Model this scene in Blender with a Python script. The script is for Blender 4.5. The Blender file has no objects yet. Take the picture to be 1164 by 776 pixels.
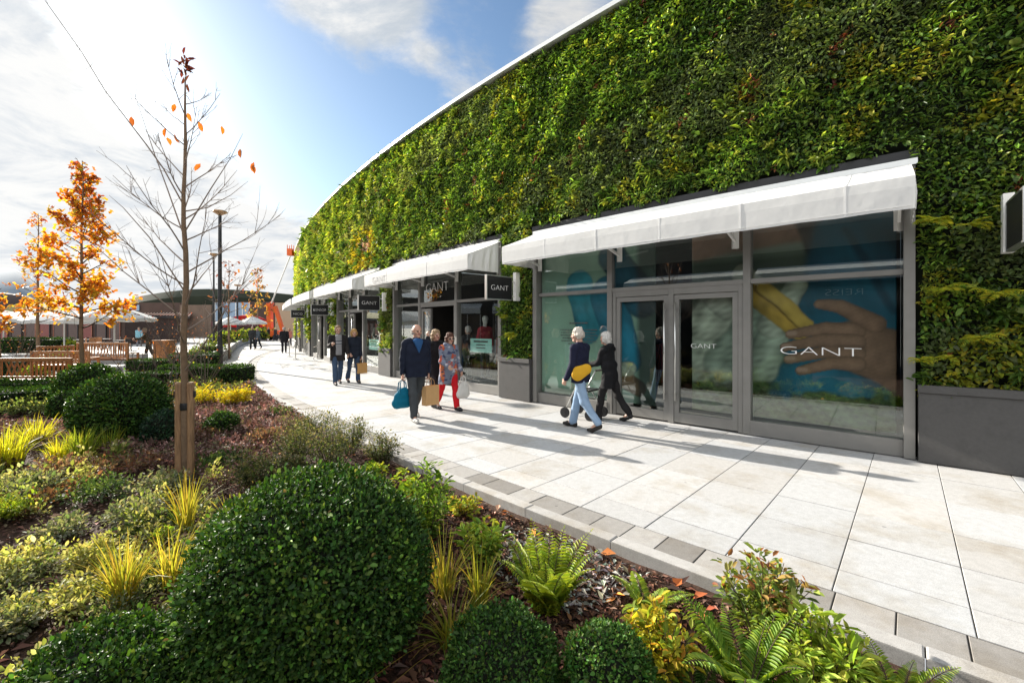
import bpy, bmesh, math, random
import numpy as np
from mathutils import Vector, Matrix
R_ = np.random.default_rng(7)
random.seed(7)
scene = bpy.context.scene
COL = scene.collection
# ---------------------------------------------------------------- camera frame: x right, y forward, z up, metres
FPX, HOR, CX, CAMH = 500.0, 372.0, 582.0, 1.72
def G(px, py, z=0.0):
    """where the view line through photo position (px, py) meets the level z"""
    Y = FPX * (CAMH - z) / (py - HOR)
    return ((px - CX) / FPX * Y, Y, z)
def GY(px, Y, z=0.0):
    return ((px - CX) / FPX * Y, Y, z)
def unit(v):
    v = np.asarray(v, float); return v / (np.linalg.norm(v, axis=-1, keepdims=True) + 1e-12)
# ---------------------------------------------------------------- object helpers
def tag(o, label=None, cat=None, group=None, kind=None):
    if label: o['label'] = label
    if cat: o['category'] = cat
    if group: o['group'] = group
    if kind: o['kind'] = kind
    return o
def empty(name, loc=(0, 0, 0), rz=0.0):
    o = bpy.data.objects.new(name, None); COL.objects.link(o)
    o.location = loc; o.rotation_euler = (0, 0, rz); o.empty_display_size = 0.2
    return o
def link(name, me, parent=None):
    o = bpy.data.objects.new(name, me); COL.objects.link(o)
    if parent is not None: o.parent = parent
    return o
def copy_tree(o, parent=None):
    c = o.copy(); COL.objects.link(c)
    if parent is not None: c.parent = parent
    for ch in list(o.children): copy_tree(ch, c)
    return c
def np_mesh(name, V, faces, mats=(), col=None, midx=None, smooth=False):
    """faces: list of int arrays (n,k)"""
    V = np.asarray(V, np.float32)
    me = bpy.data.meshes.new(name)
    faces = [np.asarray(f, np.int32) for f in faces if len(f)]
    me.vertices.add(len(V)); me.vertices.foreach_set('co', V.ravel())
    nl = sum(f.size for f in faces); npoly = sum(len(f) for f in faces)
    me.loops.add(nl); me.polygons.add(npoly)
    me.loops.foreach_set('vertex_index', np.concatenate([f.ravel() for f in faces]))
    tot = np.concatenate([np.full(len(f), f.shape[1], np.int32) for f in faces])
    st = np.concatenate([[0], np.cumsum(tot)[:-1]]).astype(np.int32)
    me.polygons.foreach_set('loop_start', st)
    try: me.polygons.foreach_set('loop_total', tot)
    except Exception: pass
    for m in mats: me.materials.append(m)
    if midx is not None: me.polygons.foreach_set('material_index', np.asarray(midx, np.int32))
    if smooth: me.polygons.foreach_set('use_smooth', np.ones(npoly, bool))
    me.update(calc_edges=True)
    if col is not None:
        a = me.color_attributes.new('col', 'FLOAT_COLOR', 'POINT')
        c = np.ones((len(V), 4), np.float32); c[:, :3] = col
        a.data.foreach_set('color', c.ravel())
    return me
class MB:
    """collects boxes, bars, tubes and lathes; build() links them as one mesh"""
    def __init__(s): s.v = []; s.f = []; s.m = []; s.c = []
    def add(s, V, F, m=0, c=None):
        o = len(s.v); s.v.extend([tuple(map(float, p)) for p in V])
        for f in F: s.f.append(tuple(int(i) + o for i in f)); s.m.append(m)
        s.c.extend([c or (1, 1, 1)] * len(V)); return s
    def box(s, x0, x1, y0, y1, z0, z1, m=0, M=None, c=None):
        V = [(x, y, z) for z in (z0, z1) for y in (y0, y1) for x in (x0, x1)]
        if M is not None: V = [M @ Vector(p) for p in V]
        F = [(0, 2, 3, 1), (4, 5, 7, 6), (0, 1, 5, 4), (2, 6, 7, 3), (0, 4, 6, 2), (1, 3, 7, 5)]
        return s.add(V, F, m, c)
    def bar(s, a, b, w, d, up=(0, 0, 1), m=0, c=None):
        a = Vector(a); b = Vector(b); t = (b - a).normalized(); u = Vector(up)
        x = t.cross(u)
        if x.length < 1e-4: x = t.cross(Vector((1, 0, 0)))
        x.normalize(); y = x.cross(t)
        V = []
        for p in (a, b):
            for sx, sy in ((-1, -1), (1, -1), (1, 1), (-1, 1)): V.append(p + x * sx * w / 2 + y * sy * d / 2)
        F = [(3, 2, 1, 0), (4, 5, 6, 7), (0, 1, 5, 4), (1, 2, 6, 5), (2, 3, 7, 6), (3, 0, 4, 7)]
        return s.add(V, F, m, c)
    def tube(s, pts, r, n=8, m=0, c=None, cap=True):
        P = [Vector(p) for p in pts]; k = len(P)
        rs = r if hasattr(r, '__len__') else [r] * k
        V = []; ref = Vector((0.31, 0.17, 0.94))
        for i in range(k):
            t = (P[min(i + 1, k - 1)] - P[max(i - 1, 0)]).normalized()
            x = t.cross(ref)
            if x.length < 0.1: x = t.cross(Vector((1, 0, 0)))
            x.normalize(); y = t.cross(x)
            for j in range(n):
                a = 2 * math.pi * j / n; V.append(P[i] + (x * math.cos(a) + y * math.sin(a)) * rs[i])
        F = [(i * n + j, i * n + (j + 1) % n, (i + 1) * n + (j + 1) % n, (i + 1) * n + j) for i in range(k - 1) for j in range(n)]
        if cap: F += [tuple(range(n - 1, -1, -1)), tuple(range((k - 1) * n, k * n))]
        return s.add(V, F, m, c)
    def lathe(s, prof, n=20, o=(0, 0, 0), m=0, c=None, M=None):
        V = []; k = len(prof)
        for r, z in prof:
            for j in range(n):
                a = 2 * math.pi * j / n; p = Vector((o[0] + r * math.cos(a), o[1] + r * math.sin(a), o[2] + z))
                V.append(M @ p if M is not None else p)
        F = [(i * n + j, i * n + (j + 1) % n, (i + 1) * n + (j + 1) % n, (i + 1) * n + j) for i in range(k - 1) for j in range(n)]
        F += [tuple(range(n - 1, -1, -1)), tuple(range((k - 1) * n, k * n))]
        return s.add(V, F, m, c)
    def build(s, name, mats, parent=None, smooth=False, bevel=0, loc=None):
        me = bpy.data.meshes.new(name); me.from_pydata(s.v, [], s.f)
        for mt in (mats if isinstance(mats, (list, tuple)) else [mats]): me.materials.append(mt)
        me.polygons.foreach_set('material_index', s.m)
        if smooth: me.polygons.foreach_set('use_smooth', [True] * len(s.f))
        a = me.color_attributes.new('col', 'FLOAT_COLOR', 'POINT')
        a.data.foreach_set('color', np.c_[np.array(s.c, np.float32), np.ones(len(s.c), np.float32)].ravel())
        me.update()
        o = link(name, me, parent)
        if loc is not None: o.location = loc
        if bevel:
            b = o.modifiers.new('bevel', 'BEVEL'); b.width = bevel; b.segments = 2; b.limit_method = 'ANGLE'; b.harden_normals = False
        return o
# ---------------------------------------------------------------- material helpers
def mat(name):
    m = bpy.data.materials.new(name); m.use_nodes = True
    nt = m.node_tree; nt.nodes.clear()
    return m, nt, nt.nodes, nt.links
def N(nd, t, **kw):
    n = nd.new(t)
    for k, v in kw.items():
        if hasattr(n, k): setattr(n, k, v)
        else: n.inputs[k.replace('_', ' ')].default_value = v
    return n
def out(nd, lk, sh, disp=None):
    o = nd.new('ShaderNodeOutputMaterial'); lk.new(sh, o.inputs['Surface'])
def rgba(c): return (c[0], c[1], c[2], 1)
def plain(name, c, rough=0.6, metal=0.0, var=0.12, scale=14.0, bump=0.0, spec=0.4, coat=0.0, dirt=0.0):
    """a painted / cloth / stone surface: base colour with uneven tone, dirt and a fine bump"""
    m, nt, nd, lk = mat(name)
    tc = N(nd, 'ShaderNodeTexCoord'); no = N(nd, 'ShaderNodeTexNoise'); no.inputs['Scale'].default_value = scale; no.inputs['Detail'].default_value = 6
    lk.new(tc.outputs['Object'], no.inputs['Vector'])
    mx = N(nd, 'ShaderNodeMix', data_type='RGBA'); mx.inputs['A'].default_value = rgba([x * (1 - var) for x in c]); mx.inputs['B'].default_value = rgba([min(1, x * (1 + var)) for x in c])
    lk.new(no.outputs['Fac'], mx.inputs['Factor'])
    p = N(nd, 'ShaderNodeBsdfPrincipled'); cs = mx.outputs['Result']
    if dirt:
        n2 = N(nd, 'ShaderNodeTexNoise'); n2.inputs['Scale'].default_value = scale * .21; n2.inputs['Detail'].default_value = 8; n2.inputs['Roughness'].default_value = .7
        lk.new(tc.outputs['Object'], n2.inputs['Vector'])
        rp = N(nd, 'ShaderNodeMapRange'); rp.inputs['From Min'].default_value = .5; rp.inputs['From Max'].default_value = .72; rp.inputs['To Max'].default_value = dirt
        lk.new(n2.outputs['Fac'], rp.inputs['Value'])
        m2 = N(nd, 'ShaderNodeMix', data_type='RGBA'); m2.inputs['B'].default_value = rgba([x * .45 for x in c]); lk.new(cs, m2.inputs['A']); lk.new(rp.outputs['Result'], m2.inputs['Factor']); cs = m2.outputs['Result']
    lk.new(cs, p.inputs['Base Color'])
    p.inputs['Roughness'].default_value = rough; p.inputs['Metallic'].default_value = metal; p.inputs['Specular IOR Level'].default_value = spec; p.inputs['Coat Weight'].default_value = coat
    if bump:
        b = N(nd, 'ShaderNodeBump'); b.inputs['Strength'].default_value = bump; b.inputs['Distance'].default_value = 0.01
        n3 = N(nd, 'ShaderNodeTexNoise'); n3.inputs['Scale'].default_value = scale * 6; n3.inputs['Detail'].default_value = 5; lk.new(tc.outputs['Object'], n3.inputs['Vector'])
        lk.new(n3.outputs['Fac'], b.inputs['Height']); lk.new(b.outputs['Normal'], p.inputs['Normal'])
    out(nd, lk, p.outputs['BSDF']); return m
def leafmat(name, trans=0.3, rough=0.45, spec=0.4, tint=(1.25, 1.2, .55)):
    """leaf blades: colour per leaf, a waxy face and light passing through"""
    m, nt, nd, lk = mat(name)
    at = N(nd, 'ShaderNodeAttribute', attribute_name='col')
    p = N(nd, 'ShaderNodeBsdfPrincipled'); p.inputs['Roughness'].default_value = rough; p.inputs['Specular IOR Level'].default_value = spec
    lk.new(at.outputs['Color'], p.inputs['Base Color'])
    t = N(nd, 'ShaderNodeBsdfTranslucent'); mu = N(nd, 'ShaderNodeMix', data_type='RGBA', blend_type='MULTIPLY')
    mu.inputs['Factor'].default_value = 1; mu.inputs['B'].default_value = rgba(tint); mu.clamp_result = False
    lk.new(at.outputs['Color'], mu.inputs['A']); lk.new(mu.outputs['Result'], t.inputs['Color'])
    mx = N(nd, 'ShaderNodeMixShader'); mx.inputs['Fac'].default_value = trans
    lk.new(p.outputs['BSDF'], mx.inputs[1]); lk.new(t.outputs['BSDF'], mx.inputs[2])
    out(nd, lk, mx.outputs['Shader']); return m
def vcol(name, rough=0.7, spec=0.3, bump=0.0, bscale=60, var=.15, vscale=9):
    m, nt, nd, lk = mat(name)
    at = N(nd, 'ShaderNodeAttribute', attribute_name='col')
    tc = N(nd, 'ShaderNodeTexCoord'); no = N(nd, 'ShaderNodeTexNoise'); no.inputs['Scale'].default_value = vscale; no.inputs['Detail'].default_value = 7; lk.new(tc.outputs['Object'], no.inputs['Vector'])
    mr = N(nd, 'ShaderNodeMapRange'); mr.inputs['To Min'].default_value = 1 - 2 * var; mr.inputs['To Max'].default_value = 1 + 2 * var; lk.new(no.outputs['Fac'], mr.inputs['Value'])
    vm = N(nd, 'ShaderNodeVectorMath', operation='SCALE'); lk.new(at.outputs['Color'], vm.inputs[0]); lk.new(mr.outputs['Result'], vm.inputs['Scale'])
    p = N(nd, 'ShaderNodeBsdfPrincipled'); p.inputs['Roughness'].default_value = rough; p.inputs['Specular IOR Level'].default_value = spec
    lk.new(vm.outputs['Vector'], p.inputs['Base Color'])
    if bump:
        b = N(nd, 'ShaderNodeBump'); b.inputs['Strength'].default_value = bump; b.inputs['Distance'].default_value = 0.01
        n3 = N(nd, 'ShaderNodeTexNoise'); n3.inputs['Scale'].default_value = bscale; n3.inputs['Detail'].default_value = 5; lk.new(tc.outputs['Object'], n3.inputs['Vector'])
        lk.new(n3.outputs['Fac'], b.inputs['Height']); lk.new(b.outputs['Normal'], p.inputs['Normal'])
    out(nd, lk, p.outputs['BSDF']); return m
def woodmat(name, c, rough=.6, scale=6.0, axis='X'):
    m, nt, nd, lk = mat(name)
    tc = N(nd, 'ShaderNodeTexCoord'); mp = N(nd, 'ShaderNodeMapping')
    mp.inputs['Scale'].default_value = {'X': (1, 9, 9), 'Z': (9, 9, 1)}[axis]
    lk.new(tc.outputs['Object'], mp.inputs['Vector'])
    no = N(nd, 'ShaderNodeTexNoise'); no.inputs['Scale'].default_value = scale; no.inputs['Detail'].default_value = 7; no.inputs['Distortion'].default_value = .6; lk.new(mp.outputs['Vector'], no.inputs['Vector'])
    rp = N(nd, 'ShaderNodeValToRGB'); rp.color_ramp.elements[0].position = .3; rp.color_ramp.elements[1].position = .7
    rp.color_ramp.elements[0].color = rgba([x * .55 for x in c]); rp.color_ramp.elements[1].color = rgba([x * 1.2 for x in c])
    lk.new(no.outputs['Fac'], rp.inputs['Fac'])
    p = N(nd, 'ShaderNodeBsdfPrincipled'); p.inputs['Roughness'].default_value = rough; lk.new(rp.outputs['Color'], p.inputs['Base Color'])
    b = N(nd, 'ShaderNodeBump'); b.inputs['Strength'].default_value = .35; b.inputs['Distance'].default_value = .004; lk.new(no.outputs['Fac'], b.inputs['Height']); lk.new(b.outputs['Normal'], p.inputs['Normal'])
    out(nd, lk, p.outputs['BSDF']); return m
def glassmat(name, tint=(.93, .965, .95), boost=1.0, rough=0.0):
    """sheet glass: clear straight through, mirror by Fresnel"""
    m, nt, nd, lk = mat(name)
    fr = N(nd, 'ShaderNodeFresnel'); ge = N(nd, 'ShaderNodeNewGeometry'); io = N(nd, 'ShaderNodeMapRange'); io.inputs['To Min'].default_value = 1.5; io.inputs['To Max'].default_value = 1 / 1.5
    lk.new(ge.outputs['Backfacing'], io.inputs['Value']); lk.new(io.outputs['Result'], fr.inputs['IOR'])
    mt = N(nd, 'ShaderNodeMath', operation='MULTIPLY_ADD', use_clamp=True); mt.inputs[1].default_value = 1.0 * boost; mt.inputs[2].default_value = .05 * boost
    lk.new(fr.outputs['Fac'], mt.inputs[0])
    t = N(nd, 'ShaderNodeBsdfTransparent'); t.inputs['Color'].default_value = rgba(tint)
    g = N(nd, 'ShaderNodeBsdfGlossy'); g.inputs['Roughness'].default_value = rough; g.inputs['Color'].default_value = (.95, .97, .96, 1)
    mx = N(nd, 'ShaderNodeMixShader'); lk.new(mt.outputs['Value'], mx.inputs['Fac']); lk.new(t.outputs['BSDF'], mx.inputs[1]); lk.new(g.outputs['BSDF'], mx.inputs[2])
    out(nd, lk, mx.outputs['Shader']); return m
def clothmat(name, c, trans=.25, rough=.8):
    m, nt, nd, lk = mat(name)
    tc = N(nd, 'ShaderNodeTexCoord'); no = N(nd, 'ShaderNodeTexNoise'); no.inputs['Scale'].default_value = 3; no.inputs['Detail'].default_value = 6; lk.new(tc.outputs['Object'], no.inputs['Vector'])
    mx0 = N(nd, 'ShaderNodeMix', data_type='RGBA'); mx0.inputs['A'].default_value = rgba([x * .86 for x in c]); mx0.inputs['B'].default_value = rgba(c); lk.new(no.outputs['Fac'], mx0.inputs['Factor'])
    p = N(nd, 'ShaderNodeBsdfPrincipled'); p.inputs['Roughness'].default_value = rough; p.inputs['Specular IOR Level'].default_value = .2; lk.new(mx0.outputs['Result'], p.inputs['Base Color'])
    b = N(nd, 'ShaderNodeBump'); b.inputs['Strength'].default_value = .25; b.inputs['Distance'].default_value = .02; n2 = N(nd, 'ShaderNodeTexNoise'); n2.inputs['Scale'].default_value = 5; lk.new(tc.outputs['Object'], n2.inputs['Vector']); lk.new(n2.outputs['Fac'], b.inputs['Height']); lk.new(b.outputs['Normal'], p.inputs['Normal'])
    t = N(nd, 'ShaderNodeBsdfTranslucent'); lk.new(mx0.outputs['Result'], t.inputs['Color'])
    mx = N(nd, 'ShaderNodeMixShader'); mx.inputs['Fac'].default_value = trans; lk.new(p.outputs['BSDF'], mx.inputs[1]); lk.new(t.outputs['BSDF'], mx.inputs[2])
    out(nd, lk, mx.outputs['Shader']); return m
# ---------------------------------------------------------------- lettering
_letters = {}
def letters(txt, width, height, m, parent, frame, name='lettering', depth=.004, mirror=False):
    """raised lettering; frame = (centre, right vector, up vector)"""
    cu = bpy.data.curves.new(name, 'FONT'); cu.body = txt; cu.size = 1; cu.extrude = .5; cu.offset = -.022; cu.align_x = 'CENTER'
    tmp = bpy.data.objects.new(name, cu); COL.objects.link(tmp)
    bpy.context.view_layer.update()
    me = bpy.data.meshes.new_from_object(tmp.evaluated_get(bpy.context.evaluated_depsgraph_get()))
    bpy.data.objects.remove(tmp)
    n = len(me.vertices); a = np.zeros(n * 3); me.vertices.foreach_get('co', a); a = a.reshape(n, 3)
    lo, hi = a.min(0), a.max(0); a -= (lo + hi) / 2; a[:, 0] *= width / (hi[0] - lo[0]); a[:, 1] *= height / (hi[1] - lo[1]); a[:, 2] *= depth / (hi[2] - lo[2] + 1e-9)
    c, r, u = [np.array(x, float) for x in frame]; r = unit(r); u = unit(u); nn = np.cross(r, u)
    w = c + a[:, :1] * r + a[:, 1:2] * u + a[:, 2:] * nn
    me.vertices.foreach_set('co', w.ravel()); me.materials.clear(); me.materials.append(m); me.update()
    return link(name, me, parent)
# ---------------------------------------------------------------- leaves: many small blades in one mesh
T_OVAL = (np.array([(0, 0, 0), (-.5, .35, .10), (-.42, .72, .10), (0, 1, -.06), (.42, .72, .10), (.5, .35, .10)], float), [(0, 3, 2, 1), (0, 5, 4, 3)])
T_KITE = (np.array([(0, 0, 0), (-.5, .45, .12), (0, 1, -.1), (.5, .45, .12)], float), [(0, 2, 1), (0, 3, 2)])
T_STAR = (np.array([(0, 0, 0), (-.62, .22, .08), (-.24, .42, 0), (-.45, .92, .1), (0, 1.15, -.08), (.45, .92, .1), (.24, .42, 0), (.62, .22, .08)], float),
          [(0, 2, 1), (0, 4, 3, 2), (0, 6, 5, 4), (0, 7, 6)])
def leaf_mesh(name, P, D, L, Wd, C, m, tmpl=T_OVAL, nrm=None, roll=1.0, rng=R_):
    """P base points, D pointing directions, L lengths, Wd widths, C colours; nrm preferred face normals"""
    n = len(P); P = np.asarray(P, float); D = unit(D)
    if nrm is None: nrm = np.tile((0, 0, 1.0), (n, 1))
    nrm = np.asarray(nrm, float) + rng.normal(size=(n, 3)) * .5 * roll
    X = unit(np.cross(D, nrm)); Z = np.cross(X, D)
    L = np.broadcast_to(L, n); Wd = np.broadcast_to(Wd, n)
    t, F = tmpl; k = len(t)
    V = (P[:, None, :] + t[None, :, 0:1] * (X * Wd[:, None])[:, None, :] + t[None, :, 1:2] * (D * L[:, None])[:, None, :] + t[None, :, 2:3] * (Z * L[:, None])[:, None, :]).reshape(-1, 3)
    off = (np.arange(n) * k)[:, None]
    faces = []
    for kk in sorted(set(len(f) for f in F)):
        for f in F:
            if len(f) == kk: faces.append(off + np.array(f)[None, :])
    col = np.repeat(np.asarray(C, float), k, axis=0)
    return np_mesh(name, V, faces, [m], col=col)
def mixcol(n, cols, w, jit=.22, rng=R_):
    cols = np.array(cols, float); w = (list(w) + [1] * len(cols))[:len(cols)]; i = rng.choice(len(cols), n, p=np.array(w) / sum(w))
    c = cols[i] * np.exp(rng.normal(size=(n, 1)) * jit) * np.exp(rng.normal(size=(n, 3)) * jit * .25)
    return np.clip(c, 0.003, .9)
def noise3(P, seed=0, f=1.0, oct=3):
    """cheap smooth noise from summed sines, about -1..1"""
    rg = np.random.default_rng(seed); P = np.asarray(P, float) * f; s = 0; a = 1; t = 0
    for o in range(oct):
        for k in range(4):
            w = rg.normal(size=3) * (1.0 * 2 ** o); s = s + a * np.sin(P @ w + rg.uniform(0, 6.28)); t += a * .7
        a *= .55
    return s / t * 1.4
# ---------------------------------------------------------------- soft bodies: blended limbs turned into one skin
def seg_dist(P, a, b, ra, rb, flat=None):
    a = np.array(a, float); b = np.array(b, float); d = b - a; L2 = d @ d + 1e-12
    q = P - a; t = np.clip(q @ d / L2, 0, 1); v = q - t[:, None] * d
    if flat is not None:
        fd, fk = np.array(flat[0], float), flat[1]
        cmp_ = v @ fd; v = v + (cmp_ * (1 / fk - 1))[:, None] * fd
    return np.sqrt((v * v).sum(1)) - (ra + t * (rb - ra))
def smin(a, b, k):
    h = np.clip(.5 + .5 * (b - a) / k, 0, 1); return b + (a - b) * h - k * h * (1 - h)
def soft_body(prims, vox, k=.03, clips=(), wob=None):
    """prims: (a,b,ra,rb,flat,mat) ; clips: (point, normal) keep the side the normal leaves; returns V, quads, prim index per face"""
    lo = np.min([np.minimum(p[0], p[1]) - max(p[2], p[3]) * 1.35 for p in prims], axis=0) - 2 * vox
    hi = np.max([np.maximum(p[0], p[1]) + max(p[2], p[3]) * 1.35 for p in prims], axis=0) + 2 * vox
    n = np.ceil((hi - lo) / vox).astype(int) + 1
    ax = [lo[i] + np.arange(n[i]) * vox for i in range(3)]
    Pg = np.stack(np.meshgrid(*ax, indexing='ij'), -1).reshape(-1, 3)
    f = np.full(len(Pg), .5)
    for p in prims:
        pad = max(p[2], p[3]) * 1.35 + k + 3 * vox
        l2 = np.minimum(p[0], p[1]) - pad; h2 = np.maximum(p[0], p[1]) + pad
        i0 = np.maximum(((l2 - lo) / vox).astype(int), 0); i1 = np.minimum(((h2 - lo) / vox).astype(int) + 2, n)
        F3 = f.reshape(n); P3 = Pg.reshape(*n, 3)
        sl = tuple(slice(i0[i], i1[i]) for i in range(3))
        sub = P3[sl].reshape(-1, 3)
        d = seg_dist(sub, p[0], p[1], p[2], p[3], p[4])
        F3[sl] = smin(F3[sl].reshape(-1), d, k).reshape(F3[sl].shape)
    if wob is not None: f = f + wob(Pg)
    for c, nn in clips:
        f = np.maximum(f, -((Pg - np.array(c, float)) @ unit(nn)))
    F3 = f.reshape(n); ins = F3 < 0
    # surface nets
    idx = -np.ones(np.array(n) - 1, int); cs = np.zeros(np.array(n) - 1, int)
    for dx in (0, 1):
        for dy in (0, 1):
            for dz in (0, 1): cs += ins[dx:n[0] - 1 + dx, dy:n[1] - 1 + dy, dz:n[2] - 1 + dz]
    act = np.argwhere((cs > 0) & (cs < 8)); idx[tuple(act.T)] = np.arange(len(act))
    acc = np.zeros((len(act), 3)); cnt = np.zeros(len(act))
    for a in range(3):
        o1, o2 = [b for b in range(3) if b != a]
        for u in (0, 1):
            for w in (0, 1):
                s0 = act.copy(); s0[:, o1] += u; s0[:, o2] += w; s1 = s0.copy(); s1[:, a] += 1
                v0 = F3[tuple(s0.T)]; v1 = F3[tuple(s1.T)]; cr = (v0 < 0) != (v1 < 0)
                t = np.where(cr, v0 / (v0 - v1 + 1e-15), 0); pt = s0.astype(float); pt[:, a] += t
                acc[cr] += pt[cr]; cnt[cr] += 1
    V = lo + acc / np.maximum(cnt, 1)[:, None] * vox
    Q = []
    for a in range(3):
        b, c = (a + 1) % 3, (a + 2) % 3
        sh = list(n); sh[a] -= 1
        s0 = [slice(0, n[i]) for i in range(3)]; s0[a] = slice(0, n[a] - 1); s1 = [slice(0, n[i]) for i in range(3)]; s1[a] = slice(1, n[a])
        A = ins[tuple(s0)]; B = ins[tuple(s1)]
        e = np.argwhere(A != B); e = e[(e[:, b] > 0) & (e[:, c] > 0) & (e[:, b] < n[b] - 1) & (e[:, c] < n[c] - 1)]
        def cell(db, dc):
            q = e.copy(); q[:, b] += db; q[:, c] += dc; return idx[tuple(q.T)]
        quad = np.stack([cell(-1, -1), cell(0, -1), cell(0, 0), cell(-1, 0)], 1)
        fl = ~A[tuple(e.T)]; quad[fl] = quad[fl][:, ::-1]; Q.append(quad)
    Q = np.concatenate(Q); cen = V[Q].mean(1)
    best = np.full(len(Q), 9.0); who = np.zeros(len(Q), int)
    for i, p in enumerate(prims):
        d = seg_dist(cen, p[0], p[1], p[2], p[3], p[4]); w = d < best; best[w] = d[w]; who[w] = i
    return V, Q, who
# ---------------------------------------------------------------- shared materials
M_steel = plain('grey_metal', (.25, .243, .23), rough=.48, metal=.3, var=.12, scale=5, dirt=.25)
M_steel_hi = plain('brushed_steel', (.62, .62, .60), rough=.3, metal=.9, var=.06, scale=20)
M_dark = plain('dark_metal', (.022, .022, .024), rough=.45, var=.15)
M_black = plain('black_board', (.012, .012, .013), rough=.5, var=.1)
M_white = plain('white_paint', (.78, .78, .76), rough=.5, var=.04)
M_lead = plain('dark_zinc_panel', (.075, .073, .072), rough=.62, var=.14, scale=30, bump=.25, dirt=.35)
M_awn = clothmat('awning_canvas', (.8, .8, .79), trans=.22)
M_glass = glassmat('shop_glass')
M_glassroof = glassmat('door_glass', boost=1.1)
# ---------------------------------------------------------------- setting: ground, kerb ring of slabs, planting bed
KC = np.array((49.5, 54.9)); KR = 70.8                # the kerb is an arc round this centre
def K(d, s):
    """point d metres inside the kerb's outer edge, s metres along it (0 by the camera's right, growing away)"""
    a0 = math.atan2(1.5 - KC[1], 2.95 - KC[0]); a = a0 - s / KR
    return np.array((KC[0] + (KR - d) * math.cos(a), KC[1] + (KR - d) * math.sin(a)))
M_slab = None
def slabmat():
    m, nt, nd, lk = mat('granite_slabs')
    at = N(nd, 'ShaderNodeAttribute', attribute_name='col'); tc = N(nd, 'ShaderNodeTexCoord')
    n1 = N(nd, 'ShaderNodeTexNoise'); n1.inputs['Scale'].default_value = 1.5; n1.inputs['Detail'].default_value = 7; n1.inputs['Roughness'].default_value = .65
    n2 = N(nd, 'ShaderNodeTexNoise'); n2.inputs['Scale'].default_value = 190; n2.inputs['Detail'].default_value = 3
    n4 = N(nd, 'ShaderNodeTexNoise'); n4.inputs['Scale'].default_value = 16; n4.inputs['Detail'].default_value = 8; n4.inputs['Roughness'].default_value = .75
    for n in (n1, n2, n4): lk.new(tc.outputs['Object'], n.inputs['Vector'])
    mr = N(nd, 'ShaderNodeMapRange'); mr.inputs['From Min'].default_value = .5; mr.inputs['From Max'].default_value = .7; mr.inputs['To Max'].default_value = .75; lk.new(n1.outputs['Fac'], mr.inputs['Value'])
    mx = N(nd, 'ShaderNodeMix', data_type='RGBA', blend_type='MULTIPLY'); mx.inputs['B'].default_value = (.74, .67, .56, 1); lk.new(mr.outputs['Result'], mx.inputs['Factor']); lk.new(at.outputs['Color'], mx.inputs['A'])
    vo = N(nd, 'ShaderNodeTexVoronoi'); vo.inputs['Scale'].default_value = 2.6; lk.new(tc.outputs['Object'], vo.inputs['Vector']); gm = N(nd, 'ShaderNodeMapRange'); gm.inputs['From Min'].default_value = .035; gm.inputs['From Max'].default_value = .05; gm.inputs['To Min'].default_value = .62; lk.new(vo.outputs['Distance'], gm.inputs['Value'])
    sp = N(nd, 'ShaderNodeMapRange'); sp.inputs['From Min'].default_value = .3; sp.inputs['From Max'].default_value = .7; sp.inputs['To Min'].default_value = .78; sp.inputs['To Max'].default_value = 1.18; lk.new(n2.outputs['Fac'], sp.inputs['Value'])
    s4 = N(nd, 'ShaderNodeMapRange'); s4.inputs['From Min'].default_value = .35; s4.inputs['From Max'].default_value = .65; s4.inputs['To Min'].default_value = .88; s4.inputs['To Max'].default_value = 1.08; lk.new(n4.outputs['Fac'], s4.inputs['Value'])
    mm = N(nd, 'ShaderNodeMath', operation='MULTIPLY'); lk.new(sp.outputs['Result'], mm.inputs[0]); lk.new(s4.outputs['Result'], mm.inputs[1])
    mg = N(nd, 'ShaderNodeMath', operation='MULTIPLY'); lk.new(mm.outputs['Value'], mg.inputs[0]); lk.new(gm.outputs['Result'], mg.inputs[1])
    vm = N(nd, 'ShaderNodeVectorMath', operation='SCALE'); lk.new(mx.outputs['Result'], vm.inputs[0]); lk.new(mg.outputs['Value'], vm.inputs['Scale'])
    p = N(nd, 'ShaderNodeBsdfPrincipled'); p.inputs['Roughness'].default_value = .72; p.inputs['Specular IOR Level'].default_value = .35; lk.new(vm.outputs['Vector'], p.inputs['Base Color'])
    b = N(nd, 'ShaderNodeBump'); b.inputs['Strength'].default_value = .3; b.inputs['Distance'].default_value = .004; lk.new(n2.outputs['Fac'], b.inputs['Height']); lk.new(b.outputs['Normal'], p.inputs['Normal'])
    out(nd, lk, p.outputs['BSDF']); return m
M_slab = slabmat()
def slab(mb, corners, z0, z1, bev, c):
    """one stone with a small arris"""
    cs = [np.array(p) for p in corners]; ce = sum(cs) / 4
    inn = [p + (ce - p) / np.linalg.norm(ce - p) * bev * 1.4 for p in cs]
    V = [(*p, z0) for p in cs] + [(*p, z1 - bev) for p in cs] + [(*p, z1) for p in inn]
    F = [(0, 1, 5, 4), (1, 2, 6, 5), (2, 3, 7, 6), (3, 0, 4, 7), (4, 5, 9, 8), (5, 6, 10, 9), (6, 7, 11, 10), (7, 4, 8, 11), (8, 9, 10, 11)]
    mb.add(V, F, 0, c)
rs = random.Random(3)
rows = [(.130, .29, 'sett'), (.42, .345, 'band'), (.765, .62, 'a'), (1.385, .68, 'a'), (2.065, .9, 'a'), (2.965, .9, 'a'), (3.865, .62, 'a'), (4.485, .9, 'a'), (5.385, .9, 'a'), (6.285, .9, 'a'), (7.185, .9, 'a')]
mb = MB(); J = .007
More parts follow.
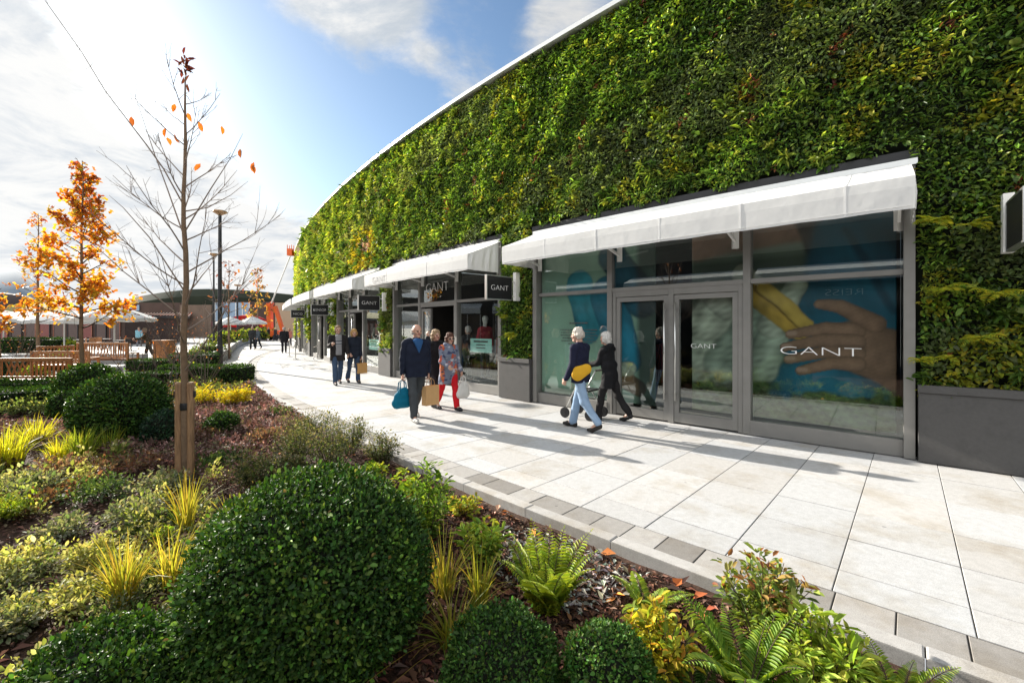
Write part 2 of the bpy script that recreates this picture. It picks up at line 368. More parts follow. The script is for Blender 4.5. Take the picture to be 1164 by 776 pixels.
for d, w, kind in rows:
    s = -9.0; j = 0
    while s < 58:
        if kind == 'sett': L = rs.choice((.22, .30, .30, .30, .40))
        else: L = .66
        base = rs.uniform(.41, .475); t = rs.uniform(-.010, .010)
        if kind == 'sett':
            base = rs.choice((.20, .24, .28, .31, .35)); t = .012
        c = (base + t, base, base - t * 1.2)
        jj = J * (1.2 if kind == 'sett' else 1)
        jd = .011
        q = [K(d + jd / 2, s + jj / 2), K(d + jd / 2, s + L - jj / 2), K(d + w - jd / 2, s + L - jj / 2), K(d + w - jd / 2, s + jj / 2)]
        dz = rs.uniform(-.0015, .0015)
        slab(mb, q, -.05, dz, .003, c); s += L
ft = mb.build('footway', M_slab); tag(ft, kind='structure')
mb = MB(); s = -9.0
while s < 18.6:
    base = rs.uniform(.36, .42); L = .92
    q = [K(0, s + J / 2), K(0, s + L - J / 2), K(.125 - J / 2, s + L - J / 2), K(.125 - J / 2, s + J / 2)]
    slab(mb, q, -.16, .012 + rs.uniform(-.002, .002), .007, (base + .01, base, base - .012)); s += L
kb = mb.build('kerb', M_slab); tag(kb, kind='structure')
# mortar bed below the joints
mb = MB(); ss = np.linspace(-9, 58, 90)
V = [(*K(.03, s), -.0055) for s in ss] + [(*K(8.2, s), -.0055) for s in ss]; n = len(ss)
mb.add(V, [(i, i + n, i + n + 1, i + 1) for i in range(n - 1)])
tag(mb.build('footway_bed', plain('joint_mortar', (.035, .032, .028), rough=.95)), kind='structure')
# plaza with a hole for bed and footway, out to the horizon
def plazamat():
    m, nt, nd, lk = mat('plaza_paving'); tc = N(nd, 'ShaderNodeTexCoord')
    br = N(nd, 'ShaderNodeTexBrick'); br.inputs['Scale'].default_value = 1.0; br.inputs['Brick Width'].default_value = .6; br.inputs['Row Height'].default_value = .4; br.inputs['Mortar Size'].default_value = .008
    br.inputs['Color1'].default_value = (.42, .41, .39, 1); br.inputs['Color2'].default_value = (.36, .345, .32, 1); br.inputs['Mortar'].default_value = (.1, .095, .09, 1)
    lk.new(tc.outputs['Object'], br.inputs['Vector'])
    no = N(nd, 'ShaderNodeTexNoise'); no.inputs['Scale'].default_value = .6; no.inputs['Detail'].default_value = 8; lk.new(tc.outputs['Object'], no.inputs['Vector'])
    mr = N(nd, 'ShaderNodeMapRange'); mr.inputs['To Min'].default_value = .7; mr.inputs['To Max'].default_value = 1.2; lk.new(no.outputs['Fac'], mr.inputs['Value'])
    vm = N(nd, 'ShaderNodeVectorMath', operation='SCALE'); lk.new(br.outputs['Color'], vm.inputs[0]); lk.new(mr.outputs['Result'], vm.inputs['Scale'])
    p = N(nd, 'ShaderNodeBsdfPrincipled'); p.inputs['Roughness'].default_value = .75; lk.new(vm.outputs['Vector'], p.inputs['Base Color']); out(nd, lk, p.outputs['BSDF']); return m
bed_outer = [tuple(K(0.0, s)) for s in np.linspace(-9, 18.4, 60)]
bed_far = [(-9.6, 14.6), (-11.5, 12.6), (-13.5, 10.0), (-20, 9.4), (-34, 9.0), (-34, -12)]
hole = bed_outer + bed_far + [(K(0, -9)[0], -12)]
def flat_with_hole(name, outer, inner, z, m):
    bm = bmesh.new(); es = []
    for loop in (outer, inner):
        vs = [bm.verts.new((x, y, z)) for x, y in loop]
        es += [bm.edges.new((vs[i], vs[(i + 1) % len(vs)])) for i in range(len(vs))]
    bmesh.ops.triangle_fill(bm, use_beauty=True, use_dissolve=False, edges=es)
    bmesh.ops.recalc_face_normals(bm, faces=bm.faces)
    for f in bm.faces:
        if f.normal.z < 0: f.normal_flip()
    me = bpy.data.meshes.new(name); bm.to_mesh(me); bm.free(); me.materials.append(m); return link(name, me)
inner = [tuple(K(0.0, s)) for s in np.linspace(57.9, 18.4, 40)] + [] 
ring = bed_outer[::-1]
# the footway is cut out too: outline = bed far side, then kerb line away, across and back under the building
holep = [tuple(K(8.2, s)) for s in np.linspace(-9, 57.9, 60)] + [tuple(K(0.02, s)) for s in np.linspace(57.9, 18.5, 40)] + bed_far + [(K(0, -9)[0] - .3, -12), tuple(K(0.02, -9))]
pl = flat_with_hole('plaza', [(-700, -300), (700, -300), (700, 1500), (-700, 1500)], holep, -.004, plazamat()); tag(pl, kind='structure')
# soil of the bed
def soilmat():
    m, nt, nd, lk = mat('bed_soil'); tc = N(nd, 'ShaderNodeTexCoord')
    no = N(nd, 'ShaderNodeTexNoise'); no.inputs['Scale'].default_value = 22; no.inputs['Detail'].default_value = 9; no.inputs['Roughness'].default_value = .75; lk.new(tc.outputs['Object'], no.inputs['Vector'])
    rp = N(nd, 'ShaderNodeValToRGB'); e = rp.color_ramp.elements; e[0].position = .3; e[0].color = (.018, .011, .008, 1); e[1].position = .72; e[1].color = (.11, .06, .04, 1)
    lk.new(no.outputs['Fac'], rp.inputs['Fac']); p = N(nd, 'ShaderNodeBsdfPrincipled'); p.inputs['Roughness'].default_value = .9; p.inputs['Specular IOR Level'].default_value = .2; lk.new(rp.outputs['Color'], p.inputs['Base Color'])
    b = N(nd, 'ShaderNodeBump'); b.inputs['Strength'].default_value = .8; b.inputs['Distance'].default_value = .03; lk.new(no.outputs['Fac'], b.inputs['Height']); lk.new(b.outputs['Normal'], p.inputs['Normal']); out(nd, lk, p.outputs['BSDF']); return m
from mathutils.geometry import intersect_point_tri_2d
def in_poly(P, poly):
    x, y = P[:, 0], P[:, 1]; r = np.zeros(len(P), bool); q = np.array(poly); j = len(q) - 1
    for i in range(len(q)):
        c = ((q[i, 1] > y) != (q[j, 1] > y)) & (x < (q[j, 0] - q[i, 0]) * (y - q[i, 1]) / (q[j, 1] - q[i, 1] + 1e-12) + q[i, 0]); r ^= c; j = i
    return r
BED = np.array([K(-.0, s) for s in np.linspace(-9, 18.4, 60)])
def kerb_gap(P):
    """metres from the kerb's outer edge into the bed"""
    return np.hypot(P[:, 0] - KC[0], P[:, 1] - KC[1]) - KR
def soil_z(P):
    P = np.asarray(P, float); Q = np.c_[P[:, :2], np.zeros(len(P))]
    g = np.clip(kerb_gap(P) / 1.2, 0, 1)
    return -.075 + .05 * g + .03 * noise3(Q, 11, 1.3) * g + .012 * noise3(Q, 12, 6)
gx = []; ang = []
rr = np.concatenate([np.linspace(0, 6, 110), np.linspace(6.1, 34, 90)])
s_l = np.linspace(-9, 18.4, 330)
V = []
for d in rr:
    for s in s_l: V.append(K(-d, s))
V = np.array(V); keep = in_poly(V + (0, 0), [tuple(p) for p in bed_outer] + bed_far + [(K(0, -9)[0], -12)])
Z = soil_z(V); far = ~keep
V3 = np.c_[V, Z]; nS = len(s_l)
I = np.arange(len(V)).reshape(len(rr), nS); Q = np.stack([I[:-1, :-1], I[:-1, 1:], I[1:, 1:], I[1:, :-1]], -1).reshape(-1, 4)
kq = keep[Q].any(1) | (kerb_gap(V)[Q].max(1) < .12)
soil = link('planting_bed', np_mesh('planting_bed', V3, [Q[kq][:, ::-1]], [soilmat()], smooth=True)); tag(soil, kind='structure')
# distant hills
def hillmat(name, c1, c2, sc):
    m, nt, nd, lk = mat(name); tc = N(nd, 'ShaderNodeTexCoord'); no = N(nd, 'ShaderNodeTexNoise'); no.inputs['Scale'].default_value = sc; no.inputs['Detail'].default_value = 7; lk.new(tc.outputs['Object'], no.inputs['Vector'])
    mx = N(nd, 'ShaderNodeMix', data_type='RGBA'); mx.inputs['A'].default_value = rgba(c1); mx.inputs['B'].default_value = rgba(c2); lk.new(no.outputs['Fac'], mx.inputs['Factor'])
    p = N(nd, 'ShaderNodeBsdfPrincipled'); p.inputs['Roughness'].default_value = .95; lk.new(mx.outputs['Result'], p.inputs['Base Color']); out(nd, lk, p.outputs['BSDF']); return m
def ridge(name, pts, Y, depth, m, rough=.5):
    """a ridge with real depth: crest through photo heights at distance Y"""
    xs = np.linspace(pts[0][0], pts[-1][0], 60); hs = np.interp(xs, [p[0] for p in pts], [p[1] for p in pts])
    X = (xs - CX) / FPX * Y; Hh = np.maximum(CAMH + (HOR - hs) / FPX * Y, 0) ; Hh = Hh * (1 + .02 * np.sin(xs * .9))
    ys = np.linspace(-1, 1, 15); V = []
    for t in ys:
        for x, h in zip(X, Hh): V.append((x * (1 + t * depth / Y), Y + t * depth, max(-.5, h * (1 - t * t) ** .8 + rough * math.sin(x * .3 + t * 9) * .3 - .3)))
    k = len(X); F = [(i * k + j, i * k + j + 1, (i + 1) * k + j + 1, (i + 1) * k + j) for i in range(14) for j in range(k - 1)]
    o = link(name, np_mesh(name, V, [F], [m], smooth=True)); return tag(o, kind='structure')
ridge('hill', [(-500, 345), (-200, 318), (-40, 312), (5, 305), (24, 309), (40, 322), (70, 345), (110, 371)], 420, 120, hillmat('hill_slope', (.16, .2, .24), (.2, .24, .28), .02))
ridge('field', [(-400, 352), (-100, 340), (20, 338), (50, 340), (75, 348), (100, 366)], 150, 40, hillmat('stubble_field', (.28, .21, .08), (.2, .2, .07), .05))
# ---------------------------------------------------------------- the curved shop building with the living wall
_cs = np.linspace(-20, 70, 3601); _th = 2.437358738578368 - 0.015178481207347258 * _cs + 0.00014207498403067184 * _cs ** 2
_ds = _cs[1] - _cs[0]; _cx = np.cumsum(np.cos(_th)) * _ds; _cy = np.cumsum(np.sin(_th)) * _ds
_i0 = 800; _cx = _cx - _cx[_i0] + 5.242; _cy = _cy - _cy[_i0] + 5.810
S_END = 39.0
def Fw(s, d=0.0, z=0.0):
    """point on the shop front: s metres along (0 = right end of the near shop), d metres out towards the footway"""
    s = np.asarray(s, float); x = np.interp(s, _cs, _cx); y = np.interp(s, _cs, _cy); th = np.interp(s, _cs, _th)
    return np.stack([x - np.sin(th) * d, y + np.cos(th) * d, np.broadcast_to(z, x.shape) if np.ndim(z) == 0 else z], -1)
def Fn(s):
    th = np.interp(s, _cs, _th); return np.stack([-np.sin(th), np.cos(th), np.zeros_like(th)], -1)
def Ft(s):
    th = np.interp(s, _cs, _th); return np.stack([np.cos(th), np.sin(th), np.zeros_like(th)], -1)
def sbox(mb, s0, s1, d0, d1, z0, z1, n=None, m=0, c=None):
    """a box that follows the curved front"""
    n = n or max(1, int(abs(s1 - s0) / .8)); ss = np.linspace(s0, s1, n + 1); V = []
    for s in ss:
        for d, z in ((d0, z0), (d1, z0), (d1, z1), (d0, z1)): V.append(Fw(s, d, z))
    F = []
    for i in range(n):
        a, b = i * 4, i * 4 + 4
        for k in range(4): F.append((a + k, a + (k + 1) % 4, b + (k + 1) % 4, b + k))
    F += [(0, 3, 2, 1), (n * 4, n * 4 + 1, n * 4 + 2, n * 4 + 3)]
    return mb.add(V, F, m, c)
ZT = 7.92
bld = empty('retail_building', tuple(Fw(0.0)))
tag(bld, 'long curved shop building covered by a green living wall', 'building')
BO = Vector(bld.location)
def part(o, parent=bld):
    """keep world place while becoming a child of the building"""
    o.parent = parent; o.matrix_parent_inverse = Matrix.Identity(4)
    t = o.parent
    off = Vector((0, 0, 0))
    while t is not None: off = off + t.location; t = t.parent
    o.location = -off
    return o
shops = [  # s range, doors etc.
    dict(s0=0.0, s1=6.35, kind='A'), dict(s0=7.55, s1=13.25, kind='B'), dict(s0=14.45, s1=19.9, kind='C'), dict(s0=21.0, s1=26.6, kind='C'), dict(s0=27.7, s1=32.6, kind='C'), dict(s0=33.6, s1=38.2, kind='C'), dict(s0=-7.2, s1=-1.22, kind='C')]
ZH = 3.88
# core walls: above the shops, on the piers, flat roof
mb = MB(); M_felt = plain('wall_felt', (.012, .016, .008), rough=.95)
sbox(mb, -9, S_END, -.5, -.10, ZH + .12, ZT)
so_ = sorted(shops, key=lambda q: q['s0']); edges = [(-9, so_[0]['s0'] - .06)] + [(so_[i]['s1'] + .06, so_[i + 1]['s0'] - .06) for i in range(len(so_) - 1)] + [(so_[-1]['s1'] + .06, S_END)]
for a, b in edges: sbox(mb, a, b, -.5, -.10, 0, ZH + .12)
mb2 = MB(); ss = np.linspace(-9, S_END, 50)
V = [Fw(s, -.1, ZT - .2) for s in ss] + [Fw(s, -14, ZT - .2) for s in ss]; k = len(ss)
mb.add(V, [(i, i + 1, i + k + 1, i + k) for i in range(k - 1)])
# rounded far corner and the back
e = Fw(S_END, -.3, 0); n_ = Fn(S_END); 
V = []; F = []
for i in range(9):
    a = i / 8; p = Fw(S_END + 2.2 * math.sin(a * 1.57), -.1 - 3 * (1 - math.cos(a * 1.57)) * 1.0, 0)
    V += [(p[0], p[1], 0), (p[0], p[1], ZT)]
pb = Fw(S_END + 2.2, -14, 0); V += [(pb[0], pb[1], 0), (pb[0], pb[1], ZT)]
F = [(2 * i, 2 * i + 2, 2 * i + 3, 2 * i + 1) for i in range(9)]; mb.add(V, F)
part(mb.build('wall', M_felt))
mb = MB(); sbox(mb, -9, S_END, -.55, .24, ZT + .0, ZT + .09); part(mb.build('roof_coping', plain('pale_coping', (.62, .63, .63), rough=.4, metal=.2, var=.05)))
# plinth boxes under the green piers
for i, (a, b) in enumerate(edges):
    mb = MB(); zt = .99 if i else .98
    a2, b2 = a + .02, b - .02
    segs = np.linspace(a2, b2, max(2, int((b2 - a2) / 1.25) + 1))
    for u, w in zip(segs[:-1], segs[1:]): sbox(mb, u + .004, w - .004, -.1, .20, .012, zt - .10)
    sbox(mb, a2, b2, .12, .225, zt - .10 + .003, zt); sbox(mb, a2, b2, -.1, .02, zt - .10 + .003, zt)
    sbox(mb, a2, b2, .021, .119, zt - .16, zt - .05, m=1)
    part(mb.build('plinth_planter', [M_lead, soilmat()], bevel=.004))
# ---- foliage of the wall
def wall_points(n, s0, s1):
    s = R_.uniform(s0, s1, n); z = R_.uniform(.85, ZT - .03, n); ok = np.ones(n, bool)
    for sh in shops:
        ok &= ~((s > sh['s0'] - .10) & (s < sh['s1'] + .10) & (z < ZH + .17 + .05 * np.sin(s * 5) + .05 * np.sin(s * 13)))
    return s[ok], z[ok]
PAL_D = [(.05, .106, .02), (.082, .165, .027), (.125, .225, .034), (.19, .285, .042), (.27, .34, .055)]
def wall_foliage():
    allP = []; bands = [(-7, 3, 1900, .062), (3, 9, 1800, .064), (9, 16, 1150, .078), (16, 26, 600, .105), (26, S_END + .3, 340, .145)]
    for (a, b, dens, L) in bands:
        s, z = wall_points(int((b - a) * (ZT - .85) * dens), a, b); n = len(s)
        W_ = np.c_[s, z, np.zeros(n)]
        big = noise3(W_, 21, .9); mid = noise3(W_, 22, 2.6); fine = noise3(W_, 23, 7)
        d = .03 + .06 * np.clip(.5 + .5 * mid, 0, 1) + .07 * np.clip(.5 + .6 * fine, 0, 1) + R_.uniform(-.05, .05, n)
        d = np.minimum(d, .06 + (ZT - z) * .6)
        P = Fw(s, d, z); nr = Fn(s); tg = Ft(s)
        # clumps share a droop direction
        ang = 2.6 * noise3(W_, 24, 5.0) - 1.4 + R_.normal(size=n) * 1.0
        D = nr * (.55 + .3 * R_.normal(size=(n, 1))) + tg * (np.cos(ang) * .8)[:, None] + np.array((0, 0, 1.0)) * (np.sin(ang) * .7 - .1)[:, None] + R_.normal(size=(n, 3)) * .42
        # plant kinds in drifts
        c = mixcol(n, PAL_D, (3, 4, 4, 2, 1), .28)
        lightp = np.clip((mid + .55 * big) * 1.3, 0, 1) * (R_.random(n) < .75)
        c = c * (1 + 1.5 * lightp[:, None] * np.array((1.25, 1, .6))) 
        sage = noise3(W_, 51, 1.3) > .38; c[sage] = c[sage] * .5 + mixcol(sage.sum(), [(.16, .19, .09), (.22, .25, .12)], (2, 1), .2) * .6
        dk = noise3(W_, 52, 1.6) > .45; c[dk] *= .75
        for (a_, b_, r_) in [(.5, 5.3, .35), (-1.0, 4.4, .3), (-.15, 5.1, .3), (1.9, 5.5, .3), (2.9, 4.5, .25), (4.1, 4.35, .25), (1.2, 6.6, .35), (-1.6, 6.2, .4), (5.2, 4.4, .2), (3.4, 5.6, .25)]:
            w = np.hypot(s - a_, z - b_) < r_ * R_.uniform(.3, 1.1, n); c[w] = mixcol(w.sum(), [(.34, .36, .04), (.45, .38, .04), (.24, .33, .04)], (2, 1, 2), .2)
        yl = (noise3(W_, 25, 2.1) > .62) & (R_.random(n) < .7 * (1 - .6 * np.clip((s - 9) / 12, 0, 1)))
        c[yl] = mixcol(yl.sum(), [(.30, .33, .03), (.42, .36, .03), (.2, .28, .03)], (2, 1, 2), .2)
        rd = (noise3(W_, 26, 4.2) > .86) & (R_.random(n) < .6 * (1 - .8 * np.clip((s - 9) / 10, 0, 1)))
        c[rd] = mixcol(rd.sum(), [(.2, .05, .03), (.3, .12, .05)], (1, 1), .25)
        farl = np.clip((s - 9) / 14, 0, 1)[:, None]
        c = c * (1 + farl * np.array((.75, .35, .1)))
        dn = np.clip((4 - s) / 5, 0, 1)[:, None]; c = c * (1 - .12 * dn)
        # the yellow patch with a pink heart
        r = np.hypot((s - 16.2) / 1.5, (z - 4.75) / .85) + .25 * R_.normal(size=n) * .5
        w = r < 1.0; c[w] = mixcol(w.sum(), [(.55, .42, .03), (.4, .38, .04), (.6, .36, .03)], (3, 2, 1), .18)
        w = np.hypot((s - 15.8) / .5, (z - 4.95) / .32) < 1; c[w] = mixcol(w.sum(), [(.55, .3, .32), (.6, .45, .45), (.4, .38, .1)], (2, 1, 1), .15)
        w = np.hypot((s - 33) / 1.6, (z - 7.4) / .5) < 1; c[w] = mixcol(w.sum(), [(.35, .28, .33), (.3, .3, .2)], (2, 1), .2)
        ln = L * np.exp(R_.normal(size=n) * .3); wd = ln * R_.uniform(.32, .55, n)
        strap = noise3(W_, 27, 1.8) > .3; wd[strap] *= .55; ln[strap] *= 1.2
        allP.append((P, D, ln, wd, c, nr * .6 + np.array((0, 0, .8))))
    # single plants standing out of the sward: strap leaves, drooping sprays, broad leaves
    m_ = 520; s, z = wall_points(int(m_ * 1.6), -6, 30); s, z = s[:m_], z[:m_]; kinds = R_.integers(0, 5, m_)
    for s_, z_, kd in zip(s, z, kinds):
        L_, w_, n_, pal = [(.20, .10, 26, [(.16, .26, .04), (.26, .34, .05)]), (.17, .16, 22, [(.09, .18, .03), (.13, .23, .04)]), (.11, .75, 14, [(.10, .17, .03), (.18, .24, .05)]), (.12, .5, 18, [(.34, .37, .06), (.28, .33, .05)]), (.15, .13, 24, [(.05, .11, .025), (.08, .15, .03)])][kd]
        sc = 1 + max(0, s_ - 8) / 14; n_ = int(n_ / sc ** .5); nn = Fn(s_); tt = Ft(s_); a = R_.uniform(0, 6.283, n_); D = nn * R_.uniform(.5, 1.1, (n_, 1)) + tt * np.cos(a)[:, None] * .9 + np.array((0, 0, 1.0)) * (np.sin(a) * .7 - .25)[:, None]
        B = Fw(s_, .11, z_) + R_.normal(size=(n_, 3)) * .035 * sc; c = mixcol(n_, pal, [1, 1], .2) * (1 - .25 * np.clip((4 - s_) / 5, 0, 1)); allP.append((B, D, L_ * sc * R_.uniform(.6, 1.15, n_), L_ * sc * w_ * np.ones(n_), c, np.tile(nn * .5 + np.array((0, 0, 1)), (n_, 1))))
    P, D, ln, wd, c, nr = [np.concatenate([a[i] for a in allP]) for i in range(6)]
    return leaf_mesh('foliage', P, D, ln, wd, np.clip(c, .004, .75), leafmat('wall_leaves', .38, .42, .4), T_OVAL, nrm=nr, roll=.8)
o = part(link('foliage', wall_foliage())); tag(o, 'dense green living wall of mixed small leaves')
M_fern = leafmat('fern_leaves', .42, .5, .3)
def frond(P0, D0, L, up, n=16, droop=.8, wid=.32, rng=R_):
    """one arching frond: returns base points, directions, lengths"""
    D = unit(D0); P = np.array(P0, float); pts = []; st = L / n
    for i in range(n):
        D = unit(D + np.array((0, 0, -1.0)) * droop / n * (i / n + .3)); P = P + D * st; pts.append((P.copy(), D.copy()))
    ps, ds, ls = [], [], []
    for i, (p, d) in enumerate(pts):
        t = (i + 1) / n; w = wid * L * math.sin(math.pi * min(1, .12 + .88 * t) ** .8) + .012
        x = unit(np.cross(d, up))
        for sg in (-1, 1): ps.append(p); ds.append(x * sg + d * .45 + np.array((0, 0, -.12))); ls.append(w * rng.uniform(.85, 1.1))
    ps.append(pts[-1][0]); ds.append(pts[-1][1]); ls.append(.05 * L)
    return ps, ds, ls, [q[0] for q in pts]
def fern_mesh(name, fronds, cols, wts, m=None, pw=.26, n=18):
    ps, ds, ls = [], [], []
    for (P0, D0, L, up, droop, wid) in fronds:
        a, b, c, _ = frond(P0, D0, L, np.array(up, float), n, droop, wid); ps += a; ds += b; ls += c
    ls = np.array(ls); k = len(ls)
    return leaf_mesh(name, ps, ds, ls, np.maximum(ls * pw, .006), mixcol(k, cols, wts, .15), m or M_fern, T_OVAL, roll=.25)
YF = [(.46, .44, .04), (.32, .38, .04), (.2, .3, .035)]
for (s, z, L, k) in [(-.22, 3.05, .42, 9), (-.55, 2.95, .36, 7), (-.3, 2.2, .40, 8), (-.75, 2.12, .42, 9), (-.62, 1.6, .36, 8), (-.12, 1.3, .32, 7), (-.35, 1.35, .26, 6), (6.95, 1.55, .45, 9), (6.75, 3.1, .3, 6), (7.2, 2.0, .32, 7)]:
    nn = Fn(s); tt = Ft(s); fr = []
    for i in range(k):
        a = R_.uniform(-1, 1); fr.append((Fw(s, .2, z), nn * .9 + tt * a * 1.1 + np.array((0, 0, R_.uniform(-.1, .7))), L * .72 * R_.uniform(.75, 1.15), nn * .4 + np.array((0, 0, 1)), 1.4, .24))
    part(link('fern', fern_mesh('fern', fr, YF, (3, 2, 1), n=12)))
# ---- shopfronts, awnings
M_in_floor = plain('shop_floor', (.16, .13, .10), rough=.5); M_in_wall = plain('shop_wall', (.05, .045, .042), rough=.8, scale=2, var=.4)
M_rack = plain('clothes', (.06, .05, .06), rough=.9, var=.5, scale=6)
def pane(name, s0, s1, z0, z1, parent, m, d=-.03):
    """sheet of glass 8 mm thick"""
    mb = MB(); sbox(mb, s0, s1, d - .004, d + .004, z0, z1, n=1); return part(mb.build(name, m), parent)
def pullbar(s, parent, z0=.42, z1=2.16):
    mb = MB(); p = Fw(s, .085, 0); q = Fw(s, .02, 0)
    mb.tube([(p[0], p[1], z0), (p[0], p[1], z1)], .017, 10); 
    for z in (z0 + .12, z1 - .12): mb.tube([(q[0], q[1], z), (p[0], p[1], z)], .009, 8)
    return part(mb.build('door_handle', M_steel_hi, smooth=True), parent)
def doorleaf(s0, s1, parent, handle_s, z1=2.30, w=.085):
    mb = MB(); sbox(mb, s0, s0 + w, -.055, .015, .03, z1, 1); sbox(mb, s1 - w, s1, -.055, .015, .03, z1, 1)
    sbox(mb, s0 + w, s1 - w, -.055, .015, .03, .20, 1); sbox(mb, s0 + w, s1 - w, -.055, .015, z1 - w, z1, 1)
    part(mb.build('door', M_steel, bevel=.003), parent)
    pane('door_glass', s0 + w, s1 - w, .20, z1 - w, parent, M_glassroof, d=-.02); pullbar(handle_s, parent)
M_seam = plain('awning_seam', (.70, .70, .69), rough=.8)
def shopfront(sh):
    s0, s1, kd = sh['s0'], sh['s1'], sh['kind']; L = s1 - s0
    root = part(bpy.data.objects.new('shopfront', None)); COL.objects.link(root)
    f = MB()
    sbox(f, s0 - .06, s0 + .055, -.16, .12, .012, ZH, 1); sbox(f, s1 - .055, s1 + .06, -.16, .12, .012, ZH, 1)          # jambs
    sbox(f, s0 + .055, s1 - .055, -.16, .10, ZH - .13, ZH, None)                                                             # head
    if kd == 'A': muls = [1.93, 4.42]; door = (1.99, 4.36)
    elif kd == 'B': muls = [1.95, 4.0]; door = (2.0, 3.95)
    else: muls = [L * .36, L * .70]; door = (L * .36 + .05, L * .70 - .05)
    zt = 2.42
    for mu in muls: sbox(f, s0 + mu - .055, s0 + mu + .055, -.12, .05, .012, ZH - .13, 1)
    bays = list(zip([0.055] + [m + .055 for m in muls], [m - .055 for m in muls] + [L - .055]))
    for i, (a, b) in enumerate(bays):
        sbox(f, s0 + a, s0 + b, -.10, .04, zt, zt + .075, None)
        mid = i == 1
        if not mid: sbox(f, s0 + a, s0 + b, -.12, .06, .012, .235, None)
    fo = part(f.build('frame', M_steel, bevel=.004), root)
    for i, (a, b) in enumerate(bays):
        pane('window_pane', s0 + a, s0 + b, zt + .075, ZH - .13, root, M_glass)
        if i != 1: pane('window_pane', s0 + a, s0 + b, .235, zt, root, M_glass)
    a, b = s0 + door[0], s0 + door[1]; mid = (a + b) / 2
    if kd == 'A':
        f2 = MB(); sbox(f2, mid - .05, mid + .05, -.10, .03, .012, zt, 1); sbox(f2, a, a + .07, -.10, .03, .012, zt, 1); sbox(f2, b - .07, b, -.10, .03, .012, zt, 1)
        sbox(f2, a + .07, mid - .05, -.10, .03, 2.31, zt, 1); sbox(f2, mid + .05, b - .07, -.10, .03, 2.31, zt, 1); part(f2.build('door_frame', M_steel, bevel=.003), root)
        doorleaf(a + .075, mid - .055, root, mid - .10); doorleaf(mid + .055, b - .075, root, mid + .10)
    else:   # one leaf stands open inwards, so the doorway is dark
        f2 = MB(); sbox(f2, a, a + .06, -.10, .03, .012, zt, 1); sbox(f2, b - .06, b, -.10, .03, .012, zt, 1); sbox(f2, a + .06, b - .06, -.10, .03, zt - .07, zt, 1); part(f2.build('door_frame', M_steel), root)
        doorleaf(b - .06 - .55, b - .065, root, b - .55)
    # room behind
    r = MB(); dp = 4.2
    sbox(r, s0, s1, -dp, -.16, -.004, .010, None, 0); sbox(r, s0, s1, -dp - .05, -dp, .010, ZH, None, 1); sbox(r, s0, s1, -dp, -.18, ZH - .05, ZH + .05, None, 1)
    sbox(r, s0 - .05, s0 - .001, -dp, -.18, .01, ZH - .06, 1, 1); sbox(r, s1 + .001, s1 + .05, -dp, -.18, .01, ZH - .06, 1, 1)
    rg = random.Random(int(s0 * 10))
    for q in range(9):     # rails of clothes and plinths
        u = s0 + rg.uniform(.4, L - .6); d = -rg.uniform(1.6, 3.6)
        cc = rg.choice([(.5, .48, .45), (.25, .04, .04), (.05, .07, .15), (.4, .36, .3), (.08, .08, .08), (.12, .2, .18)])
        for h in range(7): sbox(r, u + h * .075, u + h * .075 + .05, d - .22, d + .22, .5, 1.35 + rg.uniform(-.05, .05), 1, 2, tuple(x * rg.uniform(.6, 1.3) for x in cc))
        sbox(r, u - .03, u + .58, d - .012, d + .012, 1.38, 1.41, 1, 1); sbox(r, u - .03, u, d - .2, d + .2, .012, 1.4, 1, 1)
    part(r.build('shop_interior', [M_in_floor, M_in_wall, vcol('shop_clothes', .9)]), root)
    # black flashing over the head
    h = MB(); sbox(h, s0 - .10, s1 + .10, -.1, .10, ZH + .003, ZH + .15); part(h.build('head_flashing', M_dark), root)
    h = MB(); sbox(h, s0 - .08, s1 + .02, .10, .16, ZH - .06, ZH + .02); part(h.build('awning_rail', M_steel_hi), root)
    # awning
    pj = 1.12; z0, zf, zv = ZH - .06, 3.43, 3.06; n = max(8, int(L / .35)); nv = 5
    ss = np.linspace(s0 - .02, s1 + .02, n + 1); prof = [(.165 + (pj - .165) * t, z0 + (zf - z0) * t) for t in np.linspace(0, 1, nv)] + [(pj + .004, zf - .12), (pj, zf - .25), (pj - .004, zv)]
    V = []; k = len(prof)
    for i, s in enumerate(ss):
        w = .002 * math.sin(i * .9) 
        for j, (d, z) in enumerate(prof): V.append(Fw(s, d + (w if j >= k - 3 else 0), z + (-.012 * math.sin(math.pi * j / (nv - 1)) if j < nv else 0) + (.006 * math.sin(s * 7) if j == k - 1 else 0)))
    F = [(i * k + j, i * k + j + 1, (i + 1) * k + j + 1, (i + 1) * k + j) for i in range(n) for j in range(k - 1)]
    for e_, s in ((0, ss[0]), (1, ss[-1])):    # the cheeks, pleated
        o_ = len(V); q = 9
        for i in range(q + 1):
            t = i / q; d = .165 + (pj - .165) * t; zt_ = z0 + (zf - z0) * t - .004; zb = zv + .03 * abs(math.sin(i * 1.3)) * .4
            sg = .02 * math.sin(i * 2.6) * (1 if e_ else -1)
            V.append(Fw(s, d, zt_)); V.append(Fw(s + sg, d, (zt_ + zb) / 2)); V.append(Fw(s + sg * .5, d, zb))
        for i in range(q):
            for u in (0, 1): F.append((o_ + i * 3 + u, o_ + i * 3 + 3 + u, o_ + i * 3 + 4 + u, o_ + i * 3 + 1 + u))
    me = bpy.data.meshes.new('awning'); me.from_pydata([tuple(p) for p in V], [], F); me.materials.append(M_awn); me.update()
    for q_, pl_ in enumerate(me.polygons): pl_.use_smooth = False
    aw = part(link('awning', me)); md = aw.modifiers.new('cloth', 'SOLIDIFY'); md.thickness = .005; md.offset = 0
    se = MB(); q_ = s0 + .6
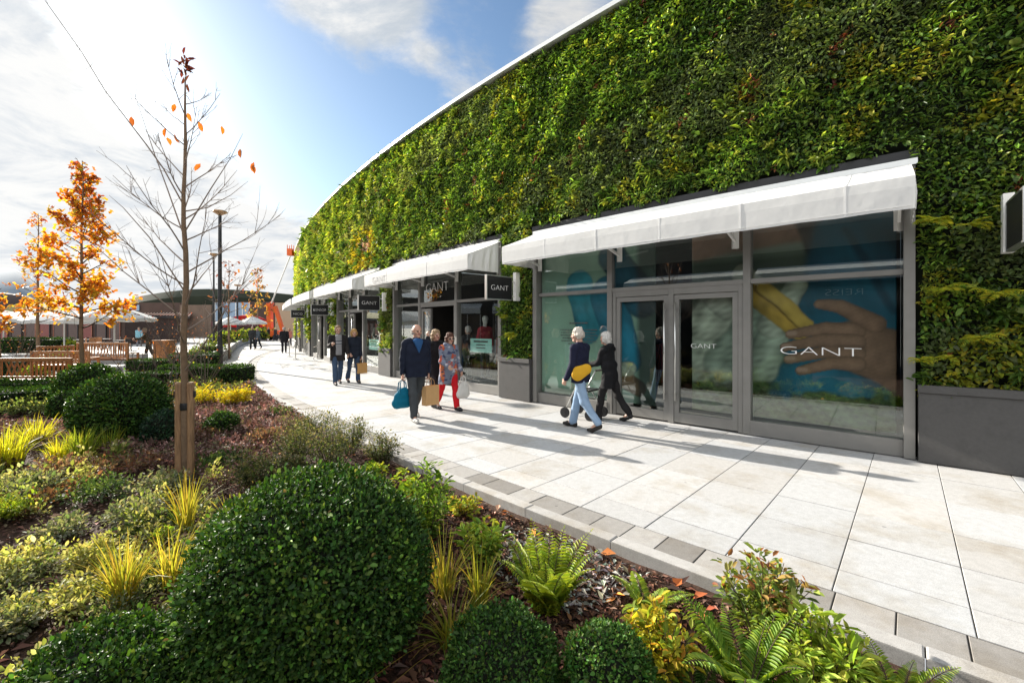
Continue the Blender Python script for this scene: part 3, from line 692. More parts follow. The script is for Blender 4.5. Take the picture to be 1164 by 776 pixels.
    while q_ < s1 - .3:
        for j in range(k - 1): se.bar(Fw(q_, prof[j][0] + .004, prof[j][1] + .004 - (.012 * math.sin(math.pi * j / (nv - 1)) if j < nv else 0)), Fw(q_, prof[j + 1][0] + .004, prof[j + 1][1] + .004 - (.012 * math.sin(math.pi * (j + 1) / (nv - 1)) if j + 1 < nv else 0)), .022, .003, up=Fn(q_))
        q_ += 1.15
    sbox(se, s0, s1, pj + .0045, pj + .0075, zv + .035, zv + .042); part(se.build('seam', M_seam), aw)
    ar = MB(); 
    for s in [s0 + .1, s0 + L * .33, s0 + L * .66, s1 - .1]:
        ar.bar(Fw(s, .06, 3.12), Fw(s, pj - .03, zf - .06), .035, .045); ar.bar(Fw(s, .05, 3.0), Fw(s, .05, 3.45), .06, .09)
    sbox(ar, s0 + .02, s1 - .02, pj - .05, pj - .02, zf - .05, zf - .02)
    part(ar.build('awning_arm', M_white), aw)
    return root, aw
fronts = [shopfront(sh) for sh in shops]
# lettering on glass and cloth
M_let = plain('white_lettering', (.82, .82, .82), rough=.5, var=.02); M_letg = plain('grey_lettering', (.42, .42, .43), rough=.7); M_letd = plain('dark_lettering', (.08, .09, .09), rough=.7)
def onfront(txt, s, z, w, h, m, root, d=.006, name='lettering'):
    o = letters(txt, w, h, m, None, (Fw(s, d, z), -Ft(s), (0, 0, 1)), name); return part(o, root)
onfront('GANT', .98, 1.37, .98, .115, M_let, fronts[0][0], -.022)
onfront('GANT', 2.62, 1.40, .42, .075, M_let, fronts[0][0], -.012)
onfront('GANT', 7.55 + 3.0, 2.93, 1.25, .27, M_let, fronts[1][0], .0)
onfront('GANT', 14.45 + 2.9, 2.95, 1.0, .22, M_let, fronts[2][0], .0)
onfront('GANT', 7.55 + 4.6, 3.22, .95, .18, M_letg, fronts[1][1], 1.135)
# small print on the left pane of the near shop
tx = MB()
rg = random.Random(5)
for r_, (zz, wid) in enumerate([(1.80, .42), (1.66, .92), (1.60, .88), (1.54, .9), (1.48, .8), (1.42, .86), (1.36, .5)]):
    u = -wid / 2
    while u < wid / 2:
        w_ = rg.uniform(.025, .075); hh = .018 if r_ else .026
        sbox(tx, 5.25 - u - w_, 5.25 - u, -.026, -.022, zz, zz + hh, 1); u += w_ + .016
part(tx.build('small_print', M_letd), fronts[0][0])
# notices stuck inside the panes
M_teal = plain('teal_notice', (.33, .62, .56), rough=.6, var=.03)
for (sa, sb, za, zb, ro) in [(8.05, 8.95, 1.05, 1.42, 1), (14.9, 16.0, .85, 1.25, 2)]:
    q = MB(); sbox(q, sa, sb, -.075, -.065, za, zb, 1)
    for i in range(3): sbox(q, sa + .15 + .1 * (i > 0), sb - .15 - .1 * (i > 0), -.064, -.061, zb - .10 - i * .08, zb - .075 - i * .08 + (.02 if i == 0 else 0), 1, 1)
    o = q.build('window_notice', [M_teal, M_letd]); o['label'] = 'pale teal printed notice inside the glass'; part(o, fronts[ro][0])
# ---- hanging blade signs
def blade(s, z0, z1, d0, d1, txt, label, tw, th):
    root = empty('hanging_sign', tuple(Fw(s, 0, 0))); tag(root, label, 'sign', 'black shop signs hung from the green piers')
    b = MB(); t = Ft(s); 
    b2 = MB(); sbox(b2, s - .03, s + .03, d0, d1, z0, z1, 1); o = part(b2.build('board', M_black, bevel=.003), root)
    fr = MB()
    for dd in (d0 - .022, d1): sbox(fr, s - .034, s + .034, dd, dd + .022, z0 - .022, z1 + .022, 1)
    for zz in (z0 - .022, z1): sbox(fr, s - .034, s + .034, d0, d1, zz, zz + .022, 1)
    part(fr.build('frame', M_steel_hi), root)
    br = MB(); sbox(br, s - .045, s + .045, .16, .30, z0 - .02, z1 + .14, 1); 
    for zz in (z0 + .08, z1 - .08): sbox(br, s - .012, s + .012, .30, d0 - .022, zz - .015, zz + .015, 1)
    part(br.build('bracket', M_white), root)
    for sg in (-1, 1) if txt else ():
        part(letters(txt, tw, th, M_let, None, (Fw(s + sg * .033, (d0 + d1) / 2, (z0 + z1) / 2), Fn(s) * sg, (0, 0, 1)), 'lettering'), root)
    return root
blade(6.82, 2.36, 2.86, .42, 1.16, 'GANT', 'large black sign with four white letters just left of the near awning', .52, .11)
blade(13.75, 2.32, 2.80, .42, 1.14, 'GANT', 'black sign with four white letters above the blonde woman with a paper bag', .52, .11)
blade(20.3, 2.30, 2.76, .42, 1.14, 'KENSOR', 'black sign with six white letters, third along from the large near sign', .56, .11)
blade(27.1, 2.30, 2.74, .42, 1.14, 'NICO', 'small far black sign with four white letters by the orange lift', .48, .12)
blade(-.84, 2.60, 3.12, .36, 1.1, '', 'black sign cut by the right edge of the photo', .5, .11)
# ---------------------------------------------------------------- plants
M_box = leafmat('box_leaves', .2, .52, .22)
M_leaf = leafmat('soft_leaves', .42, .6, .2)
M_grass = leafmat('grass_blades', .5, .5, .3)
M_autumn = leafmat('autumn_leaves', .5, .5, .25, tint=(1.3, 1.0, .5))
M_twig = plain('twigs', (.075, .05, .035), rough=.85, var=.35, scale=30)
M_bark = plain('bark', (.22, .145, .09), rough=.9, var=.4, scale=22, bump=.6)
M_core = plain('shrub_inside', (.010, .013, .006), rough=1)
BOX = [(.020, .055, .010), (.036, .088, .015), (.058, .125, .020), (.10, .17, .03)]
def sz(p): return float(soil_z(np.array([[p[0], p[1]]]))[0])
def lump(n, rx, ry, rz, p=2.4, seed=0, rough=.05):
    """points and normals on a clipped-shrub dome, base at z 0"""
    u = R_.normal(size=(n, 3)); u /= np.linalg.norm(u, axis=1, keepdims=True)
    q = (np.abs(u) ** p).sum(1) ** (-1 / p); P = u * q[:, None]
    nn = np.sign(P) * np.abs(P) ** (p - 1) / np.array((rx, ry, rz)); nn = unit(nn)
    P = P * np.array((rx, ry, rz)); P = P + nn * (rough * noise3(P / max(rx, .2), seed, 4.0))[:, None]
    return P, nn
def clipped(name, x, y, rx, ry, top, label, leaf=.026, n=8000, cat='clipped shrub', group='clipped box domes in the bed', base=-.03, p=2.4, pal=BOX, lw=.55, z_squash=None, rough=.03, w=(3, 4, 3, 1)):
    """box ball or dome: dark inside, several layers of small leaves; its base stands on the soil"""
    z0 = sz((x, y)) + base; H = top - z0; rz = H * .54; cz = H - rz
    root = empty(name, (x, y, z0)); tag(root, label, cat, group)
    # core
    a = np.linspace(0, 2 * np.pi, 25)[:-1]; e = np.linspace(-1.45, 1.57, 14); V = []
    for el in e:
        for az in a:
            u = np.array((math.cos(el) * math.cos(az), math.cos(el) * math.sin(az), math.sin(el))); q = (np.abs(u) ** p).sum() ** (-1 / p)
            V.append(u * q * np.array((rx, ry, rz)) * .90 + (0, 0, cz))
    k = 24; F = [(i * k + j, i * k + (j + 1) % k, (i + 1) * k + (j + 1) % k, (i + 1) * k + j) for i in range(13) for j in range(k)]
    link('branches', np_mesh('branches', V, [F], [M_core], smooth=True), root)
    P, nn = lump(n, rx, ry, rz, p, seed=int(abs(x * 37 + y * 91)) % 999, rough=rough)
    P = P + nn * R_.uniform(-.09, .03, (n, 1)) * min(1, rx * 1.6) + (0, 0, cz); ok = P[:, 2] > -.0; P, nn = P[ok], nn[ok]; n = len(P)
    D = nn * .6 + R_.normal(size=(n, 3)) * .75 + (0, 0, .3)
    c = mixcol(n, pal, w, .34); yg = (noise3(P, 8, 7) > .35) & (R_.random(n) < .45); c[yg] *= (1.7, 1.5, 1.1); ln = leaf * np.exp(R_.normal(size=n) * .22)
    dead = R_.random(n) < .005; c[dead] = (.25, .17, .05)
    st = R_.choice(n, n // 28); P = np.concatenate([P, P[st] + nn[st] * R_.uniform(.01, .055, (len(st), 1)) * min(1, rx * 2)]); D = np.concatenate([D, nn[st] + R_.normal(size=(len(st), 3)) * .35 + (0, 0, .4)]); c = np.concatenate([c, np.clip(c[st] * 1.7, 0, .4)]); ln = np.concatenate([ln, ln[st] * 1.1]); nn = np.concatenate([nn, nn[st]]); n = len(P)
    link('foliage', leaf_mesh('foliage', P, D, ln, ln * lw, c, M_box, T_OVAL, nrm=nn + (0, 0, .6), roll=.8), root)
    return root
def px_dome(name, px, py_top, width_px, Y, label, **kw):
    x = (px - CX) / FPX * Y; r = width_px / 2 / FPX * Y
    top = CAMH - (py_top - HOR) / FPX * (Y - .25 * r)
    return clipped(name, x, Y, r * .95, r * .95, top, label, **kw)
px_dome('box_dome', 356, 556, 254, 2.42, 'very large dark green clipped box dome nearest the camera', leaf=.022, n=62000, p=2.2, rough=.035, w=(4, 4, 3, 2))
clipped('box_dome', -1.78, 1.96, .36, .32, .33, 'broad low box dome in the bottom left corner, left of the largest dome', leaf=.022, n=24000, rough=.04)
px_dome('box_ball', 570, 716, 132, 2.0, 'dark box ball right of the largest dome, below the grass tufts', leaf=.017, n=15000, group='small box balls at the front of the bed')
px_dome('box_ball', 690, 724, 94, 2.02, 'bright small box ball between the dark ball and the yellow shrub', leaf=.017, n=9000, group='small box balls at the front of the bed', pal=[(.03, .09, .014), (.05, .13, .02), (.09, .17, .03), (.14, .2, .05)])
px_dome('box_ball', 138, 428, 90, 6.9, 'large round box ball left of the staked bare tree', leaf=.036, n=17000, p=2.2, rough=.02)
px_dome('box_ball', 103, 415, 62, 9.4, 'round box ball behind the larger ball and in front of the benches', leaf=.045, n=9000, p=2.2, rough=.02)
px_dome('box_ball', 76, 446, 32, 8.6, 'small box ball tucked left of the large round ball', leaf=.035, n=3500)
px_dome('box_ball', 187, 469, 42, 6.5, 'small bluish box ball beside the foot of the tree stakes', leaf=.03, n=4500, pal=[(.01, .035, .018), (.02, .05, .025), (.03, .07, .03)], w=(2, 3, 1))
px_dome('box_ball', 253, 470, 32, 7.1, 'lone little box ball among the reddish ground cover right of the stakes', leaf=.03, n=3500)
def hedge(pts, w, h, label, leaf=.04, dens=900, z=0.0, group='low clipped hedges'):
    """a clipped hedge along a line of ground points"""
    root = empty('hedge', (pts[0][0], pts[0][1], z)); tag(root, label, 'hedge', group)
    P0 = np.array([(p[0] - pts[0][0], p[1] - pts[0][1], 0) for p in pts], float); Ps, Ns = [], []; core = MB()
    for a, b in zip(P0[:-1], P0[1:]):
        L = np.linalg.norm(b - a); t = (b - a) / L; s_ = np.array((t[1], -t[0], 0))
        core.bar(a + (0, 0, h * .46), b + (0, 0, h * .46), w * .86, h * .92)
        for (nrm, area, f) in [((0, 0, 1), L * w, lambda n: s_ * R_.uniform(-w / 2, w / 2, (n, 1)) + np.array((0, 0, h))), (s_, L * h, lambda n: s_ * w / 2 + np.array((0, 0, 1)) * R_.uniform(0, h, (n, 1))), (-s_, L * h, lambda n: -s_ * w / 2 + np.array((0, 0, 1)) * R_.uniform(0, h, (n, 1)))]:
            n = int(area * dens); Ps.append(a + t * R_.uniform(0, L, (n, 1)) + f(n)); Ns.append(np.tile(nrm, (n, 1)))
        for e_, sg in ((a, -1), (b, 1)):
            n = int(w * h * dens); Ps.append(e_ + s_ * R_.uniform(-w / 2, w / 2, (n, 1)) + np.array((0, 0, 1)) * R_.uniform(0, h, (n, 1))); Ns.append(np.tile(t * sg, (n, 1)))
    P = np.concatenate(Ps); nn = np.concatenate(Ns).astype(float); n = len(P)
    P = P + nn * (.025 * noise3(P, 5, 6) + R_.uniform(-.06, .03, n))[:, None]
    link('foliage', leaf_mesh('foliage', P, nn * .8 + R_.normal(size=(n, 3)) * .6 + (0, 0, .2), leaf * np.exp(R_.normal(size=n) * .25), leaf * .6, mixcol(n, BOX, (3, 4, 3, 1), .25), M_box, T_OVAL, nrm=nn + (0, 0, .5)), root)
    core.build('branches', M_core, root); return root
hedge([G(-60, 470), G(34, 465), G(70, 462)][:3], .75, .42, 'nearest low clipped hedge at the left edge in front of the benches', leaf=.04, dens=1300)
hedge([GY(-120, 10.2), GY(25, 10.3), GY(66, 10.4)], .6, .46, 'low clipped hedge right behind the nearest hedge, under the long bench back', leaf=.045, dens=1100)
hedge([GY(190, 14.4), GY(281, 14.2)], .85, .46, 'square ended clipped hedge beside the footway behind the yellow shrubs', leaf=.055, dens=900)
hedge([GY(150, 13.0), GY(206, 13.4)], .5, .36, 'thin low hedge left of the staked tree in front of the wooden bin', leaf=.05, dens=700)
hedge([GY(196, 19.0), GY(250, 19.6)], .8, .55, 'middle hedge just left of the tall lamp post', leaf=.07, dens=420)
hedge([GY(152, 17.5), GY(186, 17.5)], .8, .42, 'short dark hedge at the feet of the person by the bin', leaf=.06, dens=500)
hedge([GY(10, 30), GY(75, 30)], 1.2, .95, 'far clipped hedge below the left white parasols', leaf=.1, dens=180)
hedge([GY(-30, 16), GY(34, 16)], .7, .52, 'clipped hedge left of the wooden armchair', leaf=.06, dens=450)
# ---- grasses
GR_Y = [(.44, .38, .05), (.34, .34, .05), (.24, .28, .04), (.48, .36, .08)]
GR_G = [(.25, .34, .04), (.16, .26, .03), (.38, .38, .05)]
def grass_mesh(h, n, spread, pal, bw=.006, seg=5, lean=.5, base=.05):
    a = R_.uniform(0, 6.283, n); r = base * np.sqrt(R_.random(n)); L = h * R_.uniform(.55, 1.12, n); ln = np.abs(R_.normal(size=n)) * lean + .08
    t = np.linspace(0, 1, seg + 1); V = []; az = a + R_.normal(size=n) * .5
    dx, dy = np.cos(az), np.sin(az); out_ = ln[:, None] * (t[None] ** 1.8) * L[:, None] * .9 * spread; z = L[:, None] * (t[None] - .30 * np.minimum(ln, 1.2)[:, None] * t[None] ** 2.4)
    x = (r * np.cos(a))[:, None] + dx[:, None] * out_; y = (r * np.sin(a))[:, None] + dy[:, None] * out_
    w = bw * (1 - t[None] ** 2.2) * R_.uniform(.7, 1.2, (n, 1)) + .0006
    th = az + 1.57 + R_.normal(size=n) * .5; sx, sy = np.cos(th)[:, None] * w, np.sin(th)[:, None] * w
    A = np.stack([x - sx, y - sy, z], -1); B = np.stack([x + sx, y + sy, z], -1); V = np.stack([A, B], 2).reshape(-1, 3)
    k = (seg + 1) * 2; o = (np.arange(n) * k)[:, None, None]; i = (np.arange(seg) * 2)[None, :, None]; F = (o + i + np.array((0, 1, 3, 2))[None, None]).reshape(-1, 4)
    c = mixcol(n, pal, [1] * len(pal), .18); C = np.repeat(c, k, 0)
    tip = np.tile(np.repeat(t, 2), n)[:, None]; C = C * (1 - .12 * tip) + np.array((.3, .2, .06)) * .12 * tip
    return np_mesh('blades', V, [F], [M_grass], col=C)
def tuft(px, py, h, label, n=90, pal=GR_Y, spread=1.0, bw=.006, lean=.45, base=.06, group='grass tufts in the bed'):
    x, y, _ = G(px, py); o = link('grass_tuft', grass_mesh(h, n, spread, pal, bw, 6, lean, base)); o.location = (x, y, sz((x, y)) - .01)
    return tag(o, label, 'grass tuft', group)
tuft(140, 684, .46, 'golden upright grass tuft between the left dome and the pale ground cover', 150, bw=.0042)
tuft(196, 664, .44, 'golden grass tuft leaning left against the largest box dome', 80, bw=.0042)
tuft(212, 600, .5, 'thin yellow grass tuft just below the tree stakes', 60, bw=.005)
tuft(262, 592, .34, 'wispy yellow grass tuft behind the top left of the largest dome', 36, bw=.005, lean=.6)
tuft(505, 672, .44, 'arching golden grass tuft touching the right flank of the largest dome', 70, bw=.004, lean=.7)
tuft(545, 688, .40, 'bright upright grass clump between the arching grass and the fern', 85, GR_G + GR_Y, .8, bw=.0042, lean=.35, base=.045)
tuft(513, 722, .30, 'low sprawling yellow green grass at the corner of dome and dark ball', 80, GR_G + GR_Y, 1.3, bw=.004, lean=.8)
tuft(4, 527, .56, 'dense yellow grass clump cut by the left edge of the photo', 230, [(.6, .55, .04), (.5, .5, .04), (.4, .45, .04)], 1.0, .007, .45, .18)
tuft(42, 503, .50, 'second yellow grass clump from the left edge', 150, [(.55, .5, .04), (.45, .46, .04)], 1.0, .007, .45, .14)
tuft(66, 521, .36, 'short yellow grass clump in front of the row', 100, [(.58, .52, .04), (.45, .48, .04)], 1.0, .006, .45, .1)
tuft(93, 519, .50, 'greener grass clump third in the row left of the large ball', 150, GR_G, .9, .007, .42, .12)
tuft(126, 509, .42, 'thin grass clump in front of the large box ball', 70, GR_G, .9, .006, .4, .1)
# ---- leafy shrubs: stems with leaves along them
def shrub(name, px, py, h, r, label, cat='shrub', stems=14, leaf=.05, lw=.5, pal=((.1, .2, .03),), w=None, per=26, group='leafy shrubs along the front of the bed', m=None, tmpl=T_OVAL, up=1.0, start=.25, tipcol=None, twig=.003, Y=None, z=None):
    x, y, _ = G(px, py) if Y is None else GY(px, Y)
    z0 = sz((x, y)) - .01 if z is None else z
    root = empty(name, (x, y, z0)); tag(root, label, cat, group); mb = MB(); ps, ds, tt = [], [], []
    for i in range(stems):
        a = R_.uniform(0, 6.283); rr = r * math.sqrt(R_.random()); hh = h * R_.uniform(.65, 1.05) * (1 - .3 * (rr / r) ** 2)
        p0 = np.array((.25 * rr * math.cos(a), .25 * rr * math.sin(a), 0)); p2 = np.array((rr * math.cos(a), rr * math.sin(a), hh)); p1 = (p0 + p2) / 2 + np.array((0, 0, hh * .12)) - .12 * rr * np.array((math.cos(a), math.sin(a), 0)) * up
        t = np.linspace(0, 1, 6)[:, None]; cv = (1 - t) ** 2 * p0 + 2 * t * (1 - t) * p1 + t * t * p2
        mb.tube(cv, [twig * 1.4 * (1 - .6 * q) for q in t[:, 0]], 5, cap=False)
        k = per; t = np.clip(R_.uniform(start, 1.03, (k, 1)), 0, 1); cv = (1 - t) ** 2 * p0 + 2 * t * (1 - t) * p1 + t * t * p2; tg = unit(2 * (1 - t) * (p1 - p0) + 2 * t * (p2 - p1))
        b = R_.normal(size=(k, 3)); d = unit(b - (b * tg).sum(1, keepdims=True) * tg) + tg * .5 + np.array((0, 0, .1)); ps.append(cv); ds.append(d); tt.append(t[:, 0])
        # side sprigs push the leaves out
        ps[-1] = ps[-1] + d * R_.uniform(0, .28, (k, 1)) * r * .7
    P = np.concatenate(ps); D = np.concatenate(ds); T = np.concatenate(tt); n = len(P)
    c = mixcol(n, pal, w or [1] * len(pal), .2)
    if tipcol is not None:
        q = (T > .8) & (R_.random(n) < .6); c[q] = mixcol(q.sum(), tipcol, [1] * len(tipcol), .2)
    ln = leaf * np.exp(R_.normal(size=n) * .25)
    mb.build('stems', M_twig, root); link('foliage', leaf_mesh('foliage', P, D, ln, ln * lw, c, m or M_leaf, tmpl, roll=.8), root); return root
LIME = [(.30, .40, .04), (.2, .32, .035), (.42, .44, .05)]
HEBE = [(.07, .10, .035), (.11, .13, .05), (.16, .16, .07), (.05, .08, .03)]
hb = 'grey green hebes beside the footway'
for (px, py, hpx, wpx, lb) in [(338, 524, 40, 66, 'grey green hebe shrub, lowest of the hebes beside the reddish ground cover'), (378, 534, 54, 70, 'wide grey green hebe behind the top of the largest dome'), (352, 494, 30, 64, 'pale hebe at the back edge of the hebe mound'), (398, 512, 42, 50, 'tall dark hebe on the right of the hebe mound'),
                                   (434, 524, 36, 42, 'separate hebe shrub at the kerb right of the mound'), (291, 556, 40, 70, 'rounded hebe left of the largest dome top'), (330, 548, 28, 44, 'little hebe wedged between rounded hebe and largest dome')]:
    Y = G(px, py)[1]; shrub('hebe', px, py, hpx / FPX * Y * 1.1, wpx / 2 / FPX * Y * 1.05, lb, stems=44, leaf=.028, lw=.42, pal=HEBE, w=(3, 3, 2, 2), per=44, group=hb, tipcol=[(.2, .2, .1), (.24, .2, .12)], start=.2)
shrub('evergreen_shrub', 420, 548, .24, .22, 'bright green leafy shrub between the hebes and the largest dome', stems=22, leaf=.045, pal=LIME + [(.08, .16, .02)], per=34)
shrub('evergreen_shrub', 482, 612, .66, .24, 'tall upright green shrub rising beside the right of the largest dome', stems=20, leaf=.055, lw=.28, pal=[(.16, .28, .04), (.1, .19, .03), (.27, .38, .05)], per=52, start=.1)
shrub('evergreen_shrub', 462, 590, .5, .16, 'lime tinted shrub half hidden behind the largest dome', stems=14, leaf=.05, pal=LIME, per=30)
shrub('barberry', 527, 580, .22, .17, 'small yellow green shrub near the kerb above the grasses', stems=18, leaf=.035, lw=.6, pal=[(.34, .36, .04), (.22, .3, .04), (.42, .3, .05)], per=26)
shrub('evergreen_shrub', 545, 642, .42, .22, 'loose light green shrub behind the bright grass clump', stems=18, leaf=.055, lw=.38, pal=[(.25, .37, .05), (.17, .29, .04), (.36, .4, .06)], per=30)
shrub('heavenly_bamboo', 868, 716, .52, .24, 'tall reddish tipped shrub leaning over the kerb', stems=26, leaf=.045, lw=.42, pal=[(.17, .24, .05), (.26, .32, .07), (.11, .17, .04)], per=46, tipcol=[(.34, .14, .06), (.4, .26, .08), (.3, .3, .08)], start=.15)
shrub('yellow_shrub', 748, 762, .42, .17, 'yellow and orange leaved shrub left of the big right fern', stems=24, leaf=.045, lw=.4, pal=[(.5, .42, .04), (.36, .38, .04), (.2, .28, .03), (.48, .25, .04)], w=(3, 3, 2, 1), per=36, start=.15)
shrub('evergreen_shrub', 925, 772, .36, .24, 'broad light green shrub with drooping leaves at the kerb', stems=26, leaf=.06, lw=.32, pal=[(.32, .42, .06), (.22, .33, .04), (.42, .45, .08)], per=34, start=.15)
shrub('evergreen_shrub', 1000, 800, .2, .2, 'low green shrub at the bottom edge right of the drooping shrub', stems=14, leaf=.05, lw=.36, pal=LIME, per=24)
shrub('evergreen_shrub', 190, 614, .12, .11, 'tiny bright green sprout between the two golden grasses', stems=9, leaf=.06, lw=.3, pal=LIME, per=10, group='small plants on the left of the bed')
shrub('evergreen_shrub', 14, 588, .22, .2, 'small lime cushion plant near the left edge', stems=26, leaf=.035, pal=LIME, per=26, group='small plants on the left of the bed')
ysh = 'bright yellow shrubs in front of the square hedge'
for (px, py, wd, lb) in [(232, 459, 34, 'left mound of the bright yellow shrubs beside the tree stake'), (258, 461, 30, 'middle mound of the bright yellow shrubs'), (276, 459, 24, 'right end mound of the bright yellow shrubs by the kerb')]:
    Y = G(px, py)[1]; shrub('yellow_shrub', px, py, 24 / FPX * Y, wd / 2 / FPX * Y, lb, stems=24, leaf=.06, lw=.26, pal=[(.62, .52, .03), (.5, .48, .04), (.66, .46, .03)], per=26, group=ysh, m=M_grass, start=.2)
shrub('pale_shrub', 32, 470, .34, .5, 'pale green low shrub between the hedges and the yellow grasses', stems=30, leaf=.05, pal=[(.2, .26, .1), (.14, .2, .06), (.3, .32, .12)], per=26, group='small plants on the left of the bed')
shrub('pale_shrub', 54, 448, .5, .4, 'tuft of pale leaves poking between the two left hedges', stems=20, leaf=.06, pal=[(.22, .28, .08), (.3, .32, .1)], per=20, group='small plants on the left of the bed')
# low mounds on the left, each with its own look
lw_ = 'low leafy mounds on the left of the bed'
YG = [(.42, .41, .14), (.28, .31, .09), (.5, .46, .2)]; SG = [(.22, .24, .15), (.13, .17, .08), (.32, .31, .22)]; DG = [(.07, .12, .04), (.12, .17, .05), (.05, .09, .03)]; RD = [(.25, .12, .09), (.18, .09, .07), (.14, .12, .06), (.3, .2, .16)]
for (px, py, h, r, pal, lb) in [
    (60, 700, .20, .22, YG, 'yellow leaved mound low on the left edge, just above the bottom left dome'), (20, 650, .18, .22, YG, 'yellow leaved mound at the left edge below the grey green patch'), (98, 642, .19, .22, YG, 'yellow leaved mound left of the golden upright grass'),
    (70, 606, .16, .22, SG, 'silvery grey mound between the yellow mounds and the dark one'), (150, 596, .2, .24, SG, 'silvery grey mound left of the thin yellow grass'), (245, 632, .16, .2, YG, 'small yellow mound between golden grass and the largest dome'),
    (110, 570, .24, .3, DG, 'dark green mound in the middle of the left ground cover'), (36, 560, .2, .3, SG, 'silvery mound behind the lime cushion plant'), (178, 562, .24, .3, SG, 'grey leaved mound at the foot of the tree stakes'),
    (60, 540, .22, .35, RD, 'reddish mound in front of the yellow grass row'), (150, 532, .22, .35, RD, 'dark red mound in front of the large box ball'), (255, 528, .2, .3, DG, 'dark green mound right of the tree stakes'),
    (300, 500, .2, .3, RD, 'reddish mound in the heather left of the hebes'), (230, 500, .18, .3, RD, 'reddish mound between stakes and the lone little ball'), (10, 720, .16, .16, SG, 'silvery mound at the left edge beside the bottom left dome'),
    (225, 690, .14, .14, YG, 'yellow sprays between the two dark domes'), (320, 470, .16, .3, DG, 'low green mound by the kerb beyond the hebes')]:
    shrub('low_shrub', px, py, h, r, lb, stems=34, leaf=.030 if py > 590 else .036, lw=.5, pal=pal, per=26, group=lw_, start=.3, twig=.0018)
# ---- ferns on the ground
def ground_fern(px, py, L, label, k=12, pal=None, tilt=.9):
    x, y, _ = G(px, py); root = empty('fern', (x, y, sz((x, y)))); tag(root, label, 'fern', 'ferns in the mulch by the kerb'); fr = []
    for i in range(k):
        a = 6.283 * i / k + R_.uniform(-.3, .3); fr.append(((.02 * math.cos(a), .02 * math.sin(a), 0), (math.cos(a) * tilt, math.sin(a) * tilt, R_.uniform(.7, 1.9)), L * R_.uniform(.7, 1.15), (0, 0, 1), 1.25, .2))
    st_ = MB()
    for f_ in fr:
        q_ = frond(f_[0], f_[1], f_[2], np.array(f_[3], float), 26, f_[4], f_[5])[3]; st_.tube(q_, list(np.linspace(.0035, .0012, len(q_))), 5, c=(.3, .3, .05))
    st_.build('stems', M_twig, root); link('fronds', fern_mesh('fronds', fr, pal or [(.38, .46, .05), (.28, .39, .04), (.18, .3, .035)], (2, 3, 2), pw=.2, n=26), root)
ground_fern(622, 688, .50, 'bright green fern in the mulch between the grass clump and the kerb', 20, [(.46, .52, .05), (.36, .46, .05), (.24, .36, .04)], .42)
ground_fern(600, 648, .26, 'small fern just behind the bright green fern', 8)
ground_fern(735, 682, .26, 'small low fern near the kerb above the yellow shrub', 9)
ground_fern(850, 772, .46, 'big upright fern below the reddish shrub', 14, [(.32, .42, .04), (.22, .35, .04), (.14, .26, .03)], .7)
ground_fern(1022, 790, .3, 'fern cut by the bottom edge at the right end of the bed', 9)
ground_fern(790, 800, .3, 'dark fern at the bottom edge beside the yellow shrub', 9, [(.06, .13, .02), (.09, .18, .03)])
# ---- ground cover and mulch (uncountable)
def region(pxpoly, n, zmax=None):
    q = [G(*p)[:2] for p in pxpoly]; q = np.array(q); lo, hi = q.min(0), q.max(0); P = R_.uniform(lo, hi, (n * 6, 2)); P = P[in_poly(P, q)]
    # more where it is near: keep by falling density
    keep = R_.random(len(P)) < np.clip((3.2 / np.maximum(P[:, 1], 1.5)) ** 1.3, 0, 1); P = P[keep][:n]; P = P[kerb_gap(P) > .1]; return P
def sprigs(name, P, hgt, per, leaf, lw, pal, w, m, spread=.10, tmpl=T_KITE, patch=None):
    n = len(P); z = soil_z(P); hh = hgt * (.35 + .65 * np.clip(.5 + .7 * noise3(np.c_[P, np.zeros(n)], 31, 3.0), 0, 1)) * R_.uniform(.5, 1.1, n)
    sc = np.clip(P[:, 1] / 3.5, .8, 2.6)
    B = np.repeat(np.c_[P, z + hh], per, 0) + R_.normal(size=(n * per, 3)) * (spread * np.array((.5, .5, .3)))
    B[:, 2] = np.maximum(B[:, 2], np.repeat(z, per)); k = len(B); c = mixcol(n, pal, w, .25); c = np.repeat(c, per, 0) * np.exp(R_.normal(size=(k, 1)) * .25)
    if patch is not None: c = patch(B, c)
    D = R_.normal(size=(k, 3)) + (0, 0, .35); ln = leaf * np.repeat(sc, per) * np.exp(R_.normal(size=k) * .3)
    o = link(name, leaf_mesh(name, B, D, ln, ln * lw, np.clip(c, .004, .8), m, tmpl)); return tag(o, kind='stuff')
def silver(B, c):
    yl = noise3(np.c_[B[:, :2], np.zeros(len(B))], 33, 1.7) - (B[:, 1] - 3.2) * .35
    q = (yl > .1) & (R_.random(len(B)) < .7); c[q] = mixcol(q.sum(), [(.40, .39, .13), (.28, .31, .09), (.46, .42, .18)], (2, 2, 1), .2); return c
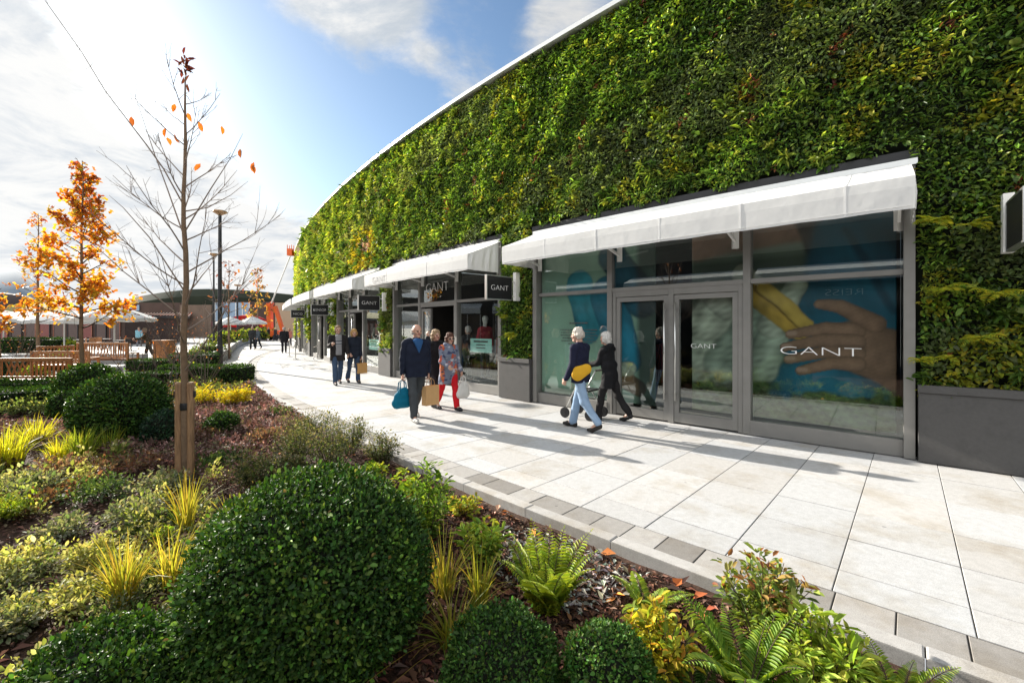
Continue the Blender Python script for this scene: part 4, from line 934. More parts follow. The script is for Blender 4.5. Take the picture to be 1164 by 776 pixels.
def clump_cover(name, P, kinds, label, hs=1.0):
    """low plants grown together: each clump a loose dome of leaves of one kind, with gaps of soil between"""
    Bs, Ds, Cs, Ls, Ns = [], [], [], [], []; z = soil_z(P); kn = noise3(np.c_[P, np.zeros(len(P))], 61, 1.5) + R_.normal(size=len(P)) * .35
    order = np.argsort(np.argsort(kn)) / len(P)
    for (x, y), zz, q in zip(P, z, order):
        k = kinds[min(len(kinds) - 1, int(q * len(kinds)))]; r = k['r'] * R_.uniform(.6, 1.25); h = k['h'] * R_.uniform(.5, 1.3) * hs; sc = np.clip(y / 3.2, .85, 2.4); n = int(k['n'] * (r / k['r']) ** 2 / sc)
        u = R_.normal(size=(n, 3)); u /= np.linalg.norm(u, axis=1, keepdims=True); u[:, 2] = np.abs(u[:, 2]); rad = R_.uniform(.35, 1.08, (n, 1)); 
        a = np.arctan2(u[:, 1], u[:, 0]); lob = 1 + .35 * np.sin(3 * a + R_.uniform(0, 6)) + .2 * np.sin(5 * a + R_.uniform(0, 6))
        B = u * rad * (r, r, h); B[:, :2] *= lob[:, None]; Bs.append(B + (x, y, zz)); Ds.append(u * (1, 1, 1.2) * .8 + R_.normal(size=(n, 3)) * .5); c = mixcol(n, k['c'], [1] * len(k['c']), .2) * (np.exp(R_.normal() * .18)); Cs.append(c); Ls.append(np.full(n, k['l'] * sc) * np.exp(R_.normal(size=n) * .3)); Ns.append(np.full(n, k['w']))
    B, D, C, L, Wd = [np.concatenate(q) for q in (Bs, Ds, Cs, Ls, Ns)]
    o = link(name, leaf_mesh(name, B, D, L, L * Wd, np.clip(C, .004, .8), M_leaf, T_OVAL)); return tag(o, label, 'ground cover', kind='stuff')
SIL = dict(r=.16, h=.17, n=170, l=.026, w=.45, c=[(.20, .22, .14), (.13, .17, .08), (.30, .30, .21)]); GRN = dict(r=.14, h=.14, n=150, l=.028, w=.5, c=[(.08, .13, .04), (.12, .18, .05), (.05, .09, .03)])
CRM = dict(r=.15, h=.20, n=170, l=.026, w=.5, c=[(.44, .42, .17), (.28, .31, .09), (.54, .5, .25)]); BRZ = dict(r=.13, h=.12, n=120, l=.028, w=.5, c=[(.22, .10, .07), (.15, .08, .06), (.16, .14, .07)]); SPR = dict(r=.10, h=.24, n=70, l=.034, w=.4, c=[(.26, .3, .1), (.16, .22, .06)])
q_ = [(-120, 492), (120, 508), (265, 545), (285, 580), (215, 640), (200, 690), (60, 800), (-520, 800)]
P = region(q_, 560); P = P[noise3(np.c_[P, np.zeros(len(P))], 77, 2.6) > .02]
clump_cover('spreading_ground_cover', P, [SIL, GRN, SIL, CRM, SPR, CRM, BRZ], 'silvery, cream and green low plants grown together over the left of the bed')
P = region([(-160, 478), (190, 486), (230, 452), (288, 436), (325, 455), (352, 482), (300, 520), (280, 560), (120, 515), (-120, 492)], 7000)
tag(sprigs('heather', P, .12, 10, .026, .5, [(.19, .10, .085), (.27, .165, .14), (.11, .065, .05), (.13, .13, .06), (.34, .24, .21)], (3, 3, 2, 2, 1), leafmat('heather_leaves', .3, .6, .2, tint=(1.05, .9, .8)), .11), 'dark reddish heather carpet round the tree stakes', 'heather')
P = region([(190, 425), (288, 436), (300, 446), (190, 470)], 1200)
tag(sprigs('low_planting', P, .2, 9, .03, .5, [(.1, .14, .04), (.2, .2, .06), (.16, .08, .05)], (2, 1, 1), M_leaf, .14), 'mixed low planting by the square hedge', 'ground cover')
def chips(name, pxpoly, n, pal, w, L, label, lw=.35):
    P = region(pxpoly, n); k = len(P); B = np.c_[P, soil_z(P) + R_.uniform(.0, .022, k)]; D = R_.normal(size=(k, 3)) * (1, 1, .28); ln = L * np.exp(R_.normal(size=k) * .4)
    o = link(name, leaf_mesh(name, B, D, ln, ln * lw, mixcol(k, pal, w, .35), vcol(name + '_surface', .8, .3), T_KITE, roll=.45)); return tag(o, label, 'mulch', kind='stuff')
chips('bark_mulch', [(410, 505), (440, 505), (1200, 800), (1300, 1000), (200, 1000), (440, 620)], 26000, [(.10, .045, .028), (.17, .08, .045), (.05, .025, .018), (.26, .16, .11)], (3, 3, 3, 1), .045, 'brown bark mulch between the plants and the kerb')
chips('bark_mulch', [(-300, 480), (288, 434), (440, 520), (440, 640), (200, 1000), (-900, 1000)], 26000, [(.12, .06, .042), (.2, .11, .075), (.07, .038, .028), (.28, .19, .14)], (3, 3, 2, 1), .045, 'dark bark mulch under the ground cover')
chips('fallen_leaves', [(300, 450), (440, 505), (1250, 830), (900, 900), (420, 560), (215, 500)], 420, [(.45, .14, .03), (.5, .25, .04), (.35, .09, .03), (.4, .3, .1)], (3, 2, 2, 1), .07, 'scattered orange fallen leaves on the bed', .6)
chips('seed_heads', [(520, 600), (650, 590), (740, 650), (660, 690), (560, 650)], 1500, [(.34, .32, .28), (.24, .22, .2), (.42, .4, .36)], (1, 1, 1), .05, 'dry silvery leaves scattered on the mulch by the fern', .4)
# ---------------------------------------------------------------- trees
def limb(mb, p0, d0, L, r0, r1, bend=.12, n=6, up=.0):
    P = [np.array(p0, float)]; d = unit(d0)
    for i in range(n): d = unit(d + R_.normal(size=3) * bend / n * 2 + np.array((0, 0, up / n))); P.append(P[-1] + d * L / n)
    mb.tube(P, list(np.linspace(r0, r1, n + 1)), 6 if r0 < .03 else 10, cap=False); return P, d
def stakes(root, sep, h, ang):
    t = np.array((math.cos(ang), math.sin(ang), 0)); m = woodmat('stake_timber', (.38, .22, .115), axis='Z')
    for sg in (-1, 1):
        b = MB(); p = t * sg * sep / 2; b.lathe([(.038, -.2), (.038, h - .02), (.03, h)], 12, o=(p[0], p[1], 0)); b.build('stake', m, root)
    b = MB(); b.bar(t * -(sep / 2 + .05) + (0, 0, h - .14), t * (sep / 2 + .05) + (0, 0, h - .14), .03, .075)
    b.lathe([(.045, h - .32), (.049, h - .3), (.049, h - .26), (.045, h - .24)], 14); b.build('tree_tie', M_dark, root)
def bare_tree():
    x, y, _ = G(210, 541); root = empty('bare_tree', (x, y, sz((x, y)))); tag(root, 'leafless young tree tied between two timber stakes in the bed', 'tree')
    tr = MB(); H = 4.75; n = 14; P = [np.array((.012 * math.sin(i * 1.1), .012 * math.cos(i * 1.7), H * i / n - .1)) for i in range(n + 1)]
    tr.tube(P, [.036 * (1 - i / n) ** .75 + .007 for i in range(n + 1)], 12); tr.build('trunk', M_bark, root, smooth=True)
    cr = MB(); tips = []
    for i in range(25):
        z = 1.25 + 3.2 * (i / 25) ** .92; a = i * 2.4 + R_.uniform(-.4, .4); L = (1.3 * (1 - (z - 1.25) / 3.9) + .22) * R_.uniform(.75, 1.15); el = R_.uniform(.5, .95)
        d = (math.cos(a), math.sin(a), el); Pn, de = limb(cr, (0, 0, z), d, L, .0105 * (1 - .5 * i / 30), .002, .16, 7, .35)
        for k in range(R_.integers(4, 8)):
            q = Pn[R_.integers(2, 7)]; dd = unit(np.array(d)) + R_.normal(size=3) * .45 + np.array((0, 0, .35)); P2, d2 = limb(cr, q, dd, L * R_.uniform(.2, .45), .0034, .0012, .2, 4, .3); tips.append(P2[-1])
            for kk in range(2): P3, _ = limb(cr, P2[R_.integers(1, 4)], d2 + R_.normal(size=3) * .6, L * R_.uniform(.07, .16), .0018, .0009, .2, 2); tips.append(P3[-1])
    # the long limb that reaches up and out of the picture
    def wp(px, py, dy=0.0): Y = y + dy; return np.array(((px - CX) / FPX * Y - x, dy, CAMH + (HOR - py) / FPX * Y - root.location.z))
    L1 = [wp(208, 232), wp(186, 192, -.1), wp(166, 164, -.2), wp(146, 138, -.3), wp(120, 104, -.4), wp(92, 58, -.5), wp(52, 2, -.6), wp(38, -20, -.65)]
    cr.tube(L1, list(np.linspace(.009, .0025, 8)), 6)
    for i in range(3, 7):
        for k in range(5): limb(cr, L1[i] + (L1[min(7, i + 1)] - L1[i]) * R_.random(), unit(L1[i] - L1[i - 1]) + R_.normal(size=3) * .8, .10, .002, .001, .2, 2)
    L2 = [wp(209, 268), wp(190, 214, .1), wp(176, 176, .1), wp(160, 128, .1), wp(153, 107, .1)]; cr.tube(L2, list(np.linspace(.008, .0016, 5)), 6)
    L3 = [wp(211, 262), wp(240, 214, -.1), wp(262, 180, -.1), wp(276, 152, -.1)]; cr.tube(L3, list(np.linspace(.008, .0016, 4)), 6)
    L4 = [wp(211, 292), wp(240, 268), wp(268, 238), wp(288, 206)]; L4 = [wp(211, 240), wp(236, 236, .1), wp(262, 222, .1), wp(282, 206, .1)]; cr.tube(L4, list(np.linspace(.008, .0016, 4)), 6)
    L5 = [wp(209, 330), wp(170, 270, -.15), wp(140, 236, -.25), wp(124, 222, -.3)]; cr.tube(L5, list(np.linspace(.009, .0016, 4)), 6)
    cr.build('crown', plain('twig_bark', (.27, .21, .17), rough=.85, var=.3), root)
    lv = [wp(149, 132), wp(188, 145), wp(198, 152), wp(190, 156), wp(252, 143), wp(273, 169), wp(289, 184), wp(287, 188), wp(213, 128), wp(199, 118), wp(226, 138), wp(228, 186)]
    link('leaves', leaf_mesh('leaves', lv, np.tile((.1, 0, -1.0), (len(lv), 1)) + R_.normal(size=(len(lv), 3)) * .25, .115, .05, mixcol(len(lv), [(.6, .2, .03), (.5, .16, .03), (.35, .12, .04)], (2, 2, 1), .15), M_autumn, T_OVAL, nrm=np.tile((0, -1.0, .1), (len(lv), 1))), root)
    tp = [np.array((0, 0, H - .12)) + R_.normal(size=3) * (.025, .025, .10) + (0, 0, .06) for i in range(26)]
    link('leaf_bundle', leaf_mesh('leaf_bundle', tp, R_.normal(size=(26, 3)) * (.7, .7, 1) + (0, 0, .6), .10, .03, mixcol(26, [(.12, .03, .03), (.08, .03, .02)], (1, 1), .2), M_autumn, T_OVAL), root)
    stakes(root, .125, 1.12, .15)
bare_tree()
def autumn_tree(px, Y, top_py, half_px, label, n_br=34, leaves=2600, leaf=.11, pal=None, z0frac=.33, lw=.8, trunk=.055, sparse=0.0, name='autumn_tree', group='young trees with orange autumn leaves'):
    x, y, _ = GY(px, Y); z = 0.0 if in_poly(np.array([[x, y]]), [tuple(p) for p in bed_outer] + bed_far + [(K(0, -9)[0], -12)])[0] == False else sz((x, y))
    H = CAMH + (HOR - top_py) / FPX * Y; R = half_px / FPX * Y
    root = empty(name, (x, y, z)); tag(root, label, 'tree', group)
    tr = MB(); k = 10; P = [np.array((.03 * math.sin(i), .03 * math.cos(i * 1.3), H * .97 * i / k - .05)) for i in range(k + 1)]; tr.tube(P, [trunk * (1 - .9 * i / k) + .004 for i in range(k + 1)], 10); tr.build('trunk', M_bark, root, smooth=True)
    cr = MB(); ps = []; zlo = H * z0frac
    for i in range(n_br):
        f = i / n_br; zz = zlo + (H * .96 - zlo) * f; a = i * 2.39996 + R_.uniform(-.3, .3); L = R * (1.12 * (1 - f) ** .75 + .10) * R_.uniform(.7, 1.1); el = .25 + .75 * f
        Pn, de = limb(cr, (0, 0, zz), (math.cos(a), math.sin(a), el), L, .018 * (1 - .7 * f) + .003, .003, .2, 6, .2)
        for q in range(4 + int(5 * (1 - f))):
            b = Pn[R_.integers(2, 7)]; P2, _ = limb(cr, b, R_.normal(size=3) + np.array((math.cos(a), math.sin(a), .2)), L * R_.uniform(.2, .4), .005, .002, .2, 3); ps += [P2[1], P2[2], P2[3]]
        ps += [Pn[3], Pn[4], Pn[5], Pn[6]]
    cr.build('branches', M_twig, root)
    ps = np.array(ps); c0 = np.array([q for q in ps]); nz = noise3(c0, 9, 2.2); sel = ps[nz > -.55 + sparse]
    B = sel[R_.integers(0, len(sel), leaves)] + R_.normal(size=(leaves, 3)) * .085 * (R / 1.2); n = leaves
    t = np.clip((B[:, 2] - zlo) / (H - zlo), 0, 1); c = mixcol(n, pal or [(.68, .30, .03), (.72, .44, .04), (.55, .17, .03), (.55, .45, .06), (.3, .10, .03)], (4, 4, 2, 3, 1), .2)
    top = R_.random(n) < np.clip(t - .45, 0, 1) * 1.1; c[top] = mixcol(top.sum(), [(.35, .09, .04), (.28, .1, .06), (.5, .2, .05)], (2, 2, 1), .2)
    link('crown', leaf_mesh('crown', B, R_.normal(size=(n, 3)) + (0, 0, -.35), leaf * np.exp(R_.normal(size=n) * .25), leaf * lw, c, M_autumn, T_STAR), root); return root
autumn_tree(93, 10.0, 170, 43, 'slim tree full of glowing orange leaves behind the box balls', 34, 2200, .095, z0frac=.30, sparse=.28, trunk=.045)
autumn_tree(43, 19.0, 236, 24, 'smaller half bare tree with orange leaves left of the glowing orange tree', 26, 330, .13, z0frac=.28, sparse=.35, trunk=.07)
autumn_tree(-2, 17.0, 322, 15, 'dark trunked little orange tree cut by the left edge', 12, 170, .15, z0frac=.45, sparse=.1, trunk=.10)
autumn_tree(260, 24, 292, 30, 'thin tree with a few dark red leaves behind the tall lamp post', 18, 70, .17, [(.14, .05, .05), (.2, .09, .06)], z0frac=.35, sparse=.2, trunk=.06, group='thin trees by the footway')
autumn_tree(293, 58, 300, 16, 'far thin tree with sparse yellow leaves near the orange lift', 18, 260, .3, [(.4, .3, .08), (.35, .2, .06), (.2, .2, .06)], z0frac=.2, sparse=.1, trunk=.1, group='thin trees by the footway')
def twiggy(px, Y, h, r, n, label, pal=None, nl=0):
    x, y, _ = GY(px, Y); root = empty('bare_shrub', (x, y, 0.0 if Y > 12 else sz((x, y)))); tag(root, label, 'bare shrub', 'leafless shrubs round the staked tree'); mb = MB(); tips = []
    for i in range(n):
        a = R_.uniform(0, 6.283); P, d = limb(mb, (.06 * math.cos(a), .06 * math.sin(a), 0), (math.cos(a) * r / h, math.sin(a) * r / h, 1), h * R_.uniform(.7, 1.05), .009, .002, .2, 6)
        for k in range(5): P2, _ = limb(mb, P[R_.integers(2, 6)], d + R_.normal(size=3) * .6, h * .28, .004, .0012, .2, 4); tips += P2[2:]
    mb.build('branches', plain('shrub_bark', (.13, .10, .08), rough=.85, var=.3), root)
    if nl: 
        b = np.array(tips)[R_.integers(0, len(tips), nl)]; link('leaves', leaf_mesh('leaves', b, R_.normal(size=(nl, 3)), .05, .025, mixcol(nl, pal, [1] * len(pal), .2), M_autumn), root)
twiggy(178, 8.2, 1.7, .55, 12, 'thin leafless shrub left of the tree stakes behind the large box ball', [(.4, .14, .04), (.3, .2, .05)], 30)
twiggy(232, 12.5, 2.3, 1.2, 18, 'wide leafless shrub right of the staked tree in front of the lamp post', [(.25, .06, .04), (.4, .2, .06)], 40)
twiggy(205, 16, 2.2, 1.2, 14, 'distant leafless shrub seen behind the staked tree trunk', [(.45, .2, .05), (.3, .1, .05)], 160)
twiggy(6, 13.5, 2.1, .9, 16, 'leafless brown shrub at the left edge above the benches', [(.2, .1, .06), (.3, .15, .06)], 120)
def mound(px, Y, w, h, label, pal, leaf=.12, n=700, z=0.0, cat='shrub', group='far shrubs by the plaza', depth=.5):
    x, y, _ = GY(px, Y); root = empty('shrub', (x, y, z)); tag(root, label, cat, group); P = R_.normal(size=(n, 3)); P /= np.linalg.norm(P, axis=1, keepdims=True); nn = P.copy()
    P = P * np.array((w / 2, w / 2 * depth, h)) * R_.uniform(.7, 1.05, (n, 1)); P[:, 2] = np.abs(P[:, 2]); P[:, :2] *= (1 + .25 * noise3(P, int(px) % 97, 2.2 / w))[:, None]
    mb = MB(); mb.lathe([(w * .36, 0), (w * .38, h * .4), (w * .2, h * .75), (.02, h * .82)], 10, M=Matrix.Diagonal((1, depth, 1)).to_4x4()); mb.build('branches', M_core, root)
    link('foliage', leaf_mesh('foliage', P, nn + R_.normal(size=(n, 3)) * .7, leaf, leaf * .55, mixcol(n, pal, [1] * len(pal), .25), M_leaf, T_OVAL), root)
FARG = [(.07, .13, .03), (.12, .18, .04), (.2, .24, .05)]; FARY = [(.4, .4, .04), (.3, .36, .05), (.2, .28, .04)]
mound(81, 27, 1.5, .9, 'yellow green mound under the parasols left of the orange tree', FARY, .14, 500)
mound(38, 15.0, 1.1, .42, 'yellow shrub in front of the left clipped hedge', FARY, .08, 500)
mound(60, 17.8, 1.6, .7, 'fresh green shrub behind the wooden armchair', FARG, .1, 600)
mound(218, 22, 2.0, .6, 'green mound left of the lamp post behind the middle hedge', FARG, .11, 600)
mound(238, 24, 2.2, .9, 'dark shrub against the curved grey wall by the lamp post', FARG, .13, 700)
mound(214, 17.0, 1.0, .4, 'yellow leaved low shrub right of the wooden bin', FARY, .08, 420)
for i, (px, Y, lb) in enumerate([(254, 36, 'leftmost of the yellow green shrubs on the curved grey wall'), (264, 42, 'yellow green shrub on the curved wall under the first far parasol'), (278, 48, 'yellow green shrub on the curved wall left of the red canopy pole'), (294, 56, 'yellow green shrub on the curved wall right of the far standing man'), (303, 60, 'last yellow green shrub on the curved wall by the orange lift')]):
    mound(px, Y, 2.2 + i * .2, .95 + .12 * i, lb, FARY + FARG[:1], .24, 460, z=.35, group='yellow green shrubs on the curved wall')
# ---------------------------------------------------------------- people
M_skin = plain('skin', (.50, .30, .22), rough=.5, var=.1, scale=25); M_lip = plain('lips', (.38, .14, .12), rough=.5); M_eye = plain('eyes', (.03, .025, .02), rough=.25); M_brow = plain('brows', (.25, .19, .14), rough=.8)
_cm = {}
def cloth(c, rough=.85, var=.22, bump=.5, name='cloth'):
    k = (name,) + tuple(c)
    if k not in _cm: _cm[k] = plain(name, c, rough=rough, var=var, scale=11, bump=bump, spec=.2)
    return _cm[k]
def person(label, pos, face, height=1.72, vox=.009, stride=.3, lean=.04, arms=((.25, .12, .3), (-.25, .12, .3)), head=(0, 0), jacket=(.02, .025, .045), hem=.80, flare=1.0, trousers=(.04, .05, .07), shoes=(.03, .03, .03), hair=(.5, .5, .5), hairlen=0, bald=False, width=1.0, belly=1.0, lead=1, skirtflare=0.0, skin=None, pattern=None, shirt=None, glasses=False, hood=False, group=None, female=False, fist=(True, True), shirt_to=.02, shirt_w=.092, shirt_top=.085, vneck=False):
    """a walking figure: arms = (swing forward, out, elbow bend) left then right; face = ground direction it looks"""
    rz = math.atan2(-face[0], face[1]); root = empty('person', (pos[0], pos[1], pos[2] if len(pos) > 2 else 0.0), rz); tag(root, label, 'person', group)
    k = height / 1.75; hw = (.185 if not female else .165) * width; hp = .095 if not female else .10
    A = lambda *p: np.array(p, float)
    hipz = .93; legs = []
    for sd in (-1, 1):
        f = stride * (1 if sd == lead else -1); th = f; kb = .12 if f > 0 else .12 + .75 * abs(f); hpj = A(sd * hp, 0, hipz)
        kn = hpj + .43 * A(0, math.sin(th), -math.cos(th)); sh = th - kb; an = kn + .41 * A(sd * .01, math.sin(sh), -math.cos(sh)); pit = -.25 * max(0, f) / .4 * .6 + (max(0, -f) * 1.5)
        legs.append([hpj, kn, an, pit])
    foot = []
    for hpj, kn, an, pit in legs:
        d = A(0, math.cos(pit), -math.sin(pit)); heel = an + A(0, -.035, -.055) + A(0, 0, 0); toe = an + d * .15 + A(0, 0, -.062 * math.cos(pit)); foot.append((heel, toe))
    mz = min(min(h[2] - .035, t[2] - .03) for h, t in foot); up = A(0, 0, -mz)
    legs = [[a + up, b + up, c + up, p] for a, b, c, p in legs]; foot = [(a + up, b + up) for a, b in foot]
    pel = A(0, 0, hipz) + up; ch = pel + A(0, math.sin(lean) * .48, .48 * math.cos(lean)); neck = ch + A(0, .01 + .03 * lean, .075)
    yaw, nod = head; hd = neck + A(0, .03, .135); fy = A(math.sin(-yaw), math.cos(yaw), -nod * .6); fy = fy / np.linalg.norm(fy); fx = unit(np.cross(fy, A(0, 0, 1))); fz = np.cross(fx, fy)
    Hp = lambda x, y, z: hd + fx * x + fy * y + fz * z
    shd = []; 
    for i, sd in enumerate((-1, 1)):
        sw, ot, eb = arms[i]; s0 = ch + A(sd * hw, -.01, .0); u = A(sd * math.sin(ot), math.sin(sw) * math.cos(ot), -math.cos(sw) * math.cos(ot)); e = s0 + u * .29
        sw2 = sw + eb; u2 = A(sd * math.sin(ot) * .5 - sd * .12 * min(eb, 1.2), math.sin(sw2), -math.cos(sw2)); u2 = unit(u2); w = e + u2 * .25; shd.append((s0, e, w, u2))
    sk = []
    P = lambda a, b, ra, rb, fl=None, m=0: (A(*a), A(*b), ra, rb, fl, m)
    ax_y = (0, 1, 0)
    # head: skull, jaw, brow, nose, ears, neck
    sk += [P(Hp(0, -.012, .035), Hp(0, -.005, .03), .088, .088, (fx, .86)), P(Hp(0, .012, -.02), Hp(0, .035, -.078), .068, .044, (fx, .92)), P(Hp(-.03, .068, .022), Hp(.03, .068, .022), .018, .018), P(Hp(0, .082, .012), Hp(0, .104, -.022), .010, .016), P(Hp(-.012, .086, -.05), Hp(.012, .086, -.05), .010, .010, None, 1), P(Hp(0, .07, -.088), Hp(0, .068, -.09), .020, .02)]
    for sd in (-1, 1): sk += [P(Hp(sd * .080, -.012, .012), Hp(sd * .076, -.006, -.025), .017, .011, (fx, .5)), P(Hp(sd * .03, .073, .004), Hp(sd * .031, .073, .004), .012, .012, None, 2), P(Hp(sd * .042, .055, -.025), Hp(sd * .036, .06, -.03), .022, .02)]
    sk += [P(neck - A(0, .02, .06), Hp(0, -.03, -.05), .058, .052)]
    # trunk and limbs
    sk += [P(pel + A(-.07, 0, .02), pel + A(.07, 0, .02), .105, .105, (ax_y, .8)), P(pel + A(0, 0, .12), ch - A(0, 0, .14), .115, .118, (ax_y, .72)), P(ch + A(-hw * .55, 0, -.06), ch + A(hw * .55, 0, -.06), .075, .075, (ax_y, .8))]
    for (h_, kn, an, pit), (hl, to) in zip(legs, foot): sk += [P(h_, kn, .082, .056), P(kn, an, .056, .038), P(an, to, .036, .028)]
    for i, (s0, e, w, u2) in enumerate(shd):
        sd = (-1, 1)[i]; sk += [P(s0 - A(sd * .015, 0, .015), e, .044, .038), P(e, w, .040, .028)]
        # hand: palm, four fingers bent at the knuckles, thumb from the side of the palm
        v = unit(np.cross(u2, A(sd, 0, 0) if abs(u2[0]) < .8 else A(0, 1, 0))); sideways = v if v[1] > 0 else -v; inn = unit(np.cross(sideways, u2)); inn = inn if inn[0] * sd < 0 else -inn
        pm = w + u2 * .085; sk.append(P(w + u2 * .02, pm, .026, .036, (inn, .5)))
        for q, (of, ln) in enumerate(((.027, .072), (.009, .080), (-.009, .075), (-.026, .060))):
            b0 = pm + sideways * of + u2 * .004; cu = .9 if fist[i] else .25; b1 = b0 + unit(u2 + inn * cu * .7) * ln * .5; b2 = b1 + unit(u2 * (1 - cu) + inn * (.5 + cu)) * ln * .5; sk += [P(b0, b1, .0098, .009), P(b1, b2, .009, .0075)]
        t0 = w + u2 * .035 + sideways * .026; t1 = t0 + unit(u2 * .7 + sideways * .7 + inn * .3) * .035; t2 = t1 + unit(u2 * .9 + inn * .7) * .03; sk += [P(t0, t1, .0125, .011), P(t1, t2, .011, .009)]
    V, Q, who = soft_body(sk, vox * .8, k=.016); mi = np.array([p[5] for p in sk])[who]
    msk = skin or M_skin
    link('body', np_mesh('body', V * k, [Q], [msk, M_lip, M_eye], midx=mi, smooth=True), root)
    # trousers
    seed = int(abs(pos[0] * 71 + pos[1] * 37)) % 997
    wob = lambda amp, f: (lambda X: amp * noise3(X, seed, f, 2))
    tr = []
    for (h_, kn, an, pit) in legs: tr += [P(h_ + A(0, 0, .02), kn, .098 * width ** .5, .074), P(kn, an + A(0, 0, .015), .073, .064)]
    tr += [P(pel + A(-.07, -.01, .04), pel + A(.07, -.01, .04), .118, .118, (ax_y, .88)), P(pel + A(-.055 * width, 0, .1), pel + A(.055 * width, 0, .12), .115, .115, (ax_y, .85))]
    V, Q, who = soft_body(tr, vox, k=.025, wob=wob(.010, 11)); link('trousers', np_mesh('trousers', V * k, [Q], [cloth(trousers, name='trouser_cloth')], smooth=True), root)
    # jacket or coat: trunk to hem and two sleeves
    hz = hem + up[2]; hb = A(0, .0, hz); bw = .085 * width
    jk = [P(ch + A(-hw * .6, -.005, -.058), ch + A(hw * .6, -.005, -.058), .094, .094, (ax_y, .9)), P(ch + A(-bw * .8, 0, -.16), ch + A(bw * .8, 0, -.16), .15, .15, (ax_y, .84)),
          P(pel + A(-bw, .01, .16), pel + A(bw, .01, .16), .128 * belly, .128 * belly, (ax_y, .95)), P(pel + A(-bw * .9, 0, .02), pel + A(bw * .9, 0, .02), .132, .132, (ax_y, .92)), P(neck + A(0, -.015, -.07), neck + A(0, -.01, -.02), .085, .07)]
    a_ = pel + A(0, 0, .0)
    if hz < pel[2] - .02: 
        for sd in (-1, 1): jk.append(P(a_ + A(sd * bw * .8, 0, 0), hb + A(sd * bw * (1 + .5 * skirtflare), 0, -.05), .125, .135 * flare, (ax_y, .95)))
    if hood: jk.append(P(neck + A(-.05, -.075, .0), neck + A(.05, -.075, .0), .055, .055))
    ns = len(jk)
    for s0, e, w, u2 in shd: jk += [P(s0 + A(0, 0, -.005), e, .073, .060), P(e, w - u2 * .005, .060, .047)]
    # stops at the hem; sleeves stay whole by clipping only the trunk
    V, Q, who = soft_body(jk[:ns], vox, k=.05, wob=wob(.012, 9), clips=[(hb, (0, 0, 1))])
    V2, Q2, who2 = soft_body(jk[ns:] + [P(s0, s0 * .6 + ch * .4 + A(0, 0, .012), .068, .075) for s0, e, w, u2 in shd], vox, k=.03, wob=wob(.011, 13))
    Va = np.concatenate([V, V2]); Qa = np.concatenate([Q, Q2 + len(V)])
    if pattern is not None:
        c = pattern(Va); me = np_mesh('coat', Va * k, [Qa], [vcol('coat_print', .85, .2, .4)], col=c, smooth=True)
    else: me = np_mesh('jacket', Va * k, [Qa], [cloth(jacket, name='jacket_cloth')], smooth=True)
    link('coat' if pattern is not None or hem < .78 else 'jacket', me, root)
    if shirt is not None:   # the shirt front seen in the open jacket, with its stripes
        bo = .082 + .12 * (belly - 1); ps = [P(ch + A(-.02, .075, .0), pel + A(-.02, bo, shirt_to), shirt_top, shirt_w, (ax_y, .8)), P(ch + A(.02, .075, .0), pel + A(.02, bo, shirt_to), shirt_top, shirt_w, (ax_y, .8))]
        V, Q, _ = soft_body(ps, vox, k=.03, clips=[(A(.085, 0, 0), (-1, 0, 0)), (A(-.085, 0, 0), (1, 0, 0)), (pel + A(0, 0, shirt_to - .06), (0, 0, 1))] if not vneck else [(pel + A(0, 0, shirt_to), (-1, 0, .42)), (pel + A(0, 0, shirt_to), (1, 0, .42))])
        link('jumper', np_mesh('jumper', V * k, [Q], [vcol('jumper_knit', .9, .1, .4)], col=shirt(V, ch, pel), smooth=True), root)
    # shoes
    for i, (hl, to) in enumerate(foot):
        an = legs[i][2]; ps = [P(hl + A(0, .0, .012), to + A(0, -.03, .006), .040, .041), P(to + A(0, -.03, .005), to + A(0, .035, .0), .040, .030, ((0, 0, 1), .9)), P(an, hl + A(0, .01, .02), .046, .044)]
        V, Q, _ = soft_body(ps, vox * .8, k=.02); link('shoe', np_mesh('shoe', V * k, [Q], [cloth(shoes, .5, .1, .1, 'shoe_leather')], smooth=True), root)
    # hair
    hc = plain('hair', hair, rough=.7, var=.35, scale=60, bump=.6)
    if bald: ps = [P(Hp(-.03, -.045, .0), Hp(.03, -.045, .0), .062, .062), P(Hp(-.072, -.02, .0), Hp(-.07, -.05, .01), .022, .025), P(Hp(.072, -.02, .0), Hp(.07, -.05, .01), .022, .025)]; cl = []
    else:
        ps = [P(Hp(0, -.02, .05), Hp(0, -.02, .045), .098, .098, (fx, .90)), P(Hp(-.03, -.05, -.0), Hp(.03, -.05, -.0), .07, .066)]; cl = [(Hp(0, .052, .045), fy * -1.0 + fz * .75)]
        if hairlen: ps += [P(Hp(-.075, -.02, .02), Hp(-.078, -.02, -.02 - hairlen), .042, .036), P(Hp(.075, -.02, .02), Hp(.078, -.02, -.02 - hairlen), .042, .036), P(Hp(-.03, -.06, 0), Hp(-.03, -.068, -.05 - hairlen), .06, .05), P(Hp(.03, -.06, 0), Hp(.03, -.068, -.05 - hairlen), .06, .05), P(Hp(-.03, .035, .085), Hp(.03, .04, .085), .035, .035)]; cl = []
    V, Q, _ = soft_body(ps, vox * .8, k=.02, wob=lambda X: .010 * noise3(X, 3, 42, 2), clips=cl); link('hair', np_mesh('hair', V * k, [Q], [hc], smooth=True), root)
    if glasses:
        g = MB()
        for sd in (-1, 1):
            M = Matrix((tuple(fx), tuple(fy), tuple(fz))).transposed().to_4x4(); c = Hp(sd * .033, .088, .004); g.box(-.026, .026, -.003, .003, -.018, .018, M=Matrix.Translation(c * k) @ M)
            g.bar(Hp(sd * .058, .085, .008) * k, Hp(sd * .082, -.01, .012) * k, .005, .006)
        g.bar(Hp(-.01, .09, .008) * k, Hp(.01, .09, .008) * k, .004, .004); g.build('glasses', M_dark, root)
